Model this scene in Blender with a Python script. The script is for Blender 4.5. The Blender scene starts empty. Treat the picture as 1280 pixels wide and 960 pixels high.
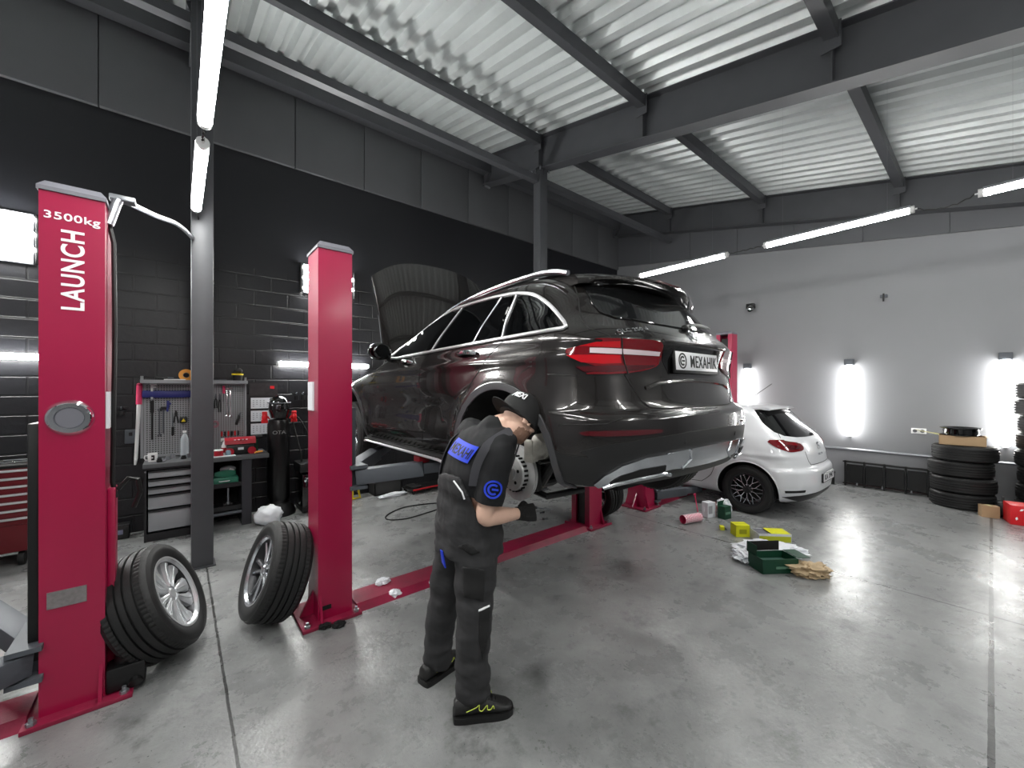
import bpy, bmesh, math, random
from mathutils import Vector, Matrix, Euler
from mathutils import noise as mnoise
from mathutils.bvhtree import BVHTree
COL = bpy.context.scene.collection
PI = math.pi
R = math.radians

# ---------------------------------------------------------------- camera model of the photograph (for placing things by depth)
FPX, CXP, CYP, CAMH = 500.0, 640.0, 485.0, 1.68
ANG = R(50.15)
FW = Vector((math.cos(ANG), math.sin(ANG), 0))
RT = Vector((math.sin(ANG), -math.cos(ANG), 0))


def W(px, py, w):
    """world point seen at pixel px,py at depth w"""
    return FW*w + RT*((px-CXP)/FPX*w) + Vector((0, 0, CAMH + (CYP-py)/FPX*w))


# ---------------------------------------------------------------- materials
def lin(c):
    return tuple((x/12.92 if x <= .04045 else ((x+.055)/1.055)**2.4) for x in c)


MATS = {}


def mat(name, col=(.5, .5, .5), rough=.5, metal=0.0, noise=0.0, nscale=8.0, bump=0.0, bscale=60.0, coat=0.0,
        coat_r=.05, emit=None, estr=0.0, spec=.5, trans=0.0, alpha=1.0, rvar=0.0):
    if name in MATS:
        return MATS[name]
    m = bpy.data.materials.new(name)
    m.use_nodes = True
    nt = m.node_tree
    b = nt.nodes['Principled BSDF']
    c = lin(col)
    b.inputs['Base Color'].default_value = (*c, 1)
    b.inputs['Roughness'].default_value = rough
    b.inputs['Metallic'].default_value = metal
    b.inputs['Specular IOR Level'].default_value = spec
    b.inputs['Coat Weight'].default_value = coat
    b.inputs['Coat Roughness'].default_value = coat_r
    b.inputs['Transmission Weight'].default_value = trans
    b.inputs['Alpha'].default_value = alpha
    tc = nt.nodes.new('ShaderNodeTexCoord')
    n = nt.nodes.new('ShaderNodeTexNoise')
    n.inputs['Scale'].default_value = nscale
    n.inputs['Detail'].default_value = 6
    nt.links.new(tc.outputs['Object'], n.inputs['Vector'])
    mx = nt.nodes.new('ShaderNodeMix')
    mx.data_type = 'RGBA'
    k = max(noise, .02)
    mx.inputs[6].default_value = (*[x*(1-k) for x in c], 1)
    mx.inputs[7].default_value = (*[min(1, x*(1+k)) for x in c], 1)
    nt.links.new(n.outputs['Fac'], mx.inputs[0])
    nt.links.new(mx.outputs[2], b.inputs['Base Color'])
    if rvar:
        mr = nt.nodes.new('ShaderNodeMapRange')
        mr.inputs['To Min'].default_value = max(0, rough-rvar)
        mr.inputs['To Max'].default_value = rough+rvar
        nt.links.new(n.outputs['Fac'], mr.inputs['Value'])
        nt.links.new(mr.outputs[0], b.inputs['Roughness'])
    if bump:
        n2 = nt.nodes.new('ShaderNodeTexNoise')
        n2.inputs['Scale'].default_value = bscale
        n2.inputs['Detail'].default_value = 4
        nt.links.new(tc.outputs['Object'], n2.inputs['Vector'])
        bp = nt.nodes.new('ShaderNodeBump')
        bp.inputs['Strength'].default_value = bump
        bp.inputs['Distance'].default_value = .01
        nt.links.new(n2.outputs['Fac'], bp.inputs['Height'])
        nt.links.new(bp.outputs[0], b.inputs['Normal'])
    if emit:
        b.inputs['Emission Color'].default_value = (*lin(emit), 1)
        b.inputs['Emission Strength'].default_value = estr
    MATS[name] = m
    return m


# ---------------------------------------------------------------- mesh builder
def T(x=0, y=0, z=0):
    return Matrix.Translation((x, y, z))


def RX(a): return Matrix.Rotation(a, 4, 'X')
def RY(a): return Matrix.Rotation(a, 4, 'Y')
def RZ(a): return Matrix.Rotation(a, 4, 'Z')


def frame(p, zdir, xhint=Vector((1, 0, 0))):
    """matrix whose z axis is zdir at p"""
    z = Vector(zdir).normalized()
    x = Vector(xhint) - z*Vector(xhint).dot(z)
    if x.length < 1e-4:
        x = Vector((0, 1, 0)) - z*z.y
    x.normalize()
    y = z.cross(x)
    m = Matrix((x, y, z)).transposed().to_4x4()
    m.translation = Vector(p)
    return m


class MB:
    def __init__(s):
        s.v = []; s.f = []; s.m = []; s.cur = 0

    def add(s, vs, fs, M=None):
        o = len(s.v)
        for p in vs:
            p = Vector(p)
            s.v.append(M @ p if M is not None else p)
        for f in fs:
            s.f.append([i+o for i in f]); s.m.append(s.cur)
        return s

    def bmadd(s, bm, M=None):
        bm.verts.index_update()
        s.add([v.co.copy() for v in bm.verts], [[v.index for v in f.verts] for f in bm.faces], M)
        bm.free()
        return s

    def box(s, c, d, M=None, bev=0.0, seg=2):
        bm = bmesh.new()
        bmesh.ops.create_cube(bm, size=1)
        for v in bm.verts:
            v.co = Vector((v.co.x*d[0], v.co.y*d[1], v.co.z*d[2]))
        if bev > 0:
            bmesh.ops.bevel(bm, geom=bm.edges[:], offset=min(bev, min(d)*.45), segments=seg, profile=.5, affect='EDGES')
        MM = T(*c)
        if M is not None:
            MM = M @ MM
        return s.bmadd(bm, MM)

    def box2(s, a, b, M=None, bev=0.0):
        c = [(a[i]+b[i])/2 for i in range(3)]
        d = [abs(a[i]-b[i]) for i in range(3)]
        return s.box(c, d, M, bev)

    def loft(s, rings, caps=True, closed=True, M=None):
        n = len(rings[0])
        vs = [p for r in rings for p in r]
        fs = []
        for i in range(len(rings)-1):
            for j in range(n if closed else n-1):
                k = (j+1) % n
                fs.append([i*n+j, i*n+k, (i+1)*n+k, (i+1)*n+j])
        if caps:
            fs.append(list(range(n))[::-1])
            fs.append([(len(rings)-1)*n+j for j in range(n)])
        return s.add(vs, fs, M)

    def lathe(s, prof, n=32, M=None, closed=False, rmod=None):
        """profile (r,z) about z"""
        vs = []; fs = []
        L = len(prof)
        for j in range(n):
            a = 2*PI*j/n
            for i, (r, z) in enumerate(prof):
                rr = r if rmod is None else rmod(i, j, r)
                vs.append((rr*math.cos(a), rr*math.sin(a), z))
        for j in range(n):
            k = (j+1) % n
            for i in range(L if closed else L-1):
                i2 = (i+1) % L
                fs.append([j*L+i, k*L+i, k*L+i2, j*L+i2])
        if not closed:
            if prof[0][0] > 1e-6:
                fs.append([j*L for j in range(n)][::-1])
            if prof[-1][0] > 1e-6:
                fs.append([j*L+L-1 for j in range(n)])
        return s.add(vs, fs, M)

    def cyl(s, p0, p1, r0, r1=None, n=16, caps=True):
        p0 = Vector(p0); p1 = Vector(p1)
        r1 = r0 if r1 is None else r1
        Mx = frame(p0, p1-p0)
        L = (p1-p0).length
        rings = []
        for r, z in ((r0, 0), (r1, L)):
            rings.append([(r*math.cos(2*PI*j/n), r*math.sin(2*PI*j/n), z) for j in range(n)])
        return s.loft(rings, caps, True, Mx)

    def tube(s, pts, r, n=8, closed=False, caps=True):
        pts = [Vector(p) for p in pts]
        N = len(pts)
        rad = r if isinstance(r, (list, tuple)) else [r]*N
        rings = []
        x = None
        for i in range(N):
            if closed:
                t = pts[(i+1) % N]-pts[i-1]
            else:
                t = pts[min(i+1, N-1)]-pts[max(i-1, 0)]
            if t.length < 1e-9:
                t = Vector((0, 0, 1))
            t.normalize()
            if x is None:
                x = t.orthogonal().normalized()
            x = x - t*x.dot(t)
            if x.length < 1e-6:
                x = t.orthogonal()
            x.normalize()
            y = t.cross(x)
            rings.append([pts[i]+(x*math.cos(2*PI*j/n)+y*math.sin(2*PI*j/n))*rad[i] for j in range(n)])
        if closed:
            rings.append(rings[0])
            return s.loft(rings, False)
        return s.loft(rings, caps)

    def prism(s, poly, h, M=None, z0=0.0):
        n = len(poly)
        vs = [(p[0], p[1], z0) for p in poly]+[(p[0], p[1], z0+h) for p in poly]
        fs = [list(range(n))[::-1], list(range(n, 2*n))]+[[j, (j+1) % n, n+(j+1) % n, n+j] for j in range(n)]
        return s.add(vs, fs, M)

    def ell(s, c, rad, M=None, nu=20, nv=12):
        vs = []; fs = []
        if not isinstance(rad, (tuple, list)):
            rad = (rad,)*3
        for i in range(1, nv):
            t = PI*i/nv
            for j in range(nu):
                a = 2*PI*j/nu
                vs.append((c[0]+rad[0]*math.sin(t)*math.cos(a), c[1]+rad[1]*math.sin(t)*math.sin(a), c[2]+rad[2]*math.cos(t)))
        top = len(vs); vs.append((c[0], c[1], c[2]+rad[2]))
        bot = len(vs); vs.append((c[0], c[1], c[2]-rad[2]))
        for i in range(nv-2):
            for j in range(nu):
                k = (j+1) % nu
                fs.append([i*nu+j, (i+1)*nu+j, (i+1)*nu+k, i*nu+k])
        for j in range(nu):
            k = (j+1) % nu
            fs.append([top, j, k]); fs.append([bot, (nv-2)*nu+k, (nv-2)*nu+j])
        return s.add(vs, fs, M)

    def text(s, txt, width=None, height=None, depth=.002, M=None, spacing=1.0, shear=0.0, bold=0.0):
        """text centred on the XY plane of M, readable from +z"""
        cu = bpy.data.curves.new('t', 'FONT')
        cu.body = txt
        cu.align_x = 'LEFT'
        cu.space_character = spacing
        cu.shear = shear
        cu.offset = bold
        cu.extrude = .01
        ob = bpy.data.objects.new('t', cu)
        COL.objects.link(ob)
        dg = bpy.context.evaluated_depsgraph_get()
        me = bpy.data.meshes.new_from_object(ob.evaluated_get(dg))
        xs = [v.co.x for v in me.vertices]; ys = [v.co.y for v in me.vertices]
        x0, x1, y0, y1 = min(xs), max(xs), min(ys), max(ys)
        sx = width/(x1-x0) if width else None
        sy = height/(y1-y0) if height else sx
        sx = sx or sy
        vs = [((v.co.x-(x0+x1)/2)*sx, (v.co.y-(y0+y1)/2)*sy, (v.co.z+.01)/.02*depth) for v in me.vertices]
        fs = [list(p.vertices) for p in me.polygons]
        s.add(vs, fs, M)
        bpy.data.objects.remove(ob); bpy.data.curves.remove(cu); bpy.data.meshes.remove(me)
        return s

    def mesh(s, name, mats, smooth=32):
        me = bpy.data.meshes.new(name)
        me.from_pydata([tuple(p) for p in s.v], [], s.f)
        ml = mats if isinstance(mats, (list, tuple)) else [mats]
        for m in ml:
            me.materials.append(m)
        if len(ml) > 1:
            me.polygons.foreach_set('material_index', s.m)
        bm = bmesh.new(); bm.from_mesh(me)
        bmesh.ops.recalc_face_normals(bm, faces=bm.faces[:])
        bm.to_mesh(me); bm.free()
        if smooth:
            me.shade_smooth()
            me.set_sharp_from_angle(angle=R(smooth))
        me.update()
        return me

    def build(s, name, mats, parent=None, label=None, smooth=32, loc=None, rot=None):
        o = bpy.data.objects.new(name, s.mesh(name, mats, smooth))
        COL.objects.link(o)
        if parent is not None:
            o.parent = parent
        if label:
            o['label'] = label
        if loc is not None:
            o.location = loc
        if rot is not None:
            o.rotation_euler = rot
        return o


def tag(o, label, cat, group=None):
    o['label'] = label; o['category'] = cat
    if group:
        o['group'] = group
    return o


def thing(name, label, cat, loc=(0, 0, 0), rz=0.0, group=None, rot=None):
    o = bpy.data.objects.new(name, None)
    o.empty_display_size = .1
    COL.objects.link(o)
    o.location = loc
    o.rotation_euler = rot if rot is not None else (0, 0, rz)
    return tag(o, label, cat, group)


def struct(o):
    o['kind'] = 'structure'
    return o


def copy_tree(o, parent=None):
    c = o.copy(); COL.objects.link(c); c.parent = parent
    for ch in list(o.children):
        copy_tree(ch, c)
    return c


def dup(o, label, loc=None, rot=None):
    c = copy_tree(o)
    c['label'] = label
    if loc is not None:
        c.location = loc
    if rot is not None:
        c.rotation_euler = rot
    return c


def chaikin(p, it=2, closed=True):
    p = [tuple(q) for q in p]
    for _ in range(it):
        o = []
        n = len(p)
        if not closed:
            o.append(p[0])
        for i in range(n if closed else n-1):
            a = p[i]; b = p[(i+1) % n]
            o.append(tuple(a[k]*.75+b[k]*.25 for k in range(len(a))))
            o.append(tuple(a[k]*.25+b[k]*.75 for k in range(len(a))))
        if not closed:
            o.append(p[-1])
        p = o
    return p


def cat_rom(pts, n=8, closed=False):
    pts = [Vector(p) for p in pts]
    N = len(pts)
    out = []
    for i in range(N if closed else N-1):
        g = lambda k: pts[k % N] if closed else pts[max(0, min(N-1, k))]
        a, b, c, d = g(i-1), g(i), g(i+1), g(i+2)
        for j in range(n):
            t = j/n
            out.append(.5*((2*b)+(c-a)*t+(2*a-5*b+4*c-d)*t*t+(3*b-a-3*c+d)*t**3))
    if not closed:
        out.append(pts[-1])
    return out


def pchip(xs, ys):
    n = len(xs)
    h = [xs[i+1]-xs[i] for i in range(n-1)]
    d = [(ys[i+1]-ys[i])/h[i] for i in range(n-1)]
    m = [0.0]*n
    m[0] = d[0]; m[-1] = d[-1]
    for i in range(1, n-1):
        if d[i-1]*d[i] <= 0:
            m[i] = 0
        else:
            w1 = 2*h[i]+h[i-1]; w2 = h[i]+2*h[i-1]
            m[i] = (w1+w2)/(w1/d[i-1]+w2/d[i])

    def f(x):
        if x <= xs[0]:
            return ys[0]
        if x >= xs[-1]:
            return ys[-1]
        i = 0
        while xs[i+1] < x:
            i += 1
        t = (x-xs[i])/h[i]
        return (ys[i]*(2*t**3-3*t*t+1)+h[i]*m[i]*(t**3-2*t*t+t)+ys[i+1]*(-2*t**3+3*t*t)+h[i]*m[i+1]*(t**3-t*t))
    return f


def evaluated(o):
    dg = bpy.context.evaluated_depsgraph_get()
    return bpy.data.meshes.new_from_object(o.evaluated_get(dg))


def apply_mods(o):
    me = evaluated(o)
    old = o.data
    o.modifiers.clear()
    o.data = me
    bpy.data.meshes.remove(old)
    return o


def remesh(o, vox=.008, smooth=6, factor=.5, disp=None):
    m = o.modifiers.new('r', 'REMESH'); m.mode = 'VOXEL'; m.voxel_size = vox
    if smooth:
        m2 = o.modifiers.new('s', 'SMOOTH'); m2.iterations = smooth; m2.factor = factor
    apply_mods(o)
    if disp:
        me = o.data
        ns = [v.normal.copy() for v in me.vertices]
        for v, n in zip(me.vertices, ns):
            v.co = v.co + n*disp(v.co)
    o.data.shade_smooth()
    return o
# ================================================================ shared materials
M_white = mat('white_plastic', (.88, .88, .88), .4)
M_black = mat('black_plastic', (.035, .035, .04), .45)
M_gloss = mat('black_gloss', (.02, .02, .022), .08, coat=.6)
M_rubber = mat('tyre_rubber', (.07, .07, .073), .62, noise=.25, nscale=14, bump=.12, bscale=160)
M_chrome = mat('chrome', (.86, .87, .88), .1, 1.0)
M_alu = mat('bright_alloy', (.86, .87, .88), .28, .6)
M_steel = mat('grey_steel', (.32, .335, .36), .58, .2, noise=.12)
M_beam = mat('beam_paint', (.285, .29, .305), .5, .1, noise=.12, nscale=5)
M_pink = mat('magenta_paint', (.60, .035, .235), .34, 0, noise=.05, nscale=3, coat=.3, coat_r=.15)
M_pinkdirty = mat('worn_magenta_paint', (.52, .06, .21), .5, 0, noise=.5, nscale=9, bump=.2)
M_cap = mat('grey_cap_paint', (.42, .42, .45), .45)
M_dark = mat('dark_interior', (.012, .012, .013), .8)
M_paper = mat('white_paper', (.85, .86, .88), .6)
M_letters = mat('white_lettering', (.93, .93, .94), .45)
M_tube = mat('lamp_tube', (1, 1, 1), .4, emit=(1, 1, .985), estr=34.0)
M_tubewall = mat('wall_lamp_tube', (1, 1, 1), .4, emit=(1, 1, .985), estr=17.0)
M_housing = mat('lamp_housing', (.55, .56, .58), .4, .3)
M_cable = mat('black_cable', (.03, .03, .03), .5)
M_red = mat('red_paint', (.62, .045, .13), .35, coat=.3)
M_galv = mat('galvanised', (.62, .63, .65), .35, .85, noise=.15, nscale=20)


def node_floor():
    m = bpy.data.materials.new('polished_concrete')
    m.use_nodes = True
    nt = m.node_tree; N = nt.nodes; Lk = nt.links
    b = N['Principled BSDF']
    tc = N.new('ShaderNodeTexCoord')
    def noise(sc, det=6, ro=.6):
        n = N.new('ShaderNodeTexNoise'); n.inputs['Scale'].default_value = sc; n.inputs['Detail'].default_value = det
        n.inputs['Roughness'].default_value = ro
        Lk.new(tc.outputs['Object'], n.inputs['Vector']); return n
    def ramp(src, stops):
        r = N.new('ShaderNodeValToRGB')
        e = r.color_ramp.elements
        while len(e) < len(stops):
            e.new(.5)
        for k, (p, c) in enumerate(stops):
            e[k].position = p; e[k].color = (c, c, c, 1)
        Lk.new(src, r.inputs[0]); return r
    def math2(op, a, bb):
        q = N.new('ShaderNodeMath'); q.operation = op
        for k, x in enumerate((a, bb)):
            if isinstance(x, (int, float)):
                q.inputs[k].default_value = x
            else:
                Lk.new(x, q.inputs[k])
        return q.outputs[0]
    big = noise(.9, 5, .6); mid = noise(4.5, 8, .65); fine = noise(38, 5, .7); spk = noise(70, 2, .5); st = noise(2.1, 9, .72)
    r1 = ramp(big.outputs['Fac'], [(.3, .26), (.7, .42)])
    r2 = ramp(mid.outputs['Fac'], [(.25, .72), (.75, 1.22)])
    r3 = ramp(fine.outputs['Fac'], [(.2, .86), (.8, 1.12)])
    r4 = ramp(spk.outputs['Fac'], [(.27, .22), (.31, 1.0)])
    r5 = ramp(st.outputs['Fac'], [(.34, .48), (.44, 1.0)])
    v = math2('MULTIPLY', r1.outputs[0], r2.outputs[0])
    v = math2('MULTIPLY', v, r3.outputs[0]); v = math2('MULTIPLY', v, r4.outputs[0]); v = math2('MULTIPLY', v, r5.outputs[0])
    sep = N.new('ShaderNodeSeparateXYZ'); Lk.new(tc.outputs['Object'], sep.inputs[0])
    wob = math2('MULTIPLY', math2('SUBTRACT', mid.outputs['Fac'], .5), .012)
    line = None
    for ax, pos, hw in (('X', .205, .007), ('X', 4.60, .011), ('Y', .0, .012), ('X', -4.2, .007)):
        d = math2('ABSOLUTE', math2('ADD', math2('SUBTRACT', sep.outputs[ax], pos), wob), 0)
        lt = math2('LESS_THAN', d, hw)
        line = lt if line is None else math2('MAXIMUM', line, lt)
    v = math2('MULTIPLY', v, math2('SUBTRACT', 1.0, math2('MULTIPLY', line, .82)))
    # dark oil stains
    for (sx, sy, rr) in ((1.62, 1.72, .16), (3.2, 2.2, .3)):
        dx = math2('SUBTRACT', sep.outputs['X'], sx); dy = math2('SUBTRACT', sep.outputs['Y'], sy)
        d = math2('SQRT', math2('ADD', math2('MULTIPLY', dx, dx), math2('MULTIPLY', dy, dy)), 0)
        d = math2('ADD', d, math2('MULTIPLY', math2('SUBTRACT', st.outputs['Fac'], .5), rr*3.5))
        q = N.new('ShaderNodeMapRange'); q.inputs['From Min'].default_value = 0; q.inputs['From Max'].default_value = rr
        q.inputs['To Min'].default_value = .35; q.inputs['To Max'].default_value = 1
        Lk.new(d, q.inputs['Value'])
        v = math2('MULTIPLY', v, q.outputs[0])
    v = math2('MULTIPLY', v, .70)
    cmb = N.new('ShaderNodeCombineColor')
    Lk.new(math2('MULTIPLY', v, .98), cmb.inputs[0]); Lk.new(v, cmb.inputs[1]); Lk.new(v, cmb.inputs[2])
    Lk.new(cmb.outputs[0], b.inputs['Base Color'])
    rr = ramp(st.outputs['Fac'], [(.3, .40), (.5, .26), (.68, .15)])
    rf = math2('ADD', rr.outputs[0], math2('MULTIPLY', fine.outputs['Fac'], .08))
    Lk.new(rf, b.inputs['Roughness'])
    bp = N.new('ShaderNodeBump'); bp.inputs['Strength'].default_value = .24; bp.inputs['Distance'].default_value = .02
    hh = math2('ADD', mid.outputs['Fac'], math2('MULTIPLY', fine.outputs['Fac'], .4))
    Lk.new(hh, bp.inputs['Height'])
    Lk.new(bp.outputs[0], b.inputs['Normal'])
    b.inputs['Specular IOR Level'].default_value = .8
    return m


def node_brick(name, col, scale_rows=.25):
    m = bpy.data.materials.new(name)
    m.use_nodes = True
    nt = m.node_tree; N = nt.nodes; Lk = nt.links
    b = N['Principled BSDF']
    tc = N.new('ShaderNodeTexCoord')
    mp = N.new('ShaderNodeMapping'); mp.inputs['Rotation'].default_value = (R(90), 0, 0)
    Lk.new(tc.outputs['Object'], mp.inputs[0])
    br = N.new('ShaderNodeTexBrick')
    br.inputs['Scale'].default_value = 1
    br.inputs['Brick Width'].default_value = .40
    br.inputs['Row Height'].default_value = .2
    br.inputs['Mortar Size'].default_value = .012
    br.inputs['Mortar Smooth'].default_value = .4
    c = lin(col)
    br.inputs['Color1'].default_value = (*c, 1)
    br.inputs['Color2'].default_value = (*[x*1.25 for x in c], 1)
    br.inputs['Mortar'].default_value = (*[x*.8 for x in c], 1)
    Lk.new(mp.outputs[0], br.inputs['Vector'])
    Lk.new(br.outputs['Color'], b.inputs['Base Color'])
    n = N.new('ShaderNodeTexNoise'); n.inputs['Scale'].default_value = 18; n.inputs['Detail'].default_value = 6
    Lk.new(tc.outputs['Object'], n.inputs['Vector'])
    a = N.new('ShaderNodeMath'); a.operation = 'MULTIPLY_ADD'; a.inputs[1].default_value = -1.0
    Lk.new(br.outputs['Fac'], a.inputs[0])
    sc = N.new('ShaderNodeMath'); sc.operation = 'MULTIPLY'; sc.inputs[1].default_value = .35
    Lk.new(n.outputs['Fac'], sc.inputs[0]); Lk.new(sc.outputs[0], a.inputs[2])
    bp = N.new('ShaderNodeBump'); bp.inputs['Strength'].default_value = .7; bp.inputs['Distance'].default_value = .012
    Lk.new(a.outputs[0], bp.inputs['Height']); Lk.new(bp.outputs[0], b.inputs['Normal'])
    b.inputs['Roughness'].default_value = .42
    return m


M_floor = node_floor()
M_brick = node_brick('black_painted_block', (.062, .064, .082))
M_blacksmooth = mat('black_painted_panel', (.07, .074, .098), .5, 0, noise=.15, nscale=2, bump=.05, bscale=30)
M_panel = mat('dark_grey_cladding', (.33, .335, .345), .5, .1, noise=.1, nscale=3, bump=.05, bscale=20)
M_wallgrey = mat('grey_wall_paint', (.50, .503, .518), .55, 0, noise=.06, nscale=1.4, bump=.06, bscale=14)
M_wallband = mat('grey_upper_band', (.33, .335, .35), .5, 0, noise=.06, nscale=2)
M_roof = mat('white_corrugated_sheet', (.80, .82, .82), .34, .25, noise=.1, nscale=5, bump=.08, bscale=30)

# ================================================================ room shell
XA, XB, YA, YB = -4.6, 9.0, -4.6, 6.4


def roofz(y): return 4.80+.22*y


struct(MB().box2((XA, YA, -.1), (XB, YB, 0)).build('floor', M_floor))
struct(MB().box2((XA, YB, -.1), (XB+.2, YB+.2, 3.3)).build('wall_left', M_brick))
struct(MB().box2((XA, YB, 3.3), (XB+.2, YB+.2, 4.82)).build('trim_0', M_blacksmooth))
# cladding strip above the black wall, in panels
pm = MB()
x = XA
while x < XB:
    x2 = min(x+.98, XB)
    pm.box2((x+.004, YB-.05, 4.82), (x2-.004, YB+.2, 6.6), bev=.006)
    x = x2
pm.box2((XA, YB+.0, 4.82), (XB+.2, YB+.2, 6.6))
struct(pm.build('trim_1', M_panel))
struct(MB().box2((XB, YA, -.1), (XB+.2, YB, 6.6)).build('wall_back', M_wallgrey))
# band with a sloping lower edge, darker grey than the back wall
pm = MB()
zb = lambda y: 3.97+.146*y
y = YA
while y < YB-.05:
    y2 = min(y+1.0, YB-.05)
    pm.loft([[(XB-.04, y+.003, zb(y)), (XB+.05, y+.003, zb(y)), (XB+.05, y+.003, roofz(y)+.1), (XB-.04, y+.003, roofz(y)+.1)],
             [(XB-.04, y2-.003, zb(y2)), (XB+.05, y2-.003, zb(y2)), (XB+.05, y2-.003, roofz(y2)+.1), (XB-.04, y2-.003, roofz(y2)+.1)]])
    y = y2
struct(pm.build('trim_2', M_wallband))
struct(MB().box2((XA-.2, YA, -.1), (XA, YB+.2, 6.6)).build('wall_front', M_wallgrey))
struct(MB().box2((XA-.2, YA-.2, -.1), (XB+.2, YA, 6.6)).build('wall_right', M_wallgrey))
# corrugated ceiling: trapezoid ribs running down the slope
pm = MB()
prof = []
pitch, dep = .23, .075
x = XA
while x < XB+.1:
    prof += [(x, 0), (x+.085, 0), (x+.115, dep), (x+.185, dep)]
    x += pitch
ya, yb = YA-.1, YB+.15
top = []
rings = []
for yy in (ya, yb):
    lo = [(px_, yy, roofz(yy)+h_) for px_, h_ in prof]
    hi = [(px_, yy, roofz(yy)+h_+.02) for px_, h_ in reversed(prof)]
    rings.append(lo+hi)
pm.loft(rings, caps=True)
ceil = struct(pm.build('ceiling', M_roof, smooth=0))


def hbeam(mb, p0, p1, d, w, tf=.014, tw=.012):
    """I-section from p0 to p1 (p = bottom centre), depth d along z, flange width w"""
    p0 = Vector(p0); p1 = Vector(p1)
    t = (p1-p0); side = Vector((t.y, -t.x, 0)).normalized()
    up = Vector((0, 0, 1))
    poly = [(-w/2, 0), (w/2, 0), (w/2, tf), (tw/2, tf), (tw/2, d-tf), (w/2, d-tf), (w/2, d), (-w/2, d), (-w/2, d-tf), (-tw/2, d-tf), (-tw/2, tf), (-w/2, tf)]
    mb.loft([[p+side*a+up*b for a, b in poly] for p in (p0, p1)])


k = 3
PUR = [4.78, 2.86, .93, -1.0, -2.93]
for bx in (.2, 4.65, 8.82, -4.3):
    mb = MB()
    hbeam(mb, (bx, YA+.05, roofz(YA)-.55), (bx, YB-.02, roofz(YB-.02)-.55), .535, .20)
    for py in PUR:      # stiffener plates
        mb.box((bx, py, roofz(py)-.29), (.19, .012, .50))
    # haunch where the beam meets the wall
    struct(mb.build('trim_%d' % k, M_beam, smooth=0)); k += 1
for py in PUR:
    for xa, xb in ((XA, -4.4), (-4.2, .1), (.3, 4.55), (4.75, 8.72)):
        if xb-xa < .5:
            continue
        mb = MB()
        zz = roofz(py)-.165
        sl = .22
        mb.loft([[(xx, py-.055, zz-.055*sl), (xx, py+.055, zz+.055*sl), (xx, py+.055, zz+.15+.055*sl), (xx, py-.055, zz+.15-.055*sl)] for xx in (xa, xb)])
        mb.box2((xb-.012, py-.075, zz-.1), (xb, py+.075, zz+.14))
        struct(mb.build('trim_%d' % k, M_beam, smooth=0)); k += 1
# tie rails between the column heads and the eave channel on the wall
mb = MB()
for xa, xb in ((XA, .088), (.262, 4.533), (4.707, 8.8)):
    mb.box2((xa, 4.75, 5.06), (xb, 4.85, 5.16))
struct(mb.build('trim_%d' % k, M_beam, smooth=0)); k += 1
mb = MB()
mb.box2((XA, 6.18, 5.82), (8.9, 6.34, 5.98))
for xx in (.2, 4.65, 8.8):
    mb.prism([(6.34, 5.60), (6.18, 5.82), (6.34, 5.84)], .14, Matrix(((0, 0, 1, xx-.07), (1, 0, 0, 0), (0, 1, 0, 0), (0, 0, 0, 1))))
struct(mb.build('trim_%d' % k, M_beam, smooth=0)); k += 1

# columns
for cx_, lab in ((.175, 'slim square dark steel column standing between the two near red lift posts'),
                 (4.62, 'grey steel column rising behind the dark car up to the roof beam')):
    t = thing('steel_column', lab, 'column', (cx_, 4.80, 0), group=None)
    MB().box((0, 0, 2.64), (.165, .165, 5.28), bev=.006).build('shaft', M_beam, t)
    MB().box((0, 0, .006), (.2, .2, .012)).build('base_plate', M_beam, t)
    mb = MB()
    mb.box((0, 0, 5.29), (.24, .24, .018))
    for a in (0, PI/2, PI, -PI/2):
        mb.prism([(.083, 5.28), (.12, 5.28), (.083, 5.18)], .012, RZ(a) @ RX(PI/2) @ T(0, 0, -.006))
    if cx_ > 1:
        pass
    mb.build('head_bracket', M_beam, t, smooth=0)
    mb = MB()
    for sx in (-1, 1):
        for sy in (-1, 1):
            mb.cyl((sx*.1, sy*.1, 5.24), (sx*.1, sy*.1, 5.282), .013, n=6)
    mb.build('bolt', M_galv, t)

# pipe rail along the back wall, sockets
mb = MB()
mb.tube([(XB-.05, yy, .62) for yy in (-4.3, -2, 0, 2, 4, 6.2)], .022, n=10)
for yy in (-3, -1, .6, 2.1, 4.0):
    mb.box((XB-.03, yy, .62), (.06, .03, .03))
struct(mb.build('trim_%d' % k, M_galv)); k += 1
# ================================================================ lamps
def tube_lamp(label, p0, p1, group, side=Vector((0, 0, 1)), power=None):
    """linear lamp from p0 to p1; side = direction of the housing/back"""
    p0 = Vector(p0); p1 = Vector(p1)
    c = (p0+p1)/2
    t = thing('tube_lamp', label, 'lamp', c, group=group)
    d = (p1-p0).normalized()
    a = p0-c; b = p1-c
    mb = MB()
    mb.tube([a+d*.03, b-d*.03], .036, n=16)
    mb.build('diffuser', M_tube, t)
    mb = MB()
    Mx = frame(a, d, side)
    L = (b-a).length
    poly = [(.015, -.038), (.042, -.030), (.05, 0), (.042, .030), (.015, .038), (.034, 0)]
    mb.prism(poly, L-.06, Mx @ T(0, 0, .03))
    mb.build('housing', M_housing, t)
    for q, s_ in ((a, 1), (b, -1)):
        m2 = MB()
        m2.cyl(q, q+d*s_*.035, .038, n=14)
        m2.cyl(q-d*s_*.02, q, .008, n=8)
        m2.build('end_cap', M_white, t)
    for q in (a.lerp(b, .15), a.lerp(b, .85)):
        wp = c+q
        MB().cyl(q+Vector((0, 0, .04)), q+Vector((0, 0, roofz(wp.y)-wp.z)), .0006, n=4).build('suspension_wire', M_housing, t)
    return t


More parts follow.
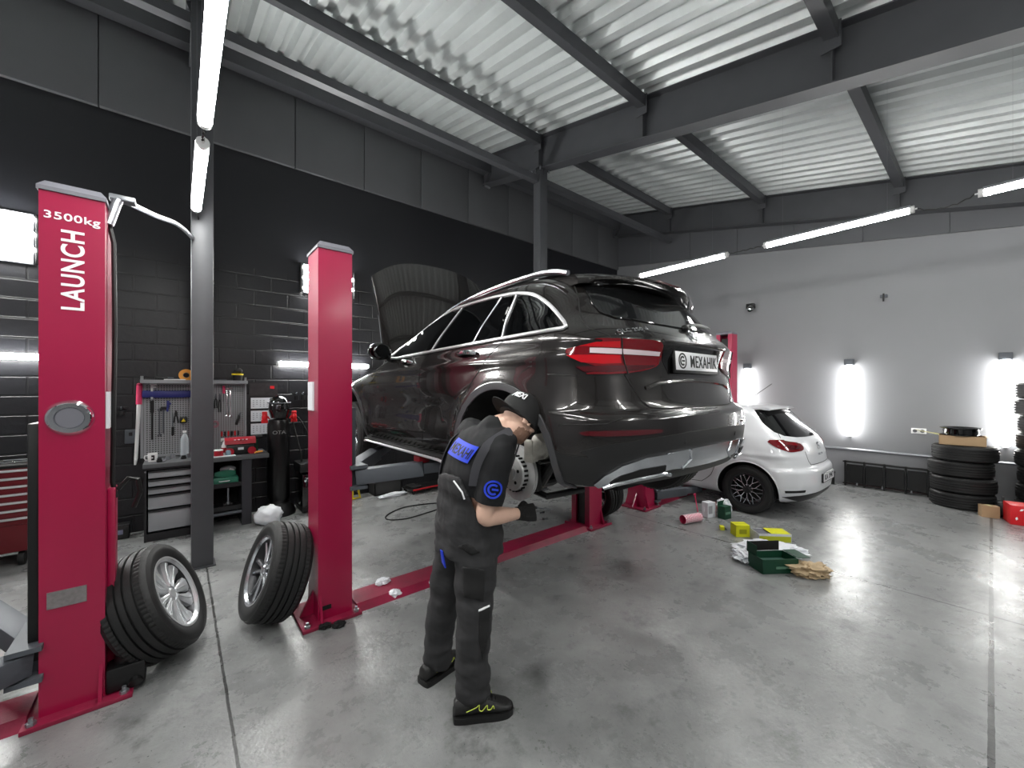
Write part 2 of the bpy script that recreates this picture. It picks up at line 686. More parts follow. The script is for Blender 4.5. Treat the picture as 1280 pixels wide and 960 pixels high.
def hang_chain(label, p0, p1, sag=.03):
    p0 = Vector(p0); p1 = Vector(p1)
    mb = MB()
    pts = []
    n = 14
    for i in range(n+1):
        u = i/n
        p = p0.lerp(p1, u); p.z -= sag*4*u*(1-u)
        p.z += .006*math.sin(i*2.3); p.x += .006*math.cos(i*1.9)
        pts.append(p)
    mb.tube(pts, .006, n=6)
    o = mb.build('lamp_cable', M_cable)
    return tag(o, label, 'cable', 'cables joining the hanging tube lamps')


XL_, ZL_ = .125, 3.3
ys = [(4.60, 3.33), (3.09, 1.80), (1.55, .28), (.02, -1.26)]
labs = ['short-looking glowing tube lamp hanging end-on in front of the slim steel column',
        'long glowing tube lamp at the top left, above the slim steel column',
        'glowing tube lamp overhead behind the camera, third in the left row',
        'glowing tube lamp overhead behind the camera, last in the left row']
for (a, b), lb in zip(ys, labs):
    tube_lamp(lb, (XL_, a, ZL_), (XL_, b, ZL_), 'tube lamps hung in the left row')
hang_chain('twisted cable joining the two glowing tube lamps above the slim column', (XL_, 3.32, ZL_+.005), (XL_, 3.10, ZL_+.005), .015)
tag(MB().tube([(XL_, 4.61, ZL_), (XL_+.01, 4.66, ZL_-.03), (XL_+.02, 4.70, ZL_-.06)], .006, n=6).build('lamp_cable', M_cable), 'short cable end at the foot of the tube lamps on the slim column', 'cable')
tag(MB().tube([(XL_, 1.785, ZL_), (XL_, 1.66, ZL_-.01), (XL_, 1.565, ZL_)], .006, n=6).build('lamp_cable', M_cable), 'cable joining the overhead tube lamps behind the camera', 'cable')
XR_, ZR_ = 5.75, 3.5
ys = [(3.66, 2.30), (1.86, .50), (.08, -1.28), (-1.7, -3.06)]
labs = ['hanging tube lamp just right of the dark car roof, furthest of the right row',
        'hanging tube lamp in the middle of the right row, before the grey wall',
        'hanging tube lamp cut by the right edge of the photo, under the far roof beam',
        'hanging tube lamp beyond the right edge of the photo']
for (a, b), lb in zip(ys, labs):
    tube_lamp(lb, (XR_, a, ZR_), (XR_, b, ZR_), 'tube lamps hung in the right row')
hang_chain('thin dark cable between the two hanging tube lamps right of the dark car', (XR_, 2.29, ZR_), (XR_, 1.87, ZR_), .0)
hang_chain('looped pale cable between the hanging tube lamps near the right edge', (XR_, .49, ZR_), (XR_, .10, ZR_), .06)
# suspension wires
for yy in (3.5, 2.5, 1.7, .65, -.1, -1.1):
    pass
# unseen extra lamps behind the camera, added for reflections on the car
for rx, nm in ((2.9, 'middle'),):
    for a, b in ((-.9, -2.26), (-2.7, -4.06)):
        tube_lamp('added unseen tube lamp of the %s row behind the camera at %.1f m' % (nm, abs(a)), (rx, a, 3.5), (rx, b, 3.5), 'added unseen tube lamps behind the camera')
for a, b in ((1.2, -.16), (-.6, -1.96)):
    tube_lamp('added unseen tube lamp behind the camera on the far left, %.1f m along' % abs(a), (-2.6, a, 3.4), (-2.6, b, 3.4), 'added unseen tube lamps behind the camera')

# upright wall lamps on the grey wall
def wall_lamp(y, lab):
    t = thing('wall_tube_lamp', lab, 'lamp', (XB-.075, y, 1.47), group='upright tube lamps on the grey wall')
    mb = MB(); mb.tube([(0, 0, -.60), (0, 0, .60)], .045, n=16); mb.build('diffuser', M_tubewall, t)
    mb = MB(); mb.box((.045, 0, 0), (.03, .06, 1.2), bev=.006); mb.build('housing', M_housing, t)
    mb = MB(); mb.box((.02, 0, .66), (.10, .13, .10), bev=.01); mb.cyl((0, 0, .60), (0, 0, .64), .025, n=10)
    mb.build('bracket', M_steel, t)
    mb = MB(); mb.cyl((0, 0, -.63), (0, 0, -.60), .025, n=10); mb.box((.045, 0, -.62), (.05, .04, .03)); mb.build('end_cap', M_white, t)


wall_lamp(3.20, 'upright glowing wall tube between the dark car and the white car aerial')
wall_lamp(1.58, 'upright glowing wall tube right of the white car')
wall_lamp(-.13, 'upright glowing wall tube at right, above the tyre stack')

# lamps on the black wall: long tubes and banks
def hwall_lamp(x0, x1, z, lab):
    c = ((x0+x1)/2, YB-.07, z)
    h = (x1-x0)/2
    t = thing('wall_tube_lamp', lab, 'lamp', c, group='level tube lamps on the black wall')
    MB().tube([(-h, 0, 0), (h, 0, 0)], .032, n=14).build('diffuser', M_tube, t)
    MB().box((0, .045, 0), (2*h, .03, .06), bev=.006).build('housing', M_housing, t)
    for s_ in (-1, 1):
        MB().cyl((s_*h, 0, 0), (s_*(h+.03), 0, 0), .03, n=10).build('end_cap', M_white, t)


hwall_lamp(-2.4, -1.08, 2.0, 'level glowing wall tube at the left edge, left of the nearest red post')
hwall_lamp(1.08, 2.30, 2.02, 'level glowing wall tube seen on both sides of the second red post')


def bank(x0, x1, z0, z1, n, lab):
    c = ((x0+x1)/2, YB-.08, (z0+z1)/2)
    h = (x1-x0)/2; hz_ = (z1-z0)/2
    t = thing('lamp_bank', lab, 'lamp', c, group='banks of stacked tubes high on the black wall')
    MB().box((0, .055, 0), (2*h+.02, .03, 2*hz_+.04), bev=.006).build('housing', M_housing, t)
    for i in range(n):
        z = -hz_+(i+.5)*2*hz_/n
        sh = .02*(1 if i % 2 else -1)
        MB().tube([(-h+sh, 0, z), (h+sh, 0, z)], hz_/n*.62, n=10).build('tube', M_tube, t)
    for s_ in (-1, 1):
        MB().box((s_*(h+.045), .035, 0), (.03, .07, 2*hz_+.03), bev=.005).build('end_frame', M_black, t)


bank(-2.0, -1.16, 2.98, 3.46, 6, 'bright bank of stacked tubes at the left edge of the photo')
bank(1.40, 2.06, 3.08, 3.46, 5, 'bright bank of stacked tubes behind the second red post')

# dark cable tray line, floodlight and bracket on the back wall
t = thing('floodlight', 'small black and chrome floodlight high on the grey wall', 'floodlight', (XB-.10, 3.12, 3.28))
MB().box((0, 0, .055), (.12, .14, .10), bev=.012).build('lamp_body', M_black, t)
mb = MB(); mb.lathe([(.0, 0), (.05, .005), (.062, .05), (.058, .055), (.03, .02), (0, .015)], 20, T(-.03, -.01, -.01) @ RY(-PI/2) @ T(0, 0, -.02))
mb.build('reflector', M_chrome, t)
MB().box((.06, 0, .03), (.09, .03, .03)).build('bracket', M_steel, t)
t = thing('wall_bracket', 'small dark metal bracket high on the middle of the grey wall', 'bracket', (XB, 1.14, 3.2))
MB().box((-.03, 0, 0), (.06, .09, .05), bev=.006).build('arm', M_steel, t)
MB().cyl((-.06, 0, -.09), (-.06, 0, .04), .012, n=8).build('pin', M_black, t)

t = thing('wall_socket', 'white double power socket on the grey wall left of the tyre stack', 'socket', (XB, .735, 1.0))
MB().box((-.007, 0, 0), (.014, .17, .085), bev=.004).build('plate', M_white, t)
for s_ in (-1, 1):
    MB().cyl((-.012, s_*.042, 0), (-.018, s_*.042, 0), .026, n=18).build('outlet', mat('socket_grey', (.35, .35, .36), .5), t)

# ================================================================ car lifts
def post_mesh(open_dir, full=True):
    """C-section column, opening towards +x*open_dir; returns MB"""
    mb = MB()
    w, d, h = .235, .28, 2.66    # w along x, d along y
    th = .012; lip = .07
    o = open_dir
    poly = [(-o*w/2, -d/2), (o*w/2, -d/2), (o*w/2, -d/2+lip), (o*(w/2-th), -d/2+lip), (o*(w/2-th), -d/2+th), (-o*(w/2-th), -d/2+th),
            (-o*(w/2-th), d/2-th), (o*(w/2-th), d/2-th), (o*(w/2-th), d/2-lip), (o*w/2, d/2-lip), (o*w/2, d/2), (-o*w/2, d/2)]
    mb.prism(poly, h, None, .02)
    return mb


def lift_post(root, x, o, carriage_z, dirty=True, text=None, armspecs=(), yflare=1):
    """post at local x (y=0); o = +1 opens to +x"""
    pb = post_mesh(o)
    pb.v = [v+Vector((x, 0, 0)) for v in pb.v]
    post = pb.build('post', M_pink, root, smooth=20)
    # cap
    mb = MB()
    mb.loft([[(x-.125, -.15, 2.68), (x+.125, -.15, 2.68), (x+.125, .15, 2.68), (x-.125, .15, 2.68)],
             [(x-.125, -.15, 2.70), (x+.125, -.15, 2.70), (x+.125, .15, 2.70), (x-.125, .15, 2.70)],
             [(x-.10, -.12, 2.735), (x+.10, -.12, 2.735), (x+.10, .12, 2.735), (x-.10, .12, 2.735)]])
    mb.build('cap', M_cap, post, label='grey cap')
    # foot: base plate + gussets + bolts
    mb = MB()
    mb.box((x-o*.03, 0, .012), (.40, .42, .024), bev=.004)
    base = mb.build('base_plate', M_pinkdirty, root)
    for sy in (-1, 1):
        mb = MB()
        mb.loft([[(x-o*.11, sy*.14, .024), (x-o*.11, sy*.19, .024), (x-o*.11, sy*.14, .20)], [(x-o*.095, sy*.14, .024), (x-o*.095, sy*.19, .024), (x-o*.095, sy*.14, .20)]])
        mb.build('gusset', M_pink, base)
    mb = MB()
    mb.loft([[(x-o*.115, -.01, .024), (x-o*.21, -.01, .024), (x-o*.115, -.01, .2)], [(x-o*.115, .01, .024), (x-o*.21, .01, .024), (x-o*.115, .01, .2)]])
    mb.build('gusset', M_pink, base)
    for sx, sy in ((-1, -1), (1, -1), (-1, 1), (1, 1)):
        mb = MB(); px_, py_ = x-o*.03+sx*.165, sy*.18
        mb.cyl((px_, py_, .024), (px_, py_, .04), .02, n=6); mb.cyl((px_, py_, .04), (px_, py_, .06), .01, n=8)
        mb.build('anchor_bolt', M_galv, base)
    # inner rail / black belt cover seen in the open side
    MB().box2((x+o*.02, -.06, .03), (x+o*.085, .06, 2.6)).build('inner_channel', M_black, post)
    # carriage with arms
    mb = MB()
    cz = carriage_z
    mb.box2((x+o*.095, -.10, cz-.05), (x+o*.16, .10, cz+.55), bev=.006)
    mb.box2((x+o*.10, -.18, cz-.06), (x+o*.22, .18, cz-.035)); mb.box2((x+o*.10, -.18, cz+.095), (x+o*.22, .18, cz+.12))
    car = mb.build('carriage', M_steel, root)
    for (sy, tip) in armspecs:
        p0 = Vector((x+o*.20, sy*.13, cz+.03)); p1 = Vector(tip)
        d = (p1-p0); L = d.length; d.normalize()
        Mx = frame(p0, d, Vector((0, 0, 1)))       # local x = up
        a1 = MB(); a1.box2((-.055, -.055, -.04), (.055, .055, L*.62), Mx, bev=.004)
        a1.cyl(p0-Vector((0, 0, .075)), p0+Vector((0, 0, .08)), .028, n=14)
        arm = a1.build('arm', M_steel, root)
        a2 = MB(); a2.box2((-.04, -.042, L*.55), (.04, .042, L), Mx, bev=.003)
        a2.build('arm_extension', M_steel, arm)
        a3 = MB(); a3.cyl(p1+Vector((0, 0, -.05)), p1+Vector((0, 0, .06)), .03, n=14); a3.cyl(p1+Vector((0, 0, .06)), p1+Vector((0, 0, .085)), .065, n=20)
        a3.build('lifting_pad', M_rubber, arm)
    return post


def crossbar(root, x0, x1):
    mb = MB()
    y0, y1 = -.13, .13
    mb.loft([[(xx, -.17, .0), (xx, -.11, .042), (xx, .11, .042), (xx, .17, 0)] for xx in (x0, x1)])
    return mb.build('floor_crossbar', M_pinkdirty, root)


LY = 3.20
P1x, P2x, P3x, P4x, P5x = -.42, .88, 3.87, 5.07, 7.95
# middle lift holds the dark car
lift_mid = thing('car_lift', 'magenta two-post car lift holding up the dark car', 'car lift', ((P2x+P3x)/2, LY, 0), group='magenta two-post car lifts')
hx = (P3x-P2x)/2
LIFT = .88
lift_post(lift_mid, -hx, 1, .98, armspecs=[(-1, (1.72-(P2x+P3x)/2, 2.72-LY, 1.08)), (1, (1.66-(P2x+P3x)/2, 4.0-LY, 1.08))])
lift_post(lift_mid, hx, -1, .98, armspecs=[(-1, (3.05-(P2x+P3x)/2, 2.62-LY, 1.08)), (1, (3.05-(P2x+P3x)/2, 4.0-LY, 1.08))])
crossbar(lift_mid, -hx+.16, hx-.16)
# left lift: only its right post stands in the photo
lift_l = thing('car_lift', 'magenta car lift at the left edge, its post lettered with the 3500kg rating', 'car lift', (P1x-1.5, LY, 0), group='magenta two-post car lifts')
post = lift_post(lift_l, 1.5, -1, .28, armspecs=[(1, (.85, .95, .40)), (-1, (.55, -.85, .40))])
lift_post(lift_l, -1.5, 1, .28, armspecs=[(1, (-.85, .95, .40))])
crossbar(lift_l, -1.34, 1.34)
fr = Matrix(((1, 0, 0, 1.5), (0, 0, -1, -.1405), (0, 1, 0, 0), (0, 0, 0, 1)))     # text plane facing -y
MB().text('3500kg', width=.20, height=.05, depth=.003, M=fr @ T(0, 2.555, 0), spacing=1.08, bold=.012).build('rating_lettering', M_letters, post, label='white rating lettering 3500kg', smooth=0)
MB().text('LAUNCH', width=.41, height=.085, depth=.003, M=fr @ T(0, 2.29, 0) @ RZ(PI/2), spacing=1.12, bold=.02).build('name_lettering', M_letters, post, label='white vertical lettering LAUNCH', smooth=0)
fr2 = Matrix(((1, 0, 0, 1.49), (0, 0, -1, -.14), (0, 1, 0, 1.525), (0, 0, 0, 1)))
mb = MB(); mb.lathe([(0, .012), (.052, .012), (.056, .02), (.075, .022), (.085, .012), (.092, .0)], 40, fr2)
mb.build('round_badge', M_chrome, post, label='round steel badge')
mb = MB(); mb.lathe([(0, .016), (.05, .014), (.05, .01)], 32, fr2)
mb.build('badge_disc', M_cap, post)
M_plate = mat('engraved_plate', (.52, .50, .50), .45, .4, noise=.35, nscale=60)
MB().box((1.5-.02, -.1425, .60), (.14, .005, .085)).build('rating_plate', M_plate, post, label='worn grey data plate')
# control gear on its side: cable, sheet, hydraulic unit at the foot
MB().tube([(1.5+.118, .0, 2.62), (1.64, -.02, 2.5), (1.645, -.02, 2.0), (1.64, -.03, 1.5), (1.635, -.02, 1.15), (1.65, -.02, 1.06)], .011, n=8).build('cable', M_cable, post)
MB().box((1.5+.125, -.05, 1.56), (.012, .15, .20)).build('notice_sheet', M_paper, post, label='white notice sheet')
MB().box2((1.5+.117, -.05, .15), (1.5+.15, .06, 1.12), bev=.006).build('side_cover', M_pink, post)
MB().tube([(1.655, 0, 1.1), (1.70, .0, 1.16), (1.74, .0, 1.15), (1.75, .02, 1.07), (1.72, .03, .98)], .012, n=8).build('hose_loop', M_cable, post)
mb = MB(); mb.box2((1.62, -.16, .03), (1.78, .02, .16), bev=.015); mb.cyl((1.68, -.10, .16), (1.70, -.14, .22), .035, n=12); mb.cyl((1.74, -.17, .05), (1.74, -.12, .07), .03, n=12)
mb.build('release_gear', M_black, post)
MB().box2((1.5-.16, -.11, .30), (1.5-.118, .11, 1.50), bev=.006).build('rubber_guard', M_black, post)
# bent pipe from the post head across to the slim column
mb = MB()
mb.tube([(1.62, -.02, 2.60), (1.65, -.02, 2.72), (1.66, .0, 2.76)], .022, n=10)
mb.box((1.675, .01, 2.765), (.11, .07, .03), bev=.006)
mb.build('pipe_bracket', M_galv, post)
pts = cat_rom([(1.66, .0, 2.765), (1.80, .5, 2.87), (1.92, .95, 2.98), (2.02, 1.50, 3.06)], 6)
MB().tube(pts, .017, n=10).build('pipe', M_galv, post)
# middle lift post extras
pm_ = [o for o in lift_mid.children if o.name.startswith('post')][0]
MB().box((-hx-.125, .03, 1.62), (.012, .13, .21)).build('notice_sheet', M_paper, pm_, label='white notice sheet')
MB().box((-hx-.06, -.142, .105), (.06, .004, .03)).build('slot', M_dark, pm_)
# right lift under the white car
lift_r = thing('car_lift', 'magenta car lift whose arms reach under the white car', 'car lift', ((P4x+P5x)/2, LY, 0), group='magenta two-post car lifts')
hx2 = (P5x-P4x)/2
cxr = (P4x+P5x)/2
lift_post(lift_r, -hx2, 1, .12, armspecs=[(-1, (6.02-cxr, 2.80-LY, .17)), (1, (6.0-cxr, 3.95-LY, .17))])
lift_post(lift_r, hx2, -1, .12, armspecs=[(-1, (7.1-cxr, 2.80-LY, .17))])
crossbar(lift_r, -hx2+.16, hx2-.16)
# ================================================================ wheels
M_rimdark = mat('graphite_alloy', (.20, .20, .21), .35, .7)
M_rimpol = mat('polished_alloy', (.80, .81, .83), .25, .95)
M_hubcap = mat('hub_cap', (.12, .12, .13), .35, .3)


def tyre_mesh(Ro, Wd, Ri, n=216):
    """tyre about local x axis; outer (street) face at +x"""
    mb = MB()
    h = Wd/2
    gro = []
    # cross-section from inner bead to outer bead (r, x)
    prof = [(Ri, -h*.86), (Ri+.012, -h*.95), (Ri+(Ro-Ri)*.45, -h*1.04), (Ri+(Ro-Ri)*.8, -h*.98), (Ro-.018, -h*.90), (Ro-.008, -h*.80)]
    blocks = set()
    tread = [(-.78, -.56, 1), (-.46, -.20, 0), (-.10, .10, 0), (.20, .46, 0), (.56, .78, 1)]
    for (a, b, sh) in tread:
        dr = .006*abs(a+b)/2
        if a > -.7:
            prof.append((Ro-.016, h*a-.001*h))
        i0 = len(prof)
        prof.append((Ro-dr, h*a)); prof.append((Ro-dr, h*b))
        if sh:
            blocks.add(i0); blocks.add(i0+1)
        else:
            blocks.add(-i0); blocks.add(-(i0+1))
        if b < .7:
            prof.append((Ro-.016, h*b+.001*h))
    prof += [(Ro-.008, h*.80), (Ro-.018, h*.90), (Ri+(Ro-Ri)*.8, h*.98), (Ri+(Ro-Ri)*.62, h*1.02), (Ri+(Ro-Ri)*.60, h*1.03), (Ri+(Ro-Ri)*.45, h*1.04), (Ri+.012, h*.95), (Ri, h*.86)]
    shoulder = {5, len(prof)-8}

    def rm(i, j, r):
        if (i in blocks or i in shoulder) and j % 3 == 0:
            return r-.0045
        return r
    mb.lathe(prof, n, RY(PI/2), closed=True, rmod=rm)
    return mb


def wheel_parts(root, Ro=.355, Wd=.235, Ri=.235, style='fan', M=None, tyre=True):
    """builds tyre, rim, spokes... as children of root; axis local +x = street side"""
    M = M or Matrix()
    h = Wd/2

    def place(mb):
        mb.v = [M @ v for v in mb.v]
        return mb
    if tyre:
        place(tyre_mesh(Ro, Wd, Ri)).build('tyre', M_rubber, root, smooth=28)
    rimm = {'fan': M_alu, 'twin': M_rimpol, 'mesh': M_rimpol}[style]
    mb = MB()
    prof = [(Ri-.002, -h*.9), (Ri+.006, -h*.86), (Ri-.012, -h*.7), (Ri-.03, -h*.1), (Ri-.022, h*.6), (Ri-.008, h*.8), (Ri+.008, h*.9),
            (Ri+.008, h*.96), (Ri-.006, h*.94), (Ri-.016, h*.8), (Ri-.028, h*.6), (Ri-.038, -h*.1), (Ri-.02, -h*.7)]
    mb.lathe(prof, 64, RY(PI/2), closed=True)
    rim = place(mb).build('rim', M_rimdark, root)
    mb = MB(); mb.lathe([(Ri-.014, h*.80), (Ri+.009, h*.91), (Ri+.009, h*.965), (Ri-.004, h*.955), (Ri-.018, h*.84)], 64, RY(PI/2), closed=True)
    place(mb).build('rim_lip', rimm if style != 'mesh' else M_rimdark, rim)
    # hub barrel + back disc (dark) so that the wheel is not see-through
    mb = MB()
    mb.lathe([(0, -h*.15), (.07, -h*.15), (.16, -h*.2), (.165, -h*.28), (0, -h*.3)], 40, RY(PI/2))
    place(mb).build('brake_disc' if False else 'hub_plate', mat('hub_dark', (.05, .05, .052), .55, .3), rim)

    def spoke(ang, secs, mm):
        """secs: list of (r, tangential offset, width, x face, thickness)"""
        m = MB()
        rings = []
        for r, t, w_, xf, th in secs:
            rings.append([(xf-th, t-w_*.5, r), (xf-th*.25, t-w_*.5, r), (xf, t-w_*.28, r), (xf, t+w_*.28, r), (xf-th*.25, t+w_*.5, r), (xf-th, t+w_*.5, r)])
        m.loft(rings, True, True, RX(ang))
        return m
    xf = h*.78
    if style == 'fan':
        for k in range(10):
            a = 2*PI*k/10
            m = spoke(a, [(.045, 0, .034, xf*.95, .03), (.10, (.003 if k % 2 else -.003), .044, xf*.90, .03), (.17, (.008 if k % 2 else -.008), .074, xf*.93, .03), (Ri-.014, (.012 if k % 2 else -.012), .112, xf*1.0, .03)], None)
            place(m).build('spoke', rimm, rim)
            m = spoke(a, [(.06, 0, .006, xf*.97, .02), (.14, (.008 if k % 2 else -.008), .010, xf*.95, .02), (Ri-.022, (.018 if k % 2 else -.018), .014, xf*1.0, .02)], None)
            place(m).build('spoke_rib', rimm, rim)
    elif style == 'twin':
        for k in range(5):
            for s_ in (-1, 1):
                m = spoke(2*PI*k/5, [(.04, s_*.012, .024, xf*.86, .03), (.12, s_*.024, .026, xf*.86, .03), (Ri-.016, s_*.050, .034, xf*.95, .03)], None)
                place(m).build('spoke', rimm, rim)
    else:
        for k in range(10):
            a = 2*PI*k/10
            m = spoke(a, [(.05, 0, .014, xf*.86, .025), (.115, 0, .013, xf*.9, .025)], None)
            for s_ in (-1, 1):
                m2 = spoke(a, [(.105, 0, .012, xf*.9, .02), (Ri-.012, s_*.048, .013, xf*1.0, .02)], None)
                m.add(m2.v, m2.f)
            place(m).build('spoke', rimm, rim)
    mb = MB()
    mb.lathe([(0, xf*.96), (.028, xf*.95), (.034, xf*.9), (.06, xf*.84), (.062, xf*.4), (0, xf*.4)], 32, RY(PI/2))
    place(mb).build('hub', rimm if style != 'mesh' else M_hubcap, rim)
    if style != 'mesh':
        for k in range(5):
            a = 2*PI*(k+.5)/5
            m = MB(); m.cyl((xf*.80, .045*math.sin(a), .045*math.cos(a)), (xf*.87, .045*math.sin(a), .045*math.cos(a)), .008, n=6)
            place(m).build('wheel_bolt', M_rimdark, rim)
    return rim


def axle_matrix(axis, up=Vector((0, 0, 1))):
    x = Vector(axis).normalized()
    z = (up - x*up.dot(x)).normalized()
    y = z.cross(x)
    return Matrix((x, y, z)).transposed().to_4x4()


# ---- the two wheels leaning on the posts
def leaning_wheel(label, foot, axis, style, spin):
    A = axle_matrix(axis)
    x = Vector(axis).normalized()
    Ro, Wd = .338, .25
    z = Vector(A.col[2][:3])
    # lowest point of the tyre
    low = min((x*(s_*Wd/2*.88)-z*Ro).z for s_ in (-1, 1))
    c = Vector((foot[0], foot[1], -low+.0))
    o = thing('spare_wheel', label, 'wheel', c, group=None)
    wheel_parts(o, Ro, Wd, .222, style, A @ RX(spin))
    return o


leaning_wheel('car wheel with bright fan-spoked rim leaning on the nearest red post', (-.105, 3.32), (.88, -.24, .40), 'fan', .2)
leaning_wheel('car wheel with dark-and-polished twin spokes leaning on the second red post', (.545, 3.33), (-.95, -.06, .33), 'twin', .5)
o = leaning_wheel('black tyred wheel standing behind the red post under the dark car', (4.22, 3.30), (-.98, .05, -.15), 'twin', .1)

# ================================================================ car body surface
class Body:
    def __init__(s, keys, tab, bumps=(), midk=0.0, zmax=None, nseg=(26, 84, 20), rtaper=None):
        """tab rows: z + values for keys hw yr yf Lr pr Lf pf"""
        zs = [r[0] for r in tab]
        s.f = {k: pchip(zs, [r[i+1] for r in tab]) for i, k in enumerate(keys)}
        s.zs = zs; s.bumps = bumps; s.nseg = nseg; s.rt = rtaper
        s.cache = {}

    def half(s, z):
        z = round(z, 5)
        if z in s.cache:
            return s.cache[z]
        g = {k: f(z) for k, f in s.f.items()}
        hw, yr, yf = g['hw'], g['yr'], g['yf']
        Lr, Lf = g['Lr'], g['Lf']
        tot = yf-yr
        if Lr+Lf > tot*.94:
            q = tot*.94/(Lr+Lf); Lr *= q; Lf *= q
        rt = g.get('rt', 0.0); ft = g.get('ft', 0.0)
        n1, n2, n3 = s.nseg

        def cap(L, p, n):
            dense = []
            for i in range(241):
                t = PI/2*i/240
                xx = math.sin(t)**(2/p)
                dd = 1-math.cos(t)**(2/p) if i < 240 else 1.0
                dense.append((xx*hw, dd*L))
            acc = [0]
            for a, b in zip(dense, dense[1:]):
                acc.append(acc[-1]+math.hypot(b[0]-a[0], b[1]-a[1]))
            out = []
            j = 0
            for i in range(n+1):
                tgt = acc[-1]*i/n
                while j < 239 and acc[j+1] < tgt:
                    j += 1
                u = (tgt-acc[j])/max(1e-9, acc[j+1]-acc[j])
                out.append((dense[j][0]+(dense[j+1][0]-dense[j][0])*u, dense[j][1]+(dense[j+1][1]-dense[j][1])*u))
            return out
        pts = [(-x, yr+d) for x, d in cap(Lr, g['pr'], n1)]
        ya, yb = yr+Lr, yf-Lf
        for i in range(1, n2):
            pts.append((-hw, ya+(yb-ya)*i/n2))
        pts += [(-x, yf-d) for x, d in reversed(cap(Lf, g['pf'], n3))]
        out = []
        ym = yr+tot*.5
        for x, y in pts:
            u = (y-ym)/(tot*.5)
            k = 1-(rt*u*u if u < 0 else ft*u*u)
            xx = x*k
            for b in s.bumps:
                if abs(x) > hw*.6:
                    xx -= b(y, z)*min(1, (abs(x)-hw*.6)/(hw*.3))
            out.append((xx, y))
        acc = [0.0]
        for a, b in zip(out, out[1:]):
            acc.append(acc[-1]+math.hypot(b[0]-a[0], b[1]-a[1]))
        s.cache[z] = (out, acc)
        return s.cache[z]

    def P(s, a, z):
        pts, acc = s.half(z)
        sg = 1 if a >= 0 else -1
        a = abs(a)
        lo, hi = 0, len(acc)-1
        if a >= acc[-1]:
            p = pts[-1]
        else:
            while hi-lo > 1:
                m = (lo+hi)//2
                if acc[m] <= a:
                    lo = m
                else:
                    hi = m
            u = (a-acc[lo])/max(1e-9, acc[hi]-acc[lo])
            p = (pts[lo][0]+(pts[hi][0]-pts[lo][0])*u, pts[lo][1]+(pts[hi][1]-pts[lo][1])*u)
        return Vector((p[0]*sg, p[1], z))

    def N(s, a, z):
        e = .006
        da = s.P(a+e, z)-s.P(a-e, z)
        dz = s.P(a, z+e)-s.P(a, z-e)
        # keep arclength consistent between neighbouring slices: use y/x projected derivative
        n = da.cross(dz)
        if n.length < 1e-9:
            return Vector((0, -1, 0))
        n.normalize()
        p = s.P(a, z)
        c = Vector((0, 2.2, .8))
        if n.dot(Vector((p.x*1.6, p.y-c.y, 0))) < 0:
            n = -n
        return n

    def aY(s, y, z):
        """arclength on the left side where the outline has this y"""
        pts, acc = s.half(z)
        if y <= pts[0][1]:
            return 0.0
        for i in range(len(pts)-1):
            if pts[i][1] <= y <= pts[i+1][1]:
                u = (y-pts[i][1])/max(1e-9, pts[i+1][1]-pts[i][1])
                return acc[i]+(acc[i+1]-acc[i])*u
        return acc[-1]

    def aX(s, x, z):
        """arclength on the rear face where |x| is reached"""
        pts, acc = s.half(z)
        for i in range(len(pts)-1):
            if -pts[i][0] <= abs(x) <= -pts[i+1][0]:
                u = (abs(x)+pts[i][0])/max(1e-9, pts[i][0]-pts[i+1][0])
                return (acc[i]+(acc[i+1]-acc[i])*u)*(1 if x <= 0 else -1)
        return acc[s.nseg[0]]*(1 if x <= 0 else -1)

    def build(s, zl, name, mats):
        mb = MB()
        rings = []
        for z in zl:
            h, _ = s.half(z)
            ring = [(x, y, z) for x, y in h]
            ring += [(-x, y, z) for x, y in reversed(h[1:-1])]
            rings.append(ring)
        mb.loft(rings, True, True)
        return mb


def conv(B, pts):
    """('y',y,z) or ('x',x,z) or ('r',y,z) -> (a,z)"""
    o = []
    for k, v, z in pts:
        if k == 'y':
            o.append((B.aY(v, z), z))
        elif k == 'r':
            o.append((-B.aY(v, z), z))
        else:
            o.append((B.aX(v, z), z))
    return o


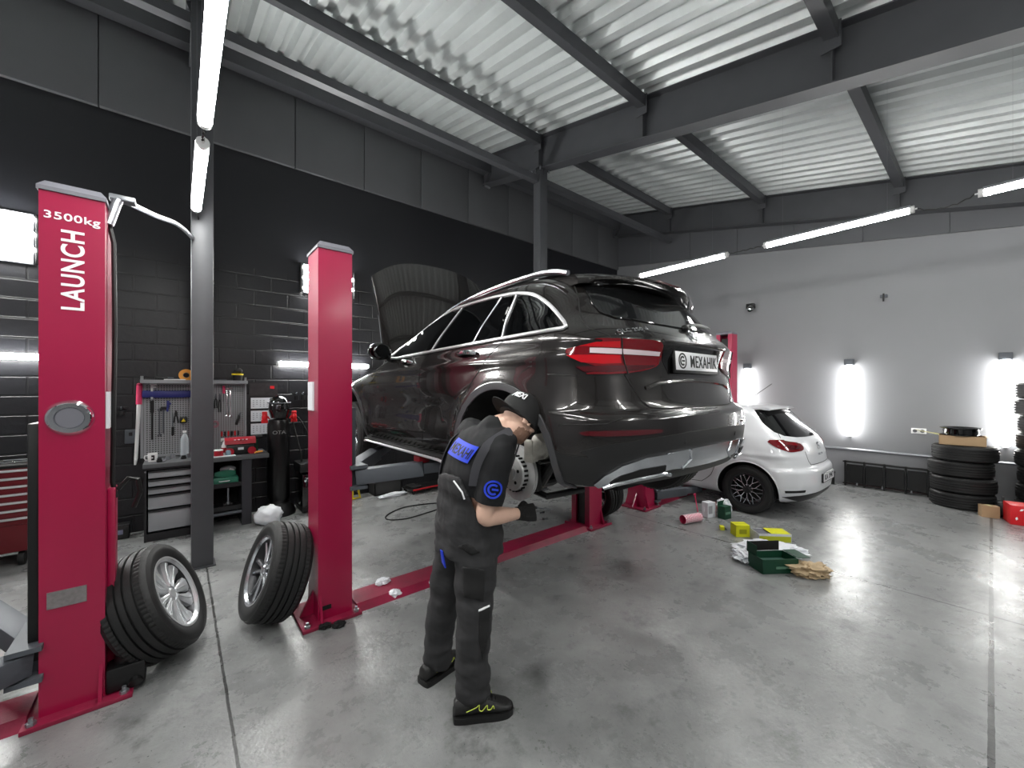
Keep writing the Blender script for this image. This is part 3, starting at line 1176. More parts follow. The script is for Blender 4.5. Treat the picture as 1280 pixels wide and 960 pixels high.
def patch(B, poly, off=.004, th=.012, grid=.05, mirror=False, mb=None):
    """raised plate over the body: poly in (a,z)"""
    mb = mb or MB()
    bm = bmesh.new()
    vs = []
    n = len(poly)
    for i in range(n):
        a = poly[i]; b = poly[(i+1) % n]
        k = max(1, int(math.hypot(b[0]-a[0], b[1]-a[1])/grid))
        for j in range(k):
            vs.append(bm.verts.new((a[0]+(b[0]-a[0])*j/k, a[1]+(b[1]-a[1])*j/k, 0)))
    f = bm.faces.new(vs)
    x0 = min(p[0] for p in poly); x1 = max(p[0] for p in poly)
    y0 = min(p[1] for p in poly); y1 = max(p[1] for p in poly)
    g = x0+grid*.53
    while g < x1:
        bmesh.ops.bisect_plane(bm, geom=bm.verts[:]+bm.edges[:]+bm.faces[:], plane_co=(g, 0, 0), plane_no=(1, 0, 0)); g += grid
    g = y0+grid*.53
    while g < y1:
        bmesh.ops.bisect_plane(bm, geom=bm.verts[:]+bm.edges[:]+bm.faces[:], plane_co=(0, g, 0), plane_no=(0, 1, 0)); g += grid
    bmesh.ops.triangulate(bm, faces=[q for q in bm.faces if len(q.verts) > 4])
    bm.verts.index_update()
    nv = len(bm.verts)
    top = []; bot = []
    for v in bm.verts:
        p = B.P(v.co.x, v.co.y); nn = B.N(v.co.x, v.co.y)
        top.append(p+nn*off); bot.append(p-nn*th)
    fs = [[v.index for v in q.verts] for q in bm.faces]
    fs2 = [[i+nv for i in reversed(q)] for q in fs]
    side = []
    for e in bm.edges:
        if len(e.link_faces) == 1:
            a, b = e.verts[0].index, e.verts[1].index
            side.append([a, b, b+nv, a+nv])
    bm.free()
    allv = top+bot
    mb.add(allv, fs+fs2+side)
    if mirror:
        mb.add([Vector((-p.x, p.y, p.z)) for p in allv], [q[::-1] for q in fs+fs2+side])
    return mb


def stripe(B, path, r=.004, off=0.0, mirror=False, mb=None, closed=False, step=.04):
    mb = mb or MB()
    pts = []
    n = len(path)
    for i in range(n if closed else n-1):
        a = path[i]; b = path[(i+1) % n]
        k = max(1, int(math.hypot(b[0]-a[0], b[1]-a[1])/step))
        for j in range(k):
            pts.append((a[0]+(b[0]-a[0])*j/k, a[1]+(b[1]-a[1])*j/k))
    if not closed:
        pts.append(path[-1])
    P3 = [B.P(a, z)+B.N(a, z)*off for a, z in pts]
    if closed:
        for _ in range(1):
            P3 = [(P3[i-1]+P3[i]*2+P3[(i+1) % len(P3)])/4 for i in range(len(P3))]
    mb.tube(P3, r, n=8, closed=closed)
    if mirror:
        mb.tube([Vector((-p.x, p.y, p.z)) for p in P3], r, n=8, closed=closed)
    return mb


def mirrored(poly):
    return [(-a, z) for a, z in reversed(poly)]


def arc_poly(cy, cz, r0, r1, a0, a1, n=28):
    o = [('y', cy+r1*math.cos(a0+(a1-a0)*i/n), cz+r1*math.sin(a0+(a1-a0)*i/n)) for i in range(n+1)]
    o += [('y', cy+r0*math.cos(a1+(a0-a1)*i/n), cz+r0*math.sin(a1+(a0-a1)*i/n)) for i in range(n+1)]
    return o


def cut_wells(o, wells):
    """boolean-cut wheel wells (cy, cz, r, x_in, x_out)"""
    cutters = []
    for (cy, cz, r, xi, xo) in wells:
        m = MB()
        m.cyl((xi, cy, cz), (xo, cy, cz), r, n=56)
        c = m.build('cutter', M_dark)
        cutters.append(c)
        md = o.modifiers.new('b', 'BOOLEAN'); md.operation = 'DIFFERENCE'; md.solver = 'EXACT'; md.object = c
        md.material_mode = 'TRANSFER'
    apply_mods(o)
    for c in cutters:
        d = c.data; bpy.data.objects.remove(c); bpy.data.meshes.remove(d)
    o.data.set_sharp_from_angle(angle=R(40))


def frange(a, b, st):
    n = max(1, int(round((b-a)/st)))
    return [a+(b-a)*i/n for i in range(n)]
# ================================================================ dark car on the lift
M_paint = mat('brown_grey_metallic', (.145, .134, .13), .22, .5, noise=.04, nscale=200, coat=1.0, coat_r=.03)
M_glass = mat('tinted_glass', (.012, .013, .015), .03, 0, spec=.8)
M_rglass = mat('rear_glass', (.06, .063, .066), .06, 0, spec=.8)
M_clad = mat('bumper_cladding', (.085, .085, .088), .5, 0, bump=.05, bscale=300)
M_archtrim = mat('arch_trim', (.30, .30, .31), .32, .2)
M_redlens = mat('red_lens', (.42, .008, .055), .12, coat=1.0)
M_redhot = mat('red_lens_inner', (.74, .02, .08), .15, coat=1.0)
M_dklens = mat('dark_red_lens', (.28, .01, .05), .1, coat=1.0)
M_whlens = mat('clear_lens', (.86, .80, .82), .15, coat=.6)
M_seam = mat('panel_gap', (.008, .008, .008), .7)
M_trim = mat('brushed_trim', (.84, .84, .85), .3, .55)
M_satin = mat('satin_chrome', (.78, .79, .81), .2, 1.0)


def flare(cy, cz, r0=.47, a=.02, s=.075):
    def f(y, z):
        d = math.hypot(y-cy, z-cz)
        return a*math.exp(-((d-r0)/s)**2) if d > r0-.2 else 0
    return f


AX_R, AX_F, AX_Z = .80, 3.42, .36
def suv_side(y, z):
    v = -.022*math.exp(-((z-.63)/.10)**2)*max(0, min(1, (y-1.2)/.3))*max(0, min(1, (3.1-y)/.3))
    v += .012*math.exp(-((z-.955)/.035)**2)
    return v


KEYS = ['hw', 'yr', 'yf', 'Lr', 'pr', 'Lf', 'pf', 'rt', 'ft']
SUVT = [
    # z    hw    yr    yf    Lr   pr   Lf   pf   rt   ft
    (.285, .80, .150, 3.80, .42, 2.6, .60, 2.6, .01, .03),
    (.310, .87, .080, 3.92, .42, 2.7, .60, 2.6, .01, .03),
    (.360, .905, .040, 4.00, .44, 2.8, .60, 2.6, .01, .03),
    (.450, .925, .012, 4.06, .44, 2.8, .62, 2.6, .01, .03),
    (.560, .932, .000, 4.08, .44, 2.8, .65, 2.6, .01, .03),
    (.640, .935, .004, 4.06, .44, 2.8, .65, 2.6, .01, .03),
    (.668, .935, .022, 4.05, .44, 2.8, .65, 2.6, .01, .03),
    (.690, .935, .060, 4.04, .44, 2.8, .65, 2.6, .01, .03),
    (.760, .937, .082, 3.98, .44, 2.8, .65, 2.6, .015, .03),
    (.820, .938, .092, 3.86, .44, 2.8, .62, 2.7, .02, .03),
    (.870, .938, .100, 3.60, .44, 2.8, .50, 3.0, .02, .03),
    (.940, .936, .104, 3.12, .44, 2.8, .35, 3.5, .025, .03),
    (1.00, .932, .092, 2.85, .44, 2.8, .30, 3.5, .03, .03),
    (1.040, .928, .078, 2.72, .44, 2.8, .30, 3.4, .035, .03),
    (1.065, .922, .084, 2.64, .44, 2.8, .30, 3.2, .04, .02),
    (1.100, .908, .108, 2.55, .44, 2.8, .32, 3.0, .045, .02),
    (1.140, .890, .150, 2.46, .44, 2.8, .34, 2.9, .05, .02),
    (1.180, .872, .192, 2.37, .44, 2.8, .36, 2.8, .05, .02),
    (1.250, .845, .252, 2.20, .44, 2.9, .38, 2.8, .05, .02),
    (1.340, .808, .325, 1.98, .44, 3.0, .40, 2.7, .05, .02),
    (1.400, .775, .380, 1.80, .44, 3.0, .40, 2.7, .05, .02),
    (1.440, .735, .440, 1.66, .42, 3.0, .40, 2.6, .05, .02),
    (1.475, .665, .520, 1.50, .40, 3.0, .38, 2.5, .05, .02),
    (1.500, .57, .620, 1.36, .36, 2.8, .34, 2.4, .04, .02),
    (1.515, .44, .740, 1.24, .26, 2.6, .24, 2.4, .02, .02),
    (1.522, .25, .850, 1.12, .14, 2.4, .12, 2.4, .0, .0),
]
SB = Body(KEYS, SUVT, bumps=(flare(AX_R, AX_Z), flare(AX_F, AX_Z), suv_side))
SX, SY = 2.36, 1.03
suv = thing('car', 'dark brown-grey estate car raised on the red lift, bonnet open', 'car', (SX, SY, LIFT))
zl = [.285, .295, .31, .33]+frange(.35, .64, .02)+frange(.64, .70, .006)+frange(.70, 1.0, .015)+frange(1.0, 1.2, .01)+frange(1.2, 1.44, .015)+frange(1.44, 1.522, .006)+[1.522]
body = SB.build(zl, 'body', M_paint).build('body', M_paint, None)
cut_wells(body, [(AX_R, AX_Z, .435, -1.2, -.56), (AX_R, AX_Z, .435, .56, 1.2), (AX_F, AX_Z, .43, -1.2, -.56), (AX_F, AX_Z, .43, .56, 1.2)])
body.parent = suv

# side glass
belt = lambda y: 1.094-.022*max(0, (y-.35))+.0*y
tip = ('y', .34, 1.100)
top_rear = [('y', .46, 1.205), ('y', .56, 1.285), ('y', .66, 1.338), ('y', .78, 1.364)]
top_mid = [('y', .83, 1.370), ('y', 1.00, 1.380), ('y', 1.25, 1.382), ('y', 1.42, 1.378)]
top_front = [('y', 1.50, 1.372), ('y', 1.66, 1.345), ('y', 1.85, 1.293), ('y', 2.05, 1.215), ('y', 2.25, 1.130)]
front_tip = ('y', 2.40, 1.062)


def bl(*ys): return [('y', y, belt(y)) for y in ys]


dlo = [tip]+top_rear+top_mid+top_front+[front_tip]+bl(2.2, 1.8, 1.4, 1.0, .7, .45)
patch(SB, conv(SB, dlo), .002, .01, .04).build('window_surround', M_gloss, body)
patch(SB, mirrored(conv(SB, dlo)), .002, .01, .04).build('window_surround', M_gloss, body)
w1 = [('y', .37, 1.108)]+top_rear[:-1]+[('y', .765, 1.356), ('y', .765, belt(.765)+.008)]+[('y', .5, belt(.5)+.008)]
w2 = [('y', .835, 1.36), ('y', .93, 1.366), ('y', 1.075, belt(1.07)+.01), ('y', .835, belt(.83)+.01)]
w3 = [('y', .955, 1.366), ('y', 1.25, 1.37), ('y', 1.36, 1.367), ('y', 1.585, belt(1.58)+.01), ('y', 1.10, belt(1.1)+.01)]
w4 = [('y', 1.50, 1.356), ('y', 1.66, 1.33), ('y', 1.85, 1.278), ('y', 2.05, 1.198), ('y', 2.22, 1.12), ('y', 2.30, belt(2.3)+.012), ('y', 1.70, belt(1.7)+.012)]
for nm, w, m_ in (('cargo_window', w1, M_glass), ('quarter_window', w2, M_glass), ('rear_door_window', w3, M_glass), ('front_door_window', w4, M_rglass)):
    pl = conv(SB, w)
    of_ = .017 if nm == 'front_door_window' else .008
    patch(SB, pl, of_, .008, .04).build(nm, m_, body)
    patch(SB, mirrored(pl), of_, .008, .04).build(nm, m_, body)
for nm in ('l', 'r'):
    sgn = 1 if nm == 'l' else -1
    path = [(sgn*a, z) for a, z in conv(SB, dlo)]
    stripe(SB, path, .0105, .010, closed=True, step=.03).build('window_trim', M_trim, body)
    for p in ([('y', .80, 1.362), ('y', .80, belt(.8))], [('y', .942, 1.366), ('y', 1.088, belt(1.09))], [('y', 1.40, 1.37), ('y', 1.63, belt(1.63))]):
        stripe(SB, [(sgn*a, z) for a, z in conv(SB, p)],   .006, .006).build('pillar_trim', M_trim, body)
# front quarter: mirror base + rear view mirror
for sx in (-1, 1):
    mb = MB()
    mb.ell((0, 0, 0), (.105, .06, .075), T(sx*1.02, 2.36, 1.115) @ RZ(sx*.15), 20, 12)
    mi = mb.build('door_mirror', M_gloss, suv)
    mb = MB(); mb.tube([(sx*.90, 2.38, 1.05), (sx*.96, 2.37, 1.07), (sx*1.0, 2.36, 1.09)], [.03, .025, .03], n=10); mb.build('mirror_foot', M_black, mi)
    mb = MB(); mb.lathe([(0, 0), (.06, 0), (.058, .006)], 24, T(sx*1.02, 2.305, 1.115) @ RX(PI/2)); mb.build('mirror_glass', M_rglass, mi)
# roof rails
for sx in (-1, 1):
    pts = cat_rom([(sx*.735, 1.88, 1.335), (sx*.73, 1.72, 1.390), (sx*.725, 1.45, 1.442), (sx*.72, 1.1, 1.472), (sx*.715, .75, 1.478), (sx*.71, .58, 1.465), (sx*.705, .47, 1.435)], 6)
    mb = MB(); mb.tube(pts, .017, n=10); mb.build('roof_rail', M_satin, suv)
# door handles
for sx in (1, -1):
    for y0, z0 in ((1.03, 1.015), (1.90, 1.000)):
        mb = MB()
        a0, a1 = SB.aY(y0, z0), SB.aY(y0+.20, z0)
        pts = []
        for k in range(9):
            u = k/8
            a = a0+(a1-a0)*u
            z = z0+.008*math.sin(PI*u)
            p = SB.P(sx*a, z)+SB.N(sx*a, z)*(.004+.034*math.sin(PI*u)**.5)
            pts.append(p)
        mb.tube(pts, [.011]+[.014]*7+[.011], n=10)
        hd = mb.build('door_handle', M_chrome, body)
        patch(SB, [(sx*a, z) for a, z in chaikin([(a0+.03, z0-.03), (a1-.03, z0-.03), (a1-.03, z0+.025), (a0+.03, z0+.025)], 2)], .001, .006).build('handle_cup', M_gloss, hd)
# panel gaps
for sg in (1, -1):
    for p in ([('y', .77, 1.085), ('y', .85, 1.03), ('y', .97, .92), ('y', 1.08, .825), ('y', 1.14, .77)],
              [('y', 1.66, 1.05), ('y', 1.74, .98), ('y', 1.78, .90), ('y', 1.79, .70), ('y', 1.79, .38)],
              [('y', 2.42, 1.045), ('y', 2.68, .97), ('y', 2.72, .90), ('y', 2.86, .82)],
              [('y', .33, .62), ('y', .22, .625), ('y', .14, .63), ('x', -.72, .655)],
              [('y', .42, .87), ('y', .28, .86), ('y', .2, .80), ('y', .25, .66), ('y', .33, .62)][:2]):
        stripe(SB, [(sg*a, z) for a, z in conv(SB, p)], .0035, -.001).build('panel_gap', M_seam, body)
# tailgate outline
tg = conv(SB, [('y', .62, 1.468), ('y', .50, 1.40), ('y', .405, 1.28), ('y', .34, 1.17), ('x', -.78, 1.10), ('x', -.715, 1.06), ('x', -.675, .98), ('x', -.62, .86), ('x', -.545, .735), ('x', -.50, .70), ('x', -.40, .693), ('x', 0, .69)])
tgp = tg+[(-a, z) for a, z in reversed(tg[:-1])]
stripe(SB, tgp, .0045, -.001).build('tailgate_gap', M_seam, body)
# rear window + spoiler
rw = [('x', -.60, 1.385), ('x', -.62, 1.33), ('x', -.64, 1.25), ('x', -.635, 1.20), ('x', -.58, 1.172), ('x', -.3, 1.160), ('x', 0, 1.156)]
rwl = conv(SB, rw)
rwp = rwl+[(-a, z) for a, z in reversed(rwl[:-1])]
rwin = patch(SB, rwp, .003, .01, .06).build('rear_window', M_rglass, body)
stripe(SB, rwp, .006, .002).build('window_seal', M_gloss, rwin)
for zz in [1.19+.022*i for i in range(9)]:
    pass
mb = MB()
rings = []
for k in range(25):
    u = -1+2*k/24
    x = u*.665
    e = abs(u)**2.5
    dy = .10*u*u
    dz = -.012*u*u-.035*e
    rings.append([(x, .80+dy*.3, 1.527+dz*.5-.03*u*u), (x, .55+dy, 1.512+dz), (x, .36+dy, 1.482+dz), (x, .275+dy+.06*e, 1.456+dz), (x, .272+dy+.06*e, 1.440+dz), (x, .33+dy, 1.425+dz), (x, .47+dy, 1.418+dz), (x, .80+dy*.3, 1.45)])
mb.loft(rings, True, True)
sp = mb.build('roof_spoiler', M_paint, suv)
mb = MB()
rings = []
for k in range(25):
    u = -1+2*k/24
    x = u*.60
    e = abs(u)**2.5
    dy = .10*u*u; dz = -.012*u*u-.035*e
    rings.append([(x, .30+dy+.05*e, 1.434+dz), (x, .335+dy, 1.421+dz), (x, .46+dy, 1.412+dz), (x, .46+dy, 1.418+dz), (x, .34+dy, 1.428+dz)])
mb.loft(rings, True, True); mb.build('spoiler_underside', M_gloss, sp)
mb = MB(); mb.box((0, .268, 1.449), (.26, .006, .010)); mb.build('brake_lamp', M_dklens, sp)
# tail lights
tl = [('y', .345, .985), ('y', .27, 1.012), ('y', .19, 1.035), ('x', -.80, 1.043), ('x', -.60, 1.048), ('x', -.40, 1.047), ('x', -.372, 1.02), ('x', -.365, .94), ('x', -.42, .905), ('x', -.55, .880), ('x', -.70, .868), ('x', -.84, .868), ('y', .20, .890), ('y', .28, .935)]
band = [('x', -.80, .999), ('x', -.72, 1.000), ('x', -.39, .994), ('x', -.39, .972), ('x', -.72, .972), ('x', -.80, .974)]
hot = [('x', -.84, 1.008), ('x', -.78, 1.028), ('x', -.67, 1.034), ('x', -.66, 1.004), ('x', -.72, 1.006)]
hot2 = [('x', -.88, .962), ('x', -.74, .966), ('x', -.655, .966), ('x', -.645, .925), ('x', -.74, .920), ('x', -.83, .928)]
low = [('x', -.85, .906), ('x', -.74, .910), ('x', -.41, .921), ('x', -.435, .909), ('x', -.56, .888), ('x', -.72, .878), ('x', -.82, .880)]
for sg in (1, -1):
    q = lambda P: [(sg*a, z) for a, z in (conv(SB, P) if sg > 0 else reversed(conv(SB, P)))]
    lens = patch(SB, chaikin(q(tl), 1), .009, .02, .04).build('tail_light', M_redlens, suv)
    patch(SB, q(band), .0125, .006, .05).build('light_bar', M_whlens, lens)
    patch(SB, q(hot), .0115, .006, .05).build('upper_lens', M_redhot, lens)
    patch(SB, q(hot2), .0115, .006, .05).build('middle_lens', M_redhot, lens)
    patch(SB, q(low), .0115, .006, .05).build('lower_lens', M_dklens, lens)
    stripe(SB, [(sg*a, z) for a, z in conv(SB, [('x', -.66, 1.05), ('x', -.645, .98), ('x', -.61, .868)])], .004, .011).build('panel_gap', M_seam, lens)
# plate recess, ledge, plate
rc = conv(SB, [('x', -.36, 1.032), ('x', -.345, .95), ('x', -.29, .872), ('x', 0, .862)])
rcp = rc+[(-a, z) for a, z in reversed(rc[:-1])]
rcp = rcp+[(-a, z) for a, z in []]
top = conv(SB, [('x', .2, 1.036), ('x', 0, 1.038), ('x', -.2, 1.036)])
rec = patch(SB, rcp+top, .0015, .01, .06).build('plate_recess', M_gloss, body)
stripe(SB, conv(SB, [('x', -.375, 1.052), ('x', -.2, 1.055), ('x', 0, 1.056), ('x', .2, 1.055), ('x', .375, 1.052)]), .010, .004).build('tailgate_grip', M_paint, body)
py0 = SB.P(0, .945)
fr = Matrix(((1, 0, 0, 0), (0, 0, -1, py0.y-.012), (0, 1, 0, .945), (0, 0, 0, 1))) @ RX(-.06)
mb = MB(); mb.box((0, 0, 0), (.53, .125, .018), fr, bev=.004)
fr_o = mb.build('plate_frame', M_black, suv)
mb = MB(); mb.box((0, .007, .0095), (.515, .104, .004), fr, bev=.002)
M_pl = mat('plate_white', (.90, .90, .91), .3)
pl_o = mb.build('number_plate', M_pl, fr_o, label='white plate lettered MEXAHIK with a round logo')
M_ink = mat('black_ink', (.02, .02, .022), .5)
MB().text('MEXAHIK', width=.335, height=.070, depth=.002, M=fr @ T(.075, .007, .0116), bold=.006, spacing=1.1).build('plate_lettering', M_ink, pl_o, smooth=0)


def round_logo(mb, M, r, d=.002):
    """ring with an open C-like mark and a bar, as on the plate, sleeve and cap"""
    def arc(r0, r1, a0, a1, n=40):
        mb.prism([(r1*math.cos(a0+(a1-a0)*i/n), r1*math.sin(a0+(a1-a0)*i/n)) for i in range(n+1)]+[(r0*math.cos(a1+(a0-a1)*i/n), r0*math.sin(a1+(a0-a1)*i/n)) for i in range(n+1)], d, M)
    arc(r*.80, r, 0, 2*PI*.999)
    arc(r*.40, r*.62, R(50), R(310))
    mb.prism([(-.15*r, -.10*r), (.55*r, -.10*r), (.55*r, .10*r), (-.15*r, .10*r)], d, M)
    return mb


round_logo(MB(), fr @ T(-.185, .007, .0116), .045).build('plate_logo', M_ink, pl_o, smooth=0)


def on_body(B, a, z, off=.003):
    """matrix on the surface, x to the right seen from behind, y up, z out"""
    p = B.P(a, z); n = B.N(a, z)
    up = (B.P(a, z+.02)-B.P(a, z-.02)).normalized()
    x = up.cross(n).normalized()
    y = n.cross(x)
    m = Matrix((x, y, n)).transposed().to_4x4(); m.translation = p+n*off
    return m


# three-pointed star and model lettering
Ms = on_body(SB, 0, 1.105, .004)
mb = MB()
mb.tube([Ms @ Vector((.040*math.cos(2*PI*i/40), .040*math.sin(2*PI*i/40), .004)) for i in range(40)], .0038, n=8, closed=True)
for k in range(3):
    a = PI/2+2*PI*k/3
    mb.prism([(.009*math.cos(a+1.05), .009*math.sin(a+1.05)), (.009*math.cos(a-1.05), .009*math.sin(a-1.05)), (.039*math.cos(a), .039*math.sin(a))], .006, Ms)
mb.build('round_badge', M_chrome, suv)
a_l = SB.aX(-.56, 1.098)
MB().text('GLC 250 d', width=.225, height=.026, depth=.003, M=on_body(SB, a_l, 1.098, .003), bold=.012).build('model_lettering', M_chrome, suv, smooth=0)
# rear wiper
mb = MB()
for (x0, z0), (x1, z1), r in (((.02, 1.165), (.34, 1.182), .007), ((.08, 1.185), (.46, 1.195), .006)):
    pts = []
    for k in range(8):
        u = k/7
        x = x0+(x1-x0)*u; z = z0+(z1-z0)*u
        a = SB.aX(x, z)
        pts.append(SB.P(a, z)+SB.N(a, z)*(.022+.006*math.sin(PI*u)))
    mb.tube(pts, r, n=8)
p = SB.P(0, 1.155)+SB.N(0, 1.155)*.01
mb.ell(p, (.035, .022, .022))
mb.build('rear_wiper', M_black, suv)
# bumper: reflectors, cladding, chrome skid with exhaust trims, sensors
cl = conv(SB, [('y', .365, .345), ('y', .365, .50), ('y', .30, .475), ('y', .20, .468), ('x', -.88, .495), ('x', -.80, .530), ('x', -.60, .552), ('x', -.3, .565), ('x', 0, .568)])
clb = [(-a, z) for a, z in reversed(cl[:-1])]
bot = conv(SB, [('r', .25, .318), ('x', .6, .318), ('x', 0, .318), ('x', -.6, .318), ('y', .25, .318)])
patch(SB, cl+clb+bot, .006, .02, .06).build('lower_cladding', M_clad, body)
for sg in (1, -1):
    q = lambda P: [(sg*a, z) for a, z in (conv(SB, P) if sg > 0 else reversed(conv(SB, P)))]
    patch(SB, chaikin(q([('x', -.89, .585), ('x', -.86, .597), ('x', -.52, .597), ('x', -.49, .585), ('x', -.52, .573), ('x', -.86, .570)]), 1), .009, .01, .05).build('bumper_reflector', M_dklens, body)
    sk = patch(SB, q([('x', -.80, .340), ('x', -.78, .385), ('x', -.72, .430), ('x', -.60, .462), ('x', -.42, .470), ('x', -.40, .385), ('x', -.62, .368), ('x', -.74, .332), ('x', -.77, .322)]), .020, .02, .05).build('exhaust_trim', M_satin, body)
    patch(SB, q([('x', -.745, .350), ('x', -.71, .385), ('x', -.62, .408), ('x', -.46, .415), ('x', -.45, .385), ('x', -.62, .366), ('x', -.72, .340)]), .023, .006, .05).build('exhaust_opening', M_dark, sk)
    stripe(SB, q([('x', -.755, .328), ('x', -.72, .345), ('x', -.62, .362), ('x', -.45, .372), ('x', -.40, .36)]), .010, .024).build('exhaust_lip', M_satin, sk)
skc = conv(SB, [('x', -.46, .472), ('x', -.2, .478), ('x', 0, .480)])
skb = conv(SB, [('x', .42, .385), ('x', .2, .372), ('x', 0, .370), ('x', -.2, .372), ('x', -.42, .385)])
skid = patch(SB, skc+[(-a, z) for a, z in reversed(skc[:-1])]+skb, .016, .02, .05).build('skid_plate', M_satin, body)
for xx in (-.26, .26):
    stripe(SB, conv(SB, [('x', xx, .475), ('x', xx*.9, .42), ('x', xx*1.15, .378)]), .008, .017).build('skid_rib', M_satin, skid)
for xx in (-.30, .34, .75):
    m = MB(); Mx = on_body(SB, SB.aX(xx, .515), .515, .006); m.lathe([(0, .004), (.011, .003), (.013, 0)], 16, Mx); m.build('parking_sensor', M_black, body)
# crease lines of the tailgate
stripe(SB, conv(SB, [('x', -.50, .80), ('x', -.40, .825), ('x', -.2, .838), ('x', 0, .842), ('x', .2, .838), ('x', .40, .825), ('x', .50, .80)]), .012, -.004).build('tailgate_crease', M_paint, body)
# arch trims, running boards
for sg in (1, -1):
    for cy in (AX_R, AX_F):
        if cy == AX_R:
            P = arc_poly(cy, AX_Z, .434, .472, R(-8), R(188), 44)
        else:
            P = arc_poly(cy, AX_Z, .428, .462, R(0), R(188), 44)
        poly = [(sg*a, z) for a, z in (conv(SB, P) if sg > 0 else reversed(conv(SB, P)))]
        patch(SB, poly, .010, .03, .06).build('arch_trim', M_archtrim, body)
    x = -sg*.945
    mb = MB()
    mb.loft([[(x-sg*.035, yy, .292), (x-sg*.030, yy, .322), (x+sg*.03, yy, .336), (x+sg*.09, yy, .336), (x+sg*.09, yy, .292), (x, yy, .28)] for yy in (1.34, 1.42, 2.0, 2.78, 2.86)])
    rb = mb.build('running_board', M_clad, suv)
    MB().tube([(x-sg*.034, yy, .302-(.008 if yy in (1.36, 2.84) else 0)) for yy in (1.36, 1.42, 2.0, 2.78, 2.84)], .010, n=10).build('board_edge', M_trim, rb)
    for i in range(16):
        yy = 1.46+i*.088
        MB().box((x+sg*.035, yy, .339), (.05, .045, .006), bev=.002).build('step_rubber', M_black, rb)
# bonnet, standing open
mb = MB()
def hood(s, t, off):
    L = 1.30-.20*abs(s)**3.0
    x = s*.80*(1-.05*t)
    a = R(66)
    b = .07*(1-s*s)+.05*math.sin(PI*t)-.05*(abs(s)**6)
    y = 2.74+t*L*math.cos(a)-math.sin(a)*(b+off)
    z = 1.02+t*L*math.sin(a)+math.cos(a)*(b+off)
    return Vector((x, y, z))
nu, nv = 30, 22
vs = []; fs = []
for off in (0, -.03):
    for j in range(nv+1):
        for i in range(nu+1):
            vs.append(hood(-1+2*i/nu, j/nv, off))
K = (nu+1)*(nv+1)
for j in range(nv):
    for i in range(nu):
        a = j*(nu+1)+i
        fs.append([a, a+1, a+nu+2, a+nu+1]); fs.append([K+a, K+a+nu+1, K+a+nu+2, K+a+1])
edge = [i for i in range(nu+1)]+[j*(nu+1)+nu for j in range(1, nv+1)]+[nv*(nu+1)+i for i in range(nu-1, -1, -1)]+[j*(nu+1) for j in range(nv-1, 0, -1)]
for k in range(len(edge)):
    a, b = edge[k], edge[(k+1) % len(edge)]
    fs.append([a, a+K, b+K, b])
mb.add(vs, fs)
bon = mb.build('bonnet', M_paint, suv)
for sx in (-1, 1):
    MB().tube([(sx*.74, 2.80, 1.0), (sx*.76, 2.95, 1.25), (sx*.765, 3.02, 1.55)], .012, n=8).build('gas_strut', M_steel, bon)
# wheels (rear left wheel is off) and brake
fw = bpy.data.objects.new('road_wheel', None); COL.objects.link(fw); fw.parent = suv; fw.location = (-.815, AX_F, .30)
wheel_parts(fw, .355, .24, .24, 'twin', RZ(PI))
for lx, ly, rz in ((.815, AX_F, PI), (.80, AX_R, PI)):
    c = copy_tree(fw, suv); c.location = (lx, ly, .30); c.rotation_euler = (0, 0, rz)
# rear brake: disc, hat, studs, caliper, arms
M_disc = mat('brake_disc_steel', (.78, .78, .78), .38, .25, noise=.18, nscale=30)
M_caliper = mat('caliper_alloy', (.72, .71, .68), .5, .5, noise=.2, nscale=40, bump=.2)
by, bz, bx = .79, .295, -.80
mb = MB()
mb.lathe([(.10, .0), (.165, 0), (.165, .008), (.10, .008)], 56, T(bx, by, bz) @ RY(-PI/2), closed=True)
mb.lathe([(.10, -.014), (.165, -.014), (.165, -.006), (.10, -.006)], 56, T(bx, by, bz) @ RY(-PI/2), closed=True)
for k in range(28):
    a = 2*PI*k/28
    mb.box((bx+.003, by+.133*math.cos(a), bz+.133*math.sin(a)), (.008, .008, .008))
disc = mb.build('brake_disc', M_disc, suv)
mb = MB()
mb.lathe([(.104, .004), (.104, .035), (.098, .044), (.040, .046), (.040, .060), (.030, .064), (0, .064)], 48, T(bx, by, bz) @ RY(-PI/2))
mb.build('disc_hat', M_disc, disc)
for k in range(5):
    a = 2*PI*k/5+.3
    m = MB(); m.cyl((bx-.044, by+.062*math.cos(a), bz+.062*math.sin(a)), (bx-.048, by+.062*math.cos(a), bz+.062*math.sin(a)), .010, n=14)
    m.build('bolt_hole', M_dark, disc)
mb = MB()
for i in range(24):
    a = 2*PI*i/24
    mb.box((bx-.02, by+.106*math.cos(a), bz+.106*math.sin(a)), (.03, .008, .012))
mb.build('hat_vent', M_dark, disc)
mb = MB()
mb.box((0, 0, 0), (.12, .09, .15), T(bx+.01, by-.19, bz+.17) @ RX(.55), bev=.022)
mb.cyl((bx+.02, by-.20, bz+.14), (bx+.13, by-.20, bz+.14), .034, n=20)
mb.box((bx-.045, by-.155, bz+.15), (.02, .07, .13), bev=.008)
cal = mb.build('brake_caliper', M_caliper, suv)
mb = MB()
for dz in (-.075, .085):
    mb.cyl((bx-.03, by-.20+dz*.3, bz+.17+dz), (bx+.06, by-.20+dz*.3, bz+.17+dz), .013, n=8)
mb.tube(cat_rom([(bx+.06, by-.22, bz+.17), (bx+.03, by-.28, bz+.22), (bx+.08, by-.25, bz+.30), (bx+.2, by-.2, bz+.36)], 6), .008, n=8)
mb.build('brake_hose', M_cable, cal)
mb = MB()
mb.box((bx+.07, by-.02, bz), (.07, .22, .22), bev=.03)
mb.tube([(bx+.07, by, bz-.09), (bx+.25, by-.04, bz-.08), (bx+.52, by, bz-.03)], .032, n=10)
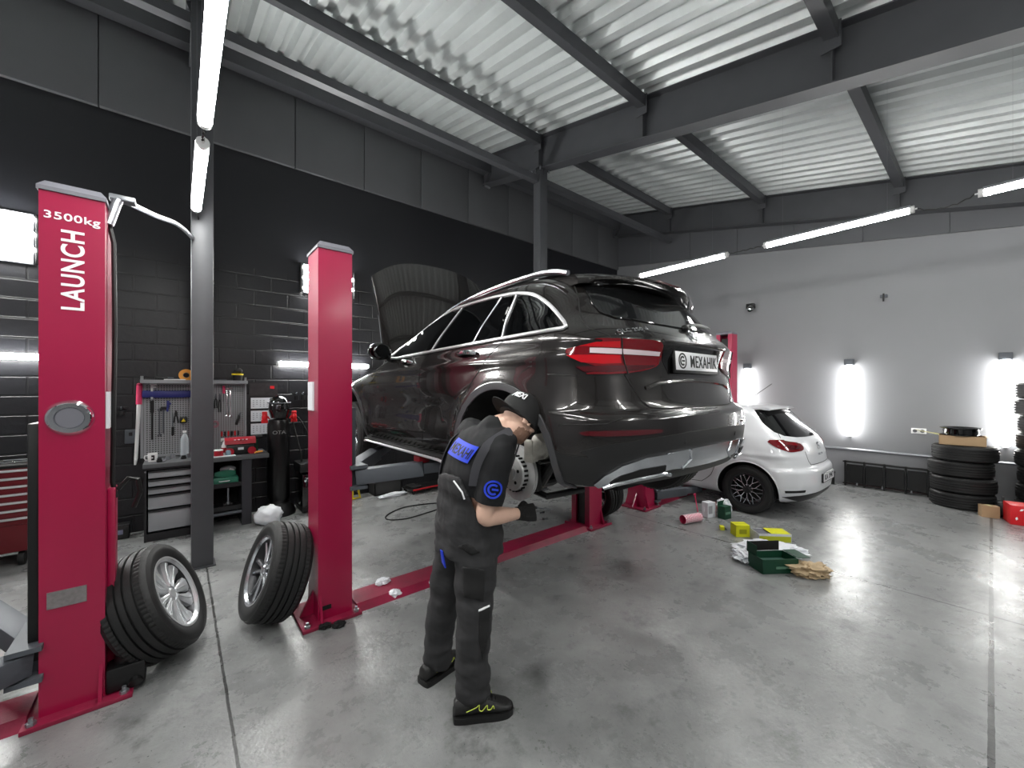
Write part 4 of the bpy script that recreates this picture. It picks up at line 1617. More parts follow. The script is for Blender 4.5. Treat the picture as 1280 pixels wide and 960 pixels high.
mb.tube([(bx+.07, by, bz+.10), (bx+.3, by+.02, bz+.16), (bx+.5, by, bz+.15)], .024, n=10)
mb.tube([(bx+.10, by-.10, bz-.06), (bx+.12, by-.22, bz+.12), (bx+.14, by-.26, bz+.42)], .030, n=10)
mb.tube([(bx+.08, by+.05, bz-.1), (bx+.1, by-.15, bz-.13), (bx+.3, by-.26, bz-.10)], .02, n=10)
mb.lathe([(.03, -.03), (.155, -.03), (.155, -.02), (.03, -.02)], 40, T(bx, by, bz) @ RY(-PI/2), closed=True)
mb.build('suspension_arm', M_black, suv)
mb = MB(); mb.box2((-.60, .22, .262), (.60, 3.6, .284)); mb.box2((-.57, .35, .284), (.57, 1.25, .40)); mb.box2((-.54, 2.95, .284), (.54, 3.85, .40)); mb.build('underbody', M_dark, suv)
mb = MB()
pts = [Vector((bx+.20+.055*math.cos(i*.5), by-.05+.055*math.sin(i*.5), bz-.04+.0042*i)) for i in range(110)]
mb.tube(pts, .008, n=6)
mb.build('coil_spring', M_black, suv)

# ================================================================ white hatchback
M_wpaint = mat('white_paint', (.86, .865, .88), .28, 0, noise=.02, coat=.8, coat_r=.04)
HT = [
    (.200, .70, .160, 3.70, .40, 2.6, .50, 2.6, .02, .03),
    (.225, .76, .110, 3.80, .40, 2.6, .50, 2.6, .02, .03),
    (.270, .80, .060, 3.86, .42, 2.6, .50, 2.6, .02, .03),
    (.360, .825, .015, 3.92, .42, 2.6, .55, 2.6, .02, .03),
    (.470, .835, .000, 3.95, .42, 2.6, .60, 2.6, .02, .03),
    (.590, .838, .005, 3.94, .42, 2.6, .60, 2.6, .02, .03),
    (.635, .838, .022, 3.92, .42, 2.6, .60, 2.6, .025, .03),
    (.660, .838, .050, 3.90, .42, 2.6, .60, 2.6, .03, .03),
    (.740, .838, .070, 3.84, .42, 2.6, .55, 2.7, .035, .03),
    (.830, .838, .088, 3.55, .42, 2.6, .50, 3.0, .04, .03),
    (.900, .830, .108, 3.15, .42, 2.6, .40, 3.0, .05, .03),
    (.960, .815, .135, 2.90, .42, 2.6, .35, 3.0, .06, .03),
    (1.02, .795, .175, 2.72, .42, 2.6, .32, 3.0, .07, .02),
    (1.10, .755, .245, 2.52, .42, 2.6, .32, 3.0, .08, .02),
    (1.22, .695, .360, 2.26, .42, 2.7, .34, 2.8, .09, .02),
    (1.32, .640, .450, 2.04, .42, 2.8, .36, 2.7, .09, .02),
    (1.38, .585, .505, 1.88, .40, 2.8, .36, 2.6, .09, .02),
    (1.415, .52, .580, 1.74, .36, 2.7, .34, 2.5, .08, .02),
    (1.435, .42, .700, 1.60, .30, 2.6, .28, 2.4, .05, .02),
    (1.447, .27, .880, 1.42, .18, 2.5, .18, 2.4, .02, .02),
    (1.452, .12, 1.05, 1.28, .08, 2.3, .08, 2.3, .0, .0),
]
HAX, HAF, HAZ = .70, 3.12, .32
def hatch_side(y, z):
    return .010*math.exp(-((z-.80)/.03)**2)-.015*math.exp(-((z-.45)/.1)**2)*max(0, min(1, (y-1.1)/.2))*max(0, min(1, (2.8-y)/.2))
HB = Body(KEYS, HT, bumps=(flare(HAX, HAZ, .41, .016, .06), flare(HAF, HAZ, .41, .016, .06), hatch_side))
HX, HY = 6.66, 1.40
hatch = thing('car', 'white hatchback parked beyond the dark car beside the grey wall', 'car', (HX, HY, 0))
zl = [.20, .21, .225, .25]+frange(.27, .60, .02)+frange(.60, .68, .008)+frange(.68, 1.05, .015)+frange(1.05, 1.38, .015)+frange(1.38, 1.452, .005)+[1.452]
hbody = HB.build(zl, 'body', M_wpaint).build('body', M_wpaint, None)
cut_wells(hbody, [(HAX, HAZ, .372, -1.1, -.52), (HAX, HAZ, .372, .52, 1.1), (HAF, HAZ, .372, -1.1, -.52), (HAF, HAZ, .372, .52, 1.1)])
hbody.parent = hatch
rw = conv(HB, [('x', -.535, 1.375), ('x', -.585, 1.30), ('x', -.63, 1.20), ('x', -.645, 1.10), ('x', -.60, 1.055), ('x', -.45, 1.035), ('x', -.2, 1.028), ('x', 0, 1.026)])
rt_ = conv(HB, [('x', .4, 1.385), ('x', .2, 1.392), ('x', 0, 1.395), ('x', -.2, 1.392), ('x', -.4, 1.385)])
hwin = patch(HB, rw+[(-a, z) for a, z in reversed(rw[:-1])]+rt_, .003, .01, .05).build('rear_window', M_glass, hbody)
sw = conv(HB, [('y', 1.05, 1.02), ('y', 1.12, 1.24), ('y', 1.35, 1.33), ('y', 1.8, 1.33), ('y', 2.1, 1.18), ('y', 2.35, 1.0), ('y', 1.7, .96)])
for sg in (1, -1):
    patch(HB, [(sg*a, z) for a, z in (sw if sg > 0 else reversed(sw))], .003, .01, .06).build('side_window', M_glass, hbody)
    q = lambda P: [(sg*a, z) for a, z in (conv(HB, P) if sg > 0 else reversed(conv(HB, P)))]
    lens = patch(HB, chaikin(q([('y', .50, 1.000), ('y', .32, 1.010), ('x', -.66, .995), ('x', -.49, .968), ('x', -.455, .92), ('x', -.49, .875), ('x', -.66, .862), ('y', .25, .862), ('y', .38, .915)]), 1), .008, .015, .04).build('tail_light', M_redlens, hatch)
    patch(HB, chaikin(q([('y', .30, .955), ('x', -.68, .945), ('x', -.52, .935), ('x', -.53, .900), ('x', -.70, .888), ('y', .24, .900)]), 1), .0105, .006, .04).build('inner_lens', M_dklens, lens)
    patch(HB, q([('x', -.80, .385), ('x', -.60, .395), ('x', -.60, .365), ('x', -.79, .355)]), .004, .01, .05).build('bumper_slot', M_dark, hbody)
    wl = arc_poly(HAX, HAZ, .370, .39, R(5), R(175), 36)
    stripe(HB, q([('y', HAX+.378*math.cos(R(a)), HAZ+.378*math.sin(R(a))) for a in range(-6, 190, 6)]), .008, .001).build('arch_edge', M_wpaint, hbody)
    stripe(HB, q([('y', 1.20, .95), ('y', 1.16, .80), ('y', 1.10, .62), ('y', 1.16, .45), ('y', 1.3, .33), ('y', 2.3, .30)]), .004, -.001).build('panel_gap', M_seam, hbody)
# lower valance
vl = conv(HB, [('y', .30, .30), ('x', -.72, .315), ('x', -.5, .335), ('x', 0, .345)])
vb = conv(HB, [('r', .2, .215), ('x', .5, .21), ('x', 0, .21), ('x', -.5, .21), ('y', .2, .215)])
patch(HB, vl+[(-a, z) for a, z in reversed(vl[:-1])]+vb, .005, .015, .05).build('lower_valance', M_black, hbody)
tgl = conv(HB, [('y', .66, 1.385), ('y', .52, 1.26), ('y', .40, 1.10), ('y', .35, 1.03)])
tgl2 = conv(HB, [('x', -.46, .86), ('x', -.44, .74), ('x', -.40, .69), ('x', 0, .685)])
for P in (tgl, [(-a, z) for a, z in tgl], tgl2+[(-a, z) for a, z in reversed(tgl2[:-1])]):
    stripe(HB, P, .004, -.001).build('panel_gap', M_seam, hbody)
mb = MB()
rings = []
for k in range(17):
    u = -1+2*k/16
    x = u*.52; dy = .07*u*u
    rings.append([(x, .70+dy, 1.433-.03*u*u), (x, .47+dy, 1.412-.012*u*u), (x, .425+dy, 1.398-.012*u*u), (x, .45+dy, 1.385-.012*u*u), (x, .70, 1.39)])
mb.loft(rings); mb.build('roof_spoiler', M_wpaint, hatch)
MB().tube([(0, 1.02, 1.445), (-.02, .96, 1.50), (-.11, .62, 1.74)], [.008, .005, .004], n=6).build('aerial', M_black, hatch)
mb = MB()
pts = []
for k in range(8):
    u = k/7; x = .30-.28*u+.28*u*0; z = 1.055+.008*u
    a = HB.aX(.05+.38*u, 1.05+.008*u); pts.append(HB.P(a, 1.05+.008*u)+HB.N(a, 1.05)*.022)
mb.tube(pts, .006, n=8); mb.ell(HB.P(HB.aX(.05, 1.045), 1.045), (.03, .025, .02)); mb.build('rear_wiper', M_black, hatch)
Ms = on_body(HB, 0, .905, .004)
mb = MB(); mb.prism([(-.05, .02), (-.02, .045), (.055, .045), (.03, .018), (-.01, .018), (-.012, .008), (.02, .008), (.05, -.02), (.022, -.045), (-.055, -.045), (-.03, -.018), (.012, -.018), (.014, -.008), (-.025, -.008)], .006, Ms)
mb.build('round_badge', M_chrome, hatch)
MB().text('IBIZA', width=.20, height=.028, depth=.003, M=on_body(HB, HB.aX(0, .80), .80, .003), spacing=1.4).build('model_lettering', M_satin, hatch, smooth=0)
p0 = HB.P(0, .51)
fr = Matrix(((1, 0, 0, 0), (0, 0, -1, p0.y-.006), (0, 1, 0, .51), (0, 0, 0, 1)))
f_o = MB().box((0, 0, 0), (.53, .122, .014), fr, bev=.004).build('plate_frame', M_black, hatch)
pl_o = MB().box((.0, .003, .007), (.51, .104, .004), fr).build('number_plate', M_pl, f_o)
MB().text('KA 1947', width=.42, height=.072, depth=.0015, M=fr @ T(.01, .003, .0092), bold=.02).build('plate_lettering', M_ink, pl_o, smooth=0)
hw_ = bpy.data.objects.new('road_wheel', None); COL.objects.link(hw_); hw_.parent = hatch; hw_.location = (-.735, HAX, .322)
wheel_parts(hw_, .322, .205, .215, 'mesh', RZ(PI))
for lx, ly, rz in ((-.735, HAF, 0), (.735, HAF, PI), (.735, HAX, PI)):
    c = copy_tree(hw_, hatch); c.location = (lx, ly, .322); c.rotation_euler = (0, 0, rz)
# ================================================================ mechanic
M_skin = mat('skin', (.84, .69, .61), .5, 0, noise=.10, nscale=18, bump=.04, bscale=120)
M_beard = mat('beard_hair', (.50, .38, .315), .7, 0, noise=.3, nscale=60, bump=.5, bscale=220)
M_tee = mat('navy_black_cotton', (.034, .038, .055), .8, 0, noise=.2, nscale=30, bump=.1, bscale=300)
M_bib = mat('charcoal_workwear', (.145, .145, .152), .8, 0, noise=.2, nscale=22, bump=.15, bscale=260)
M_bibdark = mat('black_workwear_panel', (.05, .05, .055), .8, 0, noise=.2, bump=.15, bscale=260)
M_strap = mat('grey_strap', (.25, .25, .27), .7)
M_blue = mat('blue_print', (.12, .24, .78), .5)
M_glove = mat('black_knit_glove', (.035, .03, .032), .8, bump=.3, bscale=400)
M_capf = mat('black_cap_cloth', (.02, .021, .025), .75, bump=.15, bscale=300)
M_shoe = mat('black_work_shoe', (.075, .075, .075), .55, noise=.2, bump=.15, bscale=120)
M_sole = mat('shoe_sole', (.035, .035, .037), .6)
M_lime = mat('lime_stitching', (.82, .88, .35), .5)

man = thing('person', 'person in charcoal bib overalls and backward black cap working at the wheel hub', 'person', (1.18, 1.84, 0))
MO = Vector((1.18, 1.84, 0))


def V(px, py, w):
    return W(px, py, w)-MO


def capsule(mb, pts, rad, n=16, flat=None, ends=True):
    """smooth tapered limb with rounded ends; pts dense-ified by catmull-rom"""
    k = 6
    P = cat_rom(pts, k)
    Rr = []
    for i in range(len(pts)-1):
        for j in range(k):
            t = j/k; t = t*t*(3-2*t)
            Rr.append(rad[i]+(rad[i+1]-rad[i])*t)
    Rr.append(rad[-1])
    mb.tube(P, Rr, n=n)
    if ends:
        mb.ell(P[0], Rr[0]*.99, None, 14, 10); mb.ell(P[-1], Rr[-1]*.99, None, 14, 10)
    return mb


# ---- torso surface: centre line, half widths (lateral = y, depth = x)
TZ = [.70, .84, .95, 1.06, 1.18, 1.30, 1.38, 1.44, 1.475, 1.50]
_c = [V(587, 700, 2.2), V(586, 678, 2.2), V(585, 655, 2.19), V(587, 630, 2.18), V(590, 600, 2.16), V(597, 573, 2.14), V(604, 555, 2.12), V(610, 541, 2.11), V(615, 534, 2.10), V(620, 528, 2.09)]
cxf = pchip(TZ, [c.x for c in _c]); cyf = pchip(TZ, [c.y for c in _c])
laf = pchip(TZ, [.165, .180, .172, .165, .182, .200, .200, .175, .115, .060])
def_ = pchip(TZ, [.125, .135, .130, .122, .128, .132, .122, .100, .075, .055])


def S(th, z, off=0.0):
    """th = 0 forward (+x), 90 = left (+y), 180 = back, 270 = right"""
    p = 2.5
    c, s_ = math.cos(th), math.sin(th)
    r = (abs(c)**p+abs(s_)**p)**(-1/p)
    return Vector((cxf(z)+(def_(z)+off)*r*c, cyf(z)+(laf(z)+off)*r*s_, z))


def torso(mb, z0, z1, off=0.0, n=36, step=.02):
    zz = frange(z0, z1, step)+[z1]
    mb.loft([[S(2*PI*j/n, z, off) for j in range(n)] for z in zz])


# joints
hipR, hipL = V(596, 690, 2.12), V(570, 690, 2.29)
kneR, kneL = V(591, 775, 2.07), V(550, 768, 2.32)
ankR, ankL = V(592, 864, 2.08), V(548, 824, 2.34)
shR = V(624, 563, 1.99); elR = V(606, 646, 1.99); wrR = V(646, 642, 2.13)
shL = V(588, 540, 2.27); elL = V(606, 606, 2.40); wrL = V(622, 590, 2.50)
neck0, neck1 = V(618, 534, 2.10), V(640, 527, 2.085)
headC = V(650, 521, 2.08)
pit = R(40)
hf = Vector((math.cos(pit), -.10, -math.sin(pit))).normalized()
hl = Vector((0, 1, 0)); hl = (hl-hf*hl.dot(hf)).normalized()
hu = hf.cross(hl)
HM = Matrix((hf, hl, hu)).transposed().to_4x4(); HM.translation = headC      # x forward, y left, z up


def hand(mb, M, side, grow=0.0, curl=(58, 78, 48)):
    """M: x along fingers, y towards thumb, z out of the back of the hand"""
    mb.loft([[M @ Vector((x, y*w_, z*t)) for (y, z) in ((-1, -.5), (-.6, -1), (.6, -1), (1, -.5), (1, .5), (.6, 1), (-.6, 1), (-1, .5))]
             for x, w_, t in ((-.03, .026+grow, .022+grow), (0, .030+grow, .021+grow), (.04, .039+grow, .018+grow), (.085, .042+grow, .014+grow))])
    L = [(.040, .026, .021), (.044, .029, .022), (.040, .026, .021), (.031, .020, .018)]
    ys = [.031, .0105, -.0105, -.031]
    for f_, (ls, y) in enumerate(zip(L, ys)):
        p = Vector((.080, y, 0)); a = 0
        pts = [p.copy()]
        for l_, c in zip(ls, curl):
            a += R(c)
            p = p+Vector((math.cos(a), 0, -math.sin(a)))*l_
            pts.append(p.copy())
        r0 = (.0092, .0095, .0090, .0080)[f_]+grow
        capsule(mb, [M @ q for q in pts], [r0, r0*.95, r0*.9, r0*.82], n=10)
    pts = [Vector((.005, .026, -.006)), Vector((.035, .050, -.020)), Vector((.062, .048, -.038)), Vector((.080, .030, -.046))]
    capsule(mb, [M @ q for q in pts], [.013+grow, .0115+grow, .0105+grow, .009+grow], n=10)


def hand_matrix(w_, x, thumb):
    x = Vector(x).normalized(); y = Vector(thumb); y = (y-x*y.dot(x)).normalized()
    z = x.cross(y)
    m = Matrix((x, y, z)).transposed().to_4x4(); m.translation = w_
    return m


hxR = (wrR-elR).normalized()
HR = hand_matrix(wrR+hxR*.035, hxR+Vector((0, -.1, .02)), Vector((0, .45, 1)))     # thumb up, back of the hand towards the camera side
HL = hand_matrix(wrL+Vector((.02, 0, .02)), Vector((.8, -.1, .25)), Vector((0, -1, .4)))
# right-hand back must face away from the body (-y): z = x cross y
mb = MB()
torso(mb, .84, 1.49, -.012)
for h_, k_, a_ in ((hipR, kneR, ankR), (hipL, kneL, ankL)):
    capsule(mb, [h_+Vector((0, 0, .06)), (h_+k_)/2, k_, (k_+a_)/2, a_], [.085, .075, .055, .050, .030])
    capsule(mb, [a_, a_+Vector((.02, 0, -.045)), a_+Vector((.06, 0, -.06))], [.028, .024, .018])
for s_, e_, w_ in ((shR, elR, wrR), (shL, elL, wrL)):
    capsule(mb, [s_, (s_+e_)/2, e_+Vector((0, 0, .01)), e_.lerp(w_, .3), w_], [.058, .050, .044, .047, .031])
    capsule(mb, [w_, w_+(w_-e_).normalized()*.05], [.030, .026])
hand(mb, HR, -1)
hand(mb, HL, 1, curl=(30, 40, 25))
capsule(mb, [neck0-Vector((.02, 0, .03)), neck0, neck1, headC-hu*.03], [.066, .058, .054, .052])
# head
mb.ell((0.0, 0, .012), (.098, .078, .098), HM)
mb.ell((.018, 0, -.045), (.076, .064, .085), HM)
mb.ell((.048, 0, -.092), (.040, .040, .032), HM)          # chin
mb.ell((.094, 0, -.028), (.018, .013, .020), HM)          # nose
mb.tube([HM @ Vector((.088, 0, .018)), HM @ Vector((.104, 0, -.026))], [.009, .013], n=8)
mb.ell((.086, .0, .022), (.012, .058, .010), HM)          # brow
mb.ell((.082, .0, -.066), (.014, .026, .010), HM)         # lips
for s_ in (-1, 1):
    mb.ell((.07, s_*.045, -.025), (.022, .02, .02), HM)   # cheekbones
    mb.ell((-.004, s_*.078, -.022), (.020, .011, .032), HM @ RY(.2))
    mb.tube([HM @ Vector((.004+.020*math.cos(a), s_*.086, -.018+.030*math.sin(a))) for a in [R(q) for q in range(-70, 200, 18)]], .0055, n=6)
body_o = mb.build('body', M_skin, None, smooth=0)
remesh(body_o, .0055, 3, .5)
body_o.parent = man
# beard: shell round the lower face
mb = MB()
mb.ell((.020, 0, -.052), (.079, .068, .085), HM)
mb.ell((.049, 0, -.094), (.044, .044, .034), HM)
bo = mb.build('beard', M_beard, None, smooth=0)
remesh(bo, .005, 2, .5, lambda p: .0015*mnoise.noise(p*90))
HMi = HM.inverted()
bm = bmesh.new(); bm.from_mesh(bo.data)
kill = []
for f in bm.faces:
    q = HMi @ f.calc_center_median()
    lim = -.052-.25*max(0, .045-q.x)*0 + (.0 if q.x < .03 else 0)
    if q.z+.010*mnoise.noise(q*70) > -.064-(.06-q.x)*.25 + (.012 if abs(q.y) > .045 else 0) or q.x < -.012 or (abs(q.y) < .020 and -.074 < q.z < -.05 and q.x > .05):
        kill.append(f)
bmesh.ops.delete(bm, geom=kill, context='FACES')
bm.to_mesh(bo.data); bm.free()
bo.parent = body_o
# eyes
for s_ in (-1, 1):
    MB().ell((.082, s_*.031, -.004), (.011, .013, .011), HM).build('eye', mat('eye_white', (.75, .73, .72), .2), body_o)

# ---- T-shirt
mb = MB()
torso(mb, .93, 1.48, .010)
capsule(mb, [neck0-Vector((.035, 0, .07)), neck0-Vector((.012, 0, .012)), neck0.lerp(neck1, .45)], [.10, .076, .068], ends=False)
for s_, e_ in ((shR, elR), (shL, elL)):
    inn = Vector((cxf(1.40), cyf(1.40), 1.385))
    capsule(mb, [inn.lerp(s_, .45), s_, s_.lerp(e_, .4), s_.lerp(e_, .70)], [.085, .078, .078, .076])
tee = mb.build('t_shirt', M_tee, None, smooth=0)
def folds(p):
    return .0045*mnoise.noise(Vector((p.x*9, p.y*9, p.z*22)))+.003*mnoise.noise(Vector((p.x*30, p.y*30, p.z*14)))
remesh(tee, .0075, 4, .5, folds)
# cut sleeves open (flat hem) and neck
bm = bmesh.new(); bm.from_mesh(tee.data)
for s_, e_ in ((shR, elR), (shL, elL)):
    d = (e_-s_).normalized(); c = s_.lerp(e_, .77)
    geom = [f for f in bm.faces if (f.calc_center_median()-c).length < .16]
    es = {e for f in geom for e in f.edges}; vs = {v for f in geom for v in f.verts}
    r = bmesh.ops.bisect_plane(bm, geom=list(vs)+list(es)+geom, plane_co=c, plane_no=d, clear_outer=True)
bmesh.ops.delete(bm, geom=[f for f in bm.faces if (f.calc_center_median()-(neck0+Vector((.005, 0, .0)))).dot(Vector((.55, 0, 1)).normalized()) > .040 and (f.calc_center_median()-neck0).length < .12], context='FACES')
bm.to_mesh(tee.data); bm.free()
md = tee.modifiers.new('sol', 'SOLIDIFY'); md.thickness = .004; md.offset = -1
apply_mods(tee); tee.data.shade_smooth()
tee.parent = man


def mapS(mb, th0, z0, off, rot=0.0, Rr=.17):
    """bend a flat drawing (x right as seen from outside, y up, z out) on to the torso surface"""
    out = []
    for v in mb.v:
        x = v.x*math.cos(rot)-v.y*math.sin(rot); y = v.x*math.sin(rot)+v.y*math.cos(rot)
        out.append(S(th0+x/Rr, z0+y, off+v.z))
    mb.v = out
    return mb


def gridplate(w_, h_, d, n=12, m=6):
    mb = MB()
    for zz in (0, d):
        pass
    vs = []; fs = []
    for zz in (0, d):
        for j in range(m+1):
            for i in range(n+1):
                vs.append((w_*(i/n-.5), h_*(j/m-.5), zz))
    K = (n+1)*(m+1)
    for j in range(m):
        for i in range(n):
            a = j*(n+1)+i
            fs += [[a, a+1, a+n+2, a+n+1], [K+a, K+a+1, K+a+n+2, K+a+n+1]]
    edge = list(range(n+1))+[j*(n+1)+n for j in range(1, m+1)]+[m*(n+1)+i for i in range(n-1, -1, -1)]+[j*(n+1) for j in range(m-1, 0, -1)]
    for k in range(len(edge)):
        a, b = edge[k], edge[(k+1) % len(edge)]
        fs.append([a, b, b+K, a+K])
    return mb.add(vs, fs)


# ---- overalls
mb = MB()
torso(mb, .80, 1.03, .026)
for h_, k_, a_, sc in ((hipR, kneR, ankR, 1.0), (hipL, kneL, ankL, .95)):
    capsule(mb, [h_+Vector((-.01, 0, .07)), h_.lerp(k_, .35), h_.lerp(k_, .7)+Vector((.008, 0, 0)), k_+Vector((.012, 0, 0)), k_.lerp(a_, .5)+Vector((-.005, 0, 0)), a_+Vector((0, 0, .0))], [.118*sc, .110*sc, .097*sc, .092*sc, .086*sc, .088*sc], n=22)
# bib front, high back and cross-over sides as a shell
def ztop(th):
    d = math.degrees(th) % 360
    back = abs(d-180); front = min(d, 360-d)
    zb_ = 1.235-max(0, back-22)/48*.21 if back < 70 else 1.025
    zf_ = 1.30-max(0, front-30)/40*.27 if front < 70 else 1.025
    return max(1.025, zb_, zf_)


n = 72; m_ = 16
vs = []; fs = []
for off in (.006, .026):
    for j in range(n):
        th = 2*PI*j/n
        zt = ztop(th)
        for i in range(m_+1):
            vs.append(S(th, .98+(zt-.98)*i/m_, off))
K = n*(m_+1)
for j in range(n):
    k = (j+1) % n
    for i in range(m_):
        a, b = j*(m_+1)+i, k*(m_+1)+i
        fs += [[a, a+1, b+1, b], [K+a, K+b, K+b+1, K+a+1]]
    a, b = j*(m_+1)+m_, k*(m_+1)+m_
    fs.append([a, K+a, K+b, b])
    a, b = j*(m_+1), k*(m_+1)
    fs.append([a, b, K+b, K+a])
mb.add(vs, fs)
ov = mb.build('bib_overalls', M_bib, None, smooth=0)
def ofolds(p):
    f = .010*mnoise.noise(Vector((p.x*6, p.y*6, p.z*15)))+.006*mnoise.noise(Vector((p.x*20, p.y*20, p.z*9+3)))+.004*abs(mnoise.noise(Vector((p.x*16+p.z*14, p.y*16-p.z*10, p.z*30))))
    if .98 < p.z < 1.14:
        f += .004*mnoise.noise(Vector((p.x*60, p.y*60, p.z*6)))
    if p.z < .32:
        f += .007*math.sin(p.z*70+3*mnoise.noise(p*9))*max(0, 1-p.z/.32)
    return f
remesh(ov, .0075, 4, .5, ofolds)
bm = bmesh.new(); bm.from_mesh(ov.data)          # flat hems
for a_ in (ankR, ankL):
    geom = [f for f in bm.faces if (f.calc_center_median()-a_).length < .2]
    es = {e for f in geom for e in f.edges}; vv = {v for f in geom for v in f.verts}
    bmesh.ops.bisect_plane(bm, geom=list(vv)+list(es)+geom, plane_co=(0, 0, a_.z-.028), plane_no=(-.15, 0, -1), clear_outer=True)
bm.to_mesh(ov.data); bm.free()
md = ov.modifiers.new('sol', 'SOLIDIFY'); md.thickness = .004; md.offset = -1
apply_mods(ov); ov.data.shade_smooth()
ov.parent = man


# straps over the shoulders (left and right), from back to bib front
def strap(th_b, th_f, zb_, zf_, y):
    pts = []
    for k in range(30):
        u = k/29
        th = th_b+(th_f-th_b)*0
        # go up the back, over, and down the front at constant lateral y
        ang = PI*(1-u)
        z_top = 1.462
        if u < .5:
            z = zb_+(z_top-zb_)*math.sin(u*PI)
        else:
            z = zf_+(z_top-zf_)*math.sin(u*PI)
        la = laf(z)+.012; de = def_(z)+.014
        yy = max(-.95, min(.95, (y(u)-0)/la))
        d = de*(1-abs(yy)**2.5)**(1/2.5)
        sx = -math.cos(u*PI)
        pts.append((Vector((cxf(z)+d*max(-1, min(1, sx*1.6)), cyf(z)+la*yy, z))))
    return pts


for yfun, nm in ((lambda u: -.155+.0*(1-u)**2, 'r'), (lambda u: .140-.0*(1-u)**2, 'l')):
    pts = strap(0, 0, 1.20, 1.27, yfun)
    mb = MB()
    rings = []
    for k, p in enumerate(pts):
        t = (pts[min(k+1, 29)]-pts[max(k-1, 0)]).normalized()
        c = Vector((cxf(min(p.z, 1.36)), cyf(min(p.z, 1.36)), min(p.z, 1.36)))
        o = (p-c); o = (o-t*o.dot(t)).normalized()
        sd = t.cross(o)
        rings.append([p+sd*.021+o*.002, p+sd*.021+o*.007, p-sd*.021+o*.007, p-sd*.021+o*.002])
    mb.loft(rings); mb.build('strap', M_strap, ov)
# white piping at the back and knee, dark thigh and knee panels
mb = MB(); mb.tube([S(R(196), 1.215, .034), S(R(206), 1.19, .034), S(R(214), 1.165, .034), S(R(219), 1.13, .034)], .0045, n=6); mb.build('piping', M_letters, ov)
bvh = BVHTree.FromPolygons([v.co for v in ov.data.vertices], [list(p.vertices) for p in ov.data.polygons])


def leg_panel(name, pts_px, m_, off=.004):
    """panel projected on the trousers from the camera side (its outline follows the cloth)"""
    bm = bmesh.new()
    poly = [Vector(p) for p in pts_px]
    vs = []
    for a, b in zip(poly, poly[1:]+poly[:1]):
        k = max(1, int((b-a).length/4))
        for j in range(k):
            q = a.lerp(b, j/k); vs.append(bm.verts.new((q.x, q.y, 0)))
    bm.faces.new(vs)
    xs = [p.x for p in poly]; yys = [p.y for p in poly]
    g = min(xs)+3
    while g < max(xs):
        bmesh.ops.bisect_plane(bm, geom=bm.verts[:]+bm.edges[:]+bm.faces[:], plane_co=(g, 0, 0), plane_no=(1, 0, 0)); g += 3.3
    g = min(yys)+3
    while g < max(yys):
        bmesh.ops.bisect_plane(bm, geom=bm.verts[:]+bm.edges[:]+bm.faces[:], plane_co=(0, g, 0), plane_no=(0, 1, 0)); g += 3.3
    bmesh.ops.triangulate(bm, faces=[q for q in bm.faces if len(q.verts) > 4])
    o0 = Vector((0, 0, CAMH))-MO
    dead = []
    for v in bm.verts:
        d = (W(v.co.x, v.co.y, 1)-Vector((0, 0, CAMH))).normalized()
        loc, nn, ix, ds = bvh.ray_cast(o0, d)
        if loc is None:
            dead.append(v)
        else:
            v.co = loc+nn*off
    bmesh.ops.delete(bm, geom=dead, context='VERTS')
    me = bpy.data.meshes.new(name); bm.to_mesh(me); bm.free()
    me.materials.append(m_)
    o = bpy.data.objects.new(name, me); COL.objects.link(o); o.parent = ov
    md = o.modifiers.new('sol', 'SOLIDIFY'); md.thickness = .005; md.offset = 1
    apply_mods(o); o.data.shade_smooth()
    return o


leg_panel('thigh_pocket', [(578, 708), (606, 712), (605, 752), (580, 746)], M_bibdark)
leg_panel('knee_panel', [(599, 762), (612, 757), (611, 790), (603, 825), (598, 800)], M_bibdark)
leg_panel('piping', [(598, 762), (611, 756), (611, 758.5), (598, 764.5)], M_letters, .007)
leg_panel('hip_pocket_flap', [(572, 683), (584, 678), (600, 690), (590, 694)], M_bibdark)
# back print and sleeve print
bk = mapS(gridplate(.165, .085, .0015, 16, 8), R(183), 1.365, .0165, rot=R(-10))
pr = bk.build('back_print', M_blue, tee, label='blue printed back panel lettered MEXAHI')
tx = MB().text('MEXAHI', width=.145, height=.050, depth=.001, bold=.02)
mapS(tx, R(183), 1.365, .0185, rot=R(-10)).build('back_lettering', M_ink, pr, smooth=0)
dR = (elR-shR).normalized()
cS = shR.lerp(elR, .52)
nS = (-FW+RT*.15); nS = (nS-dR*nS.dot(dR)).normalized()
xS = (-dR).cross(nS)
fm = Matrix((xS, -dR, nS)).transposed().to_4x4()
lg = round_logo(MB(), Matrix(), .044, .003)
vs = []
for v in lg.v:      # wrap round the sleeve
    a = v.x/.080
    vs.append(cS+xS*math.sin(a)*(.083+v.z)+nS*math.cos(a)*(.083+v.z)-dR*v.y)
lg.v = vs
lg.build('sleeve_print', M_blue, tee, label='blue round sleeve print', smooth=0)
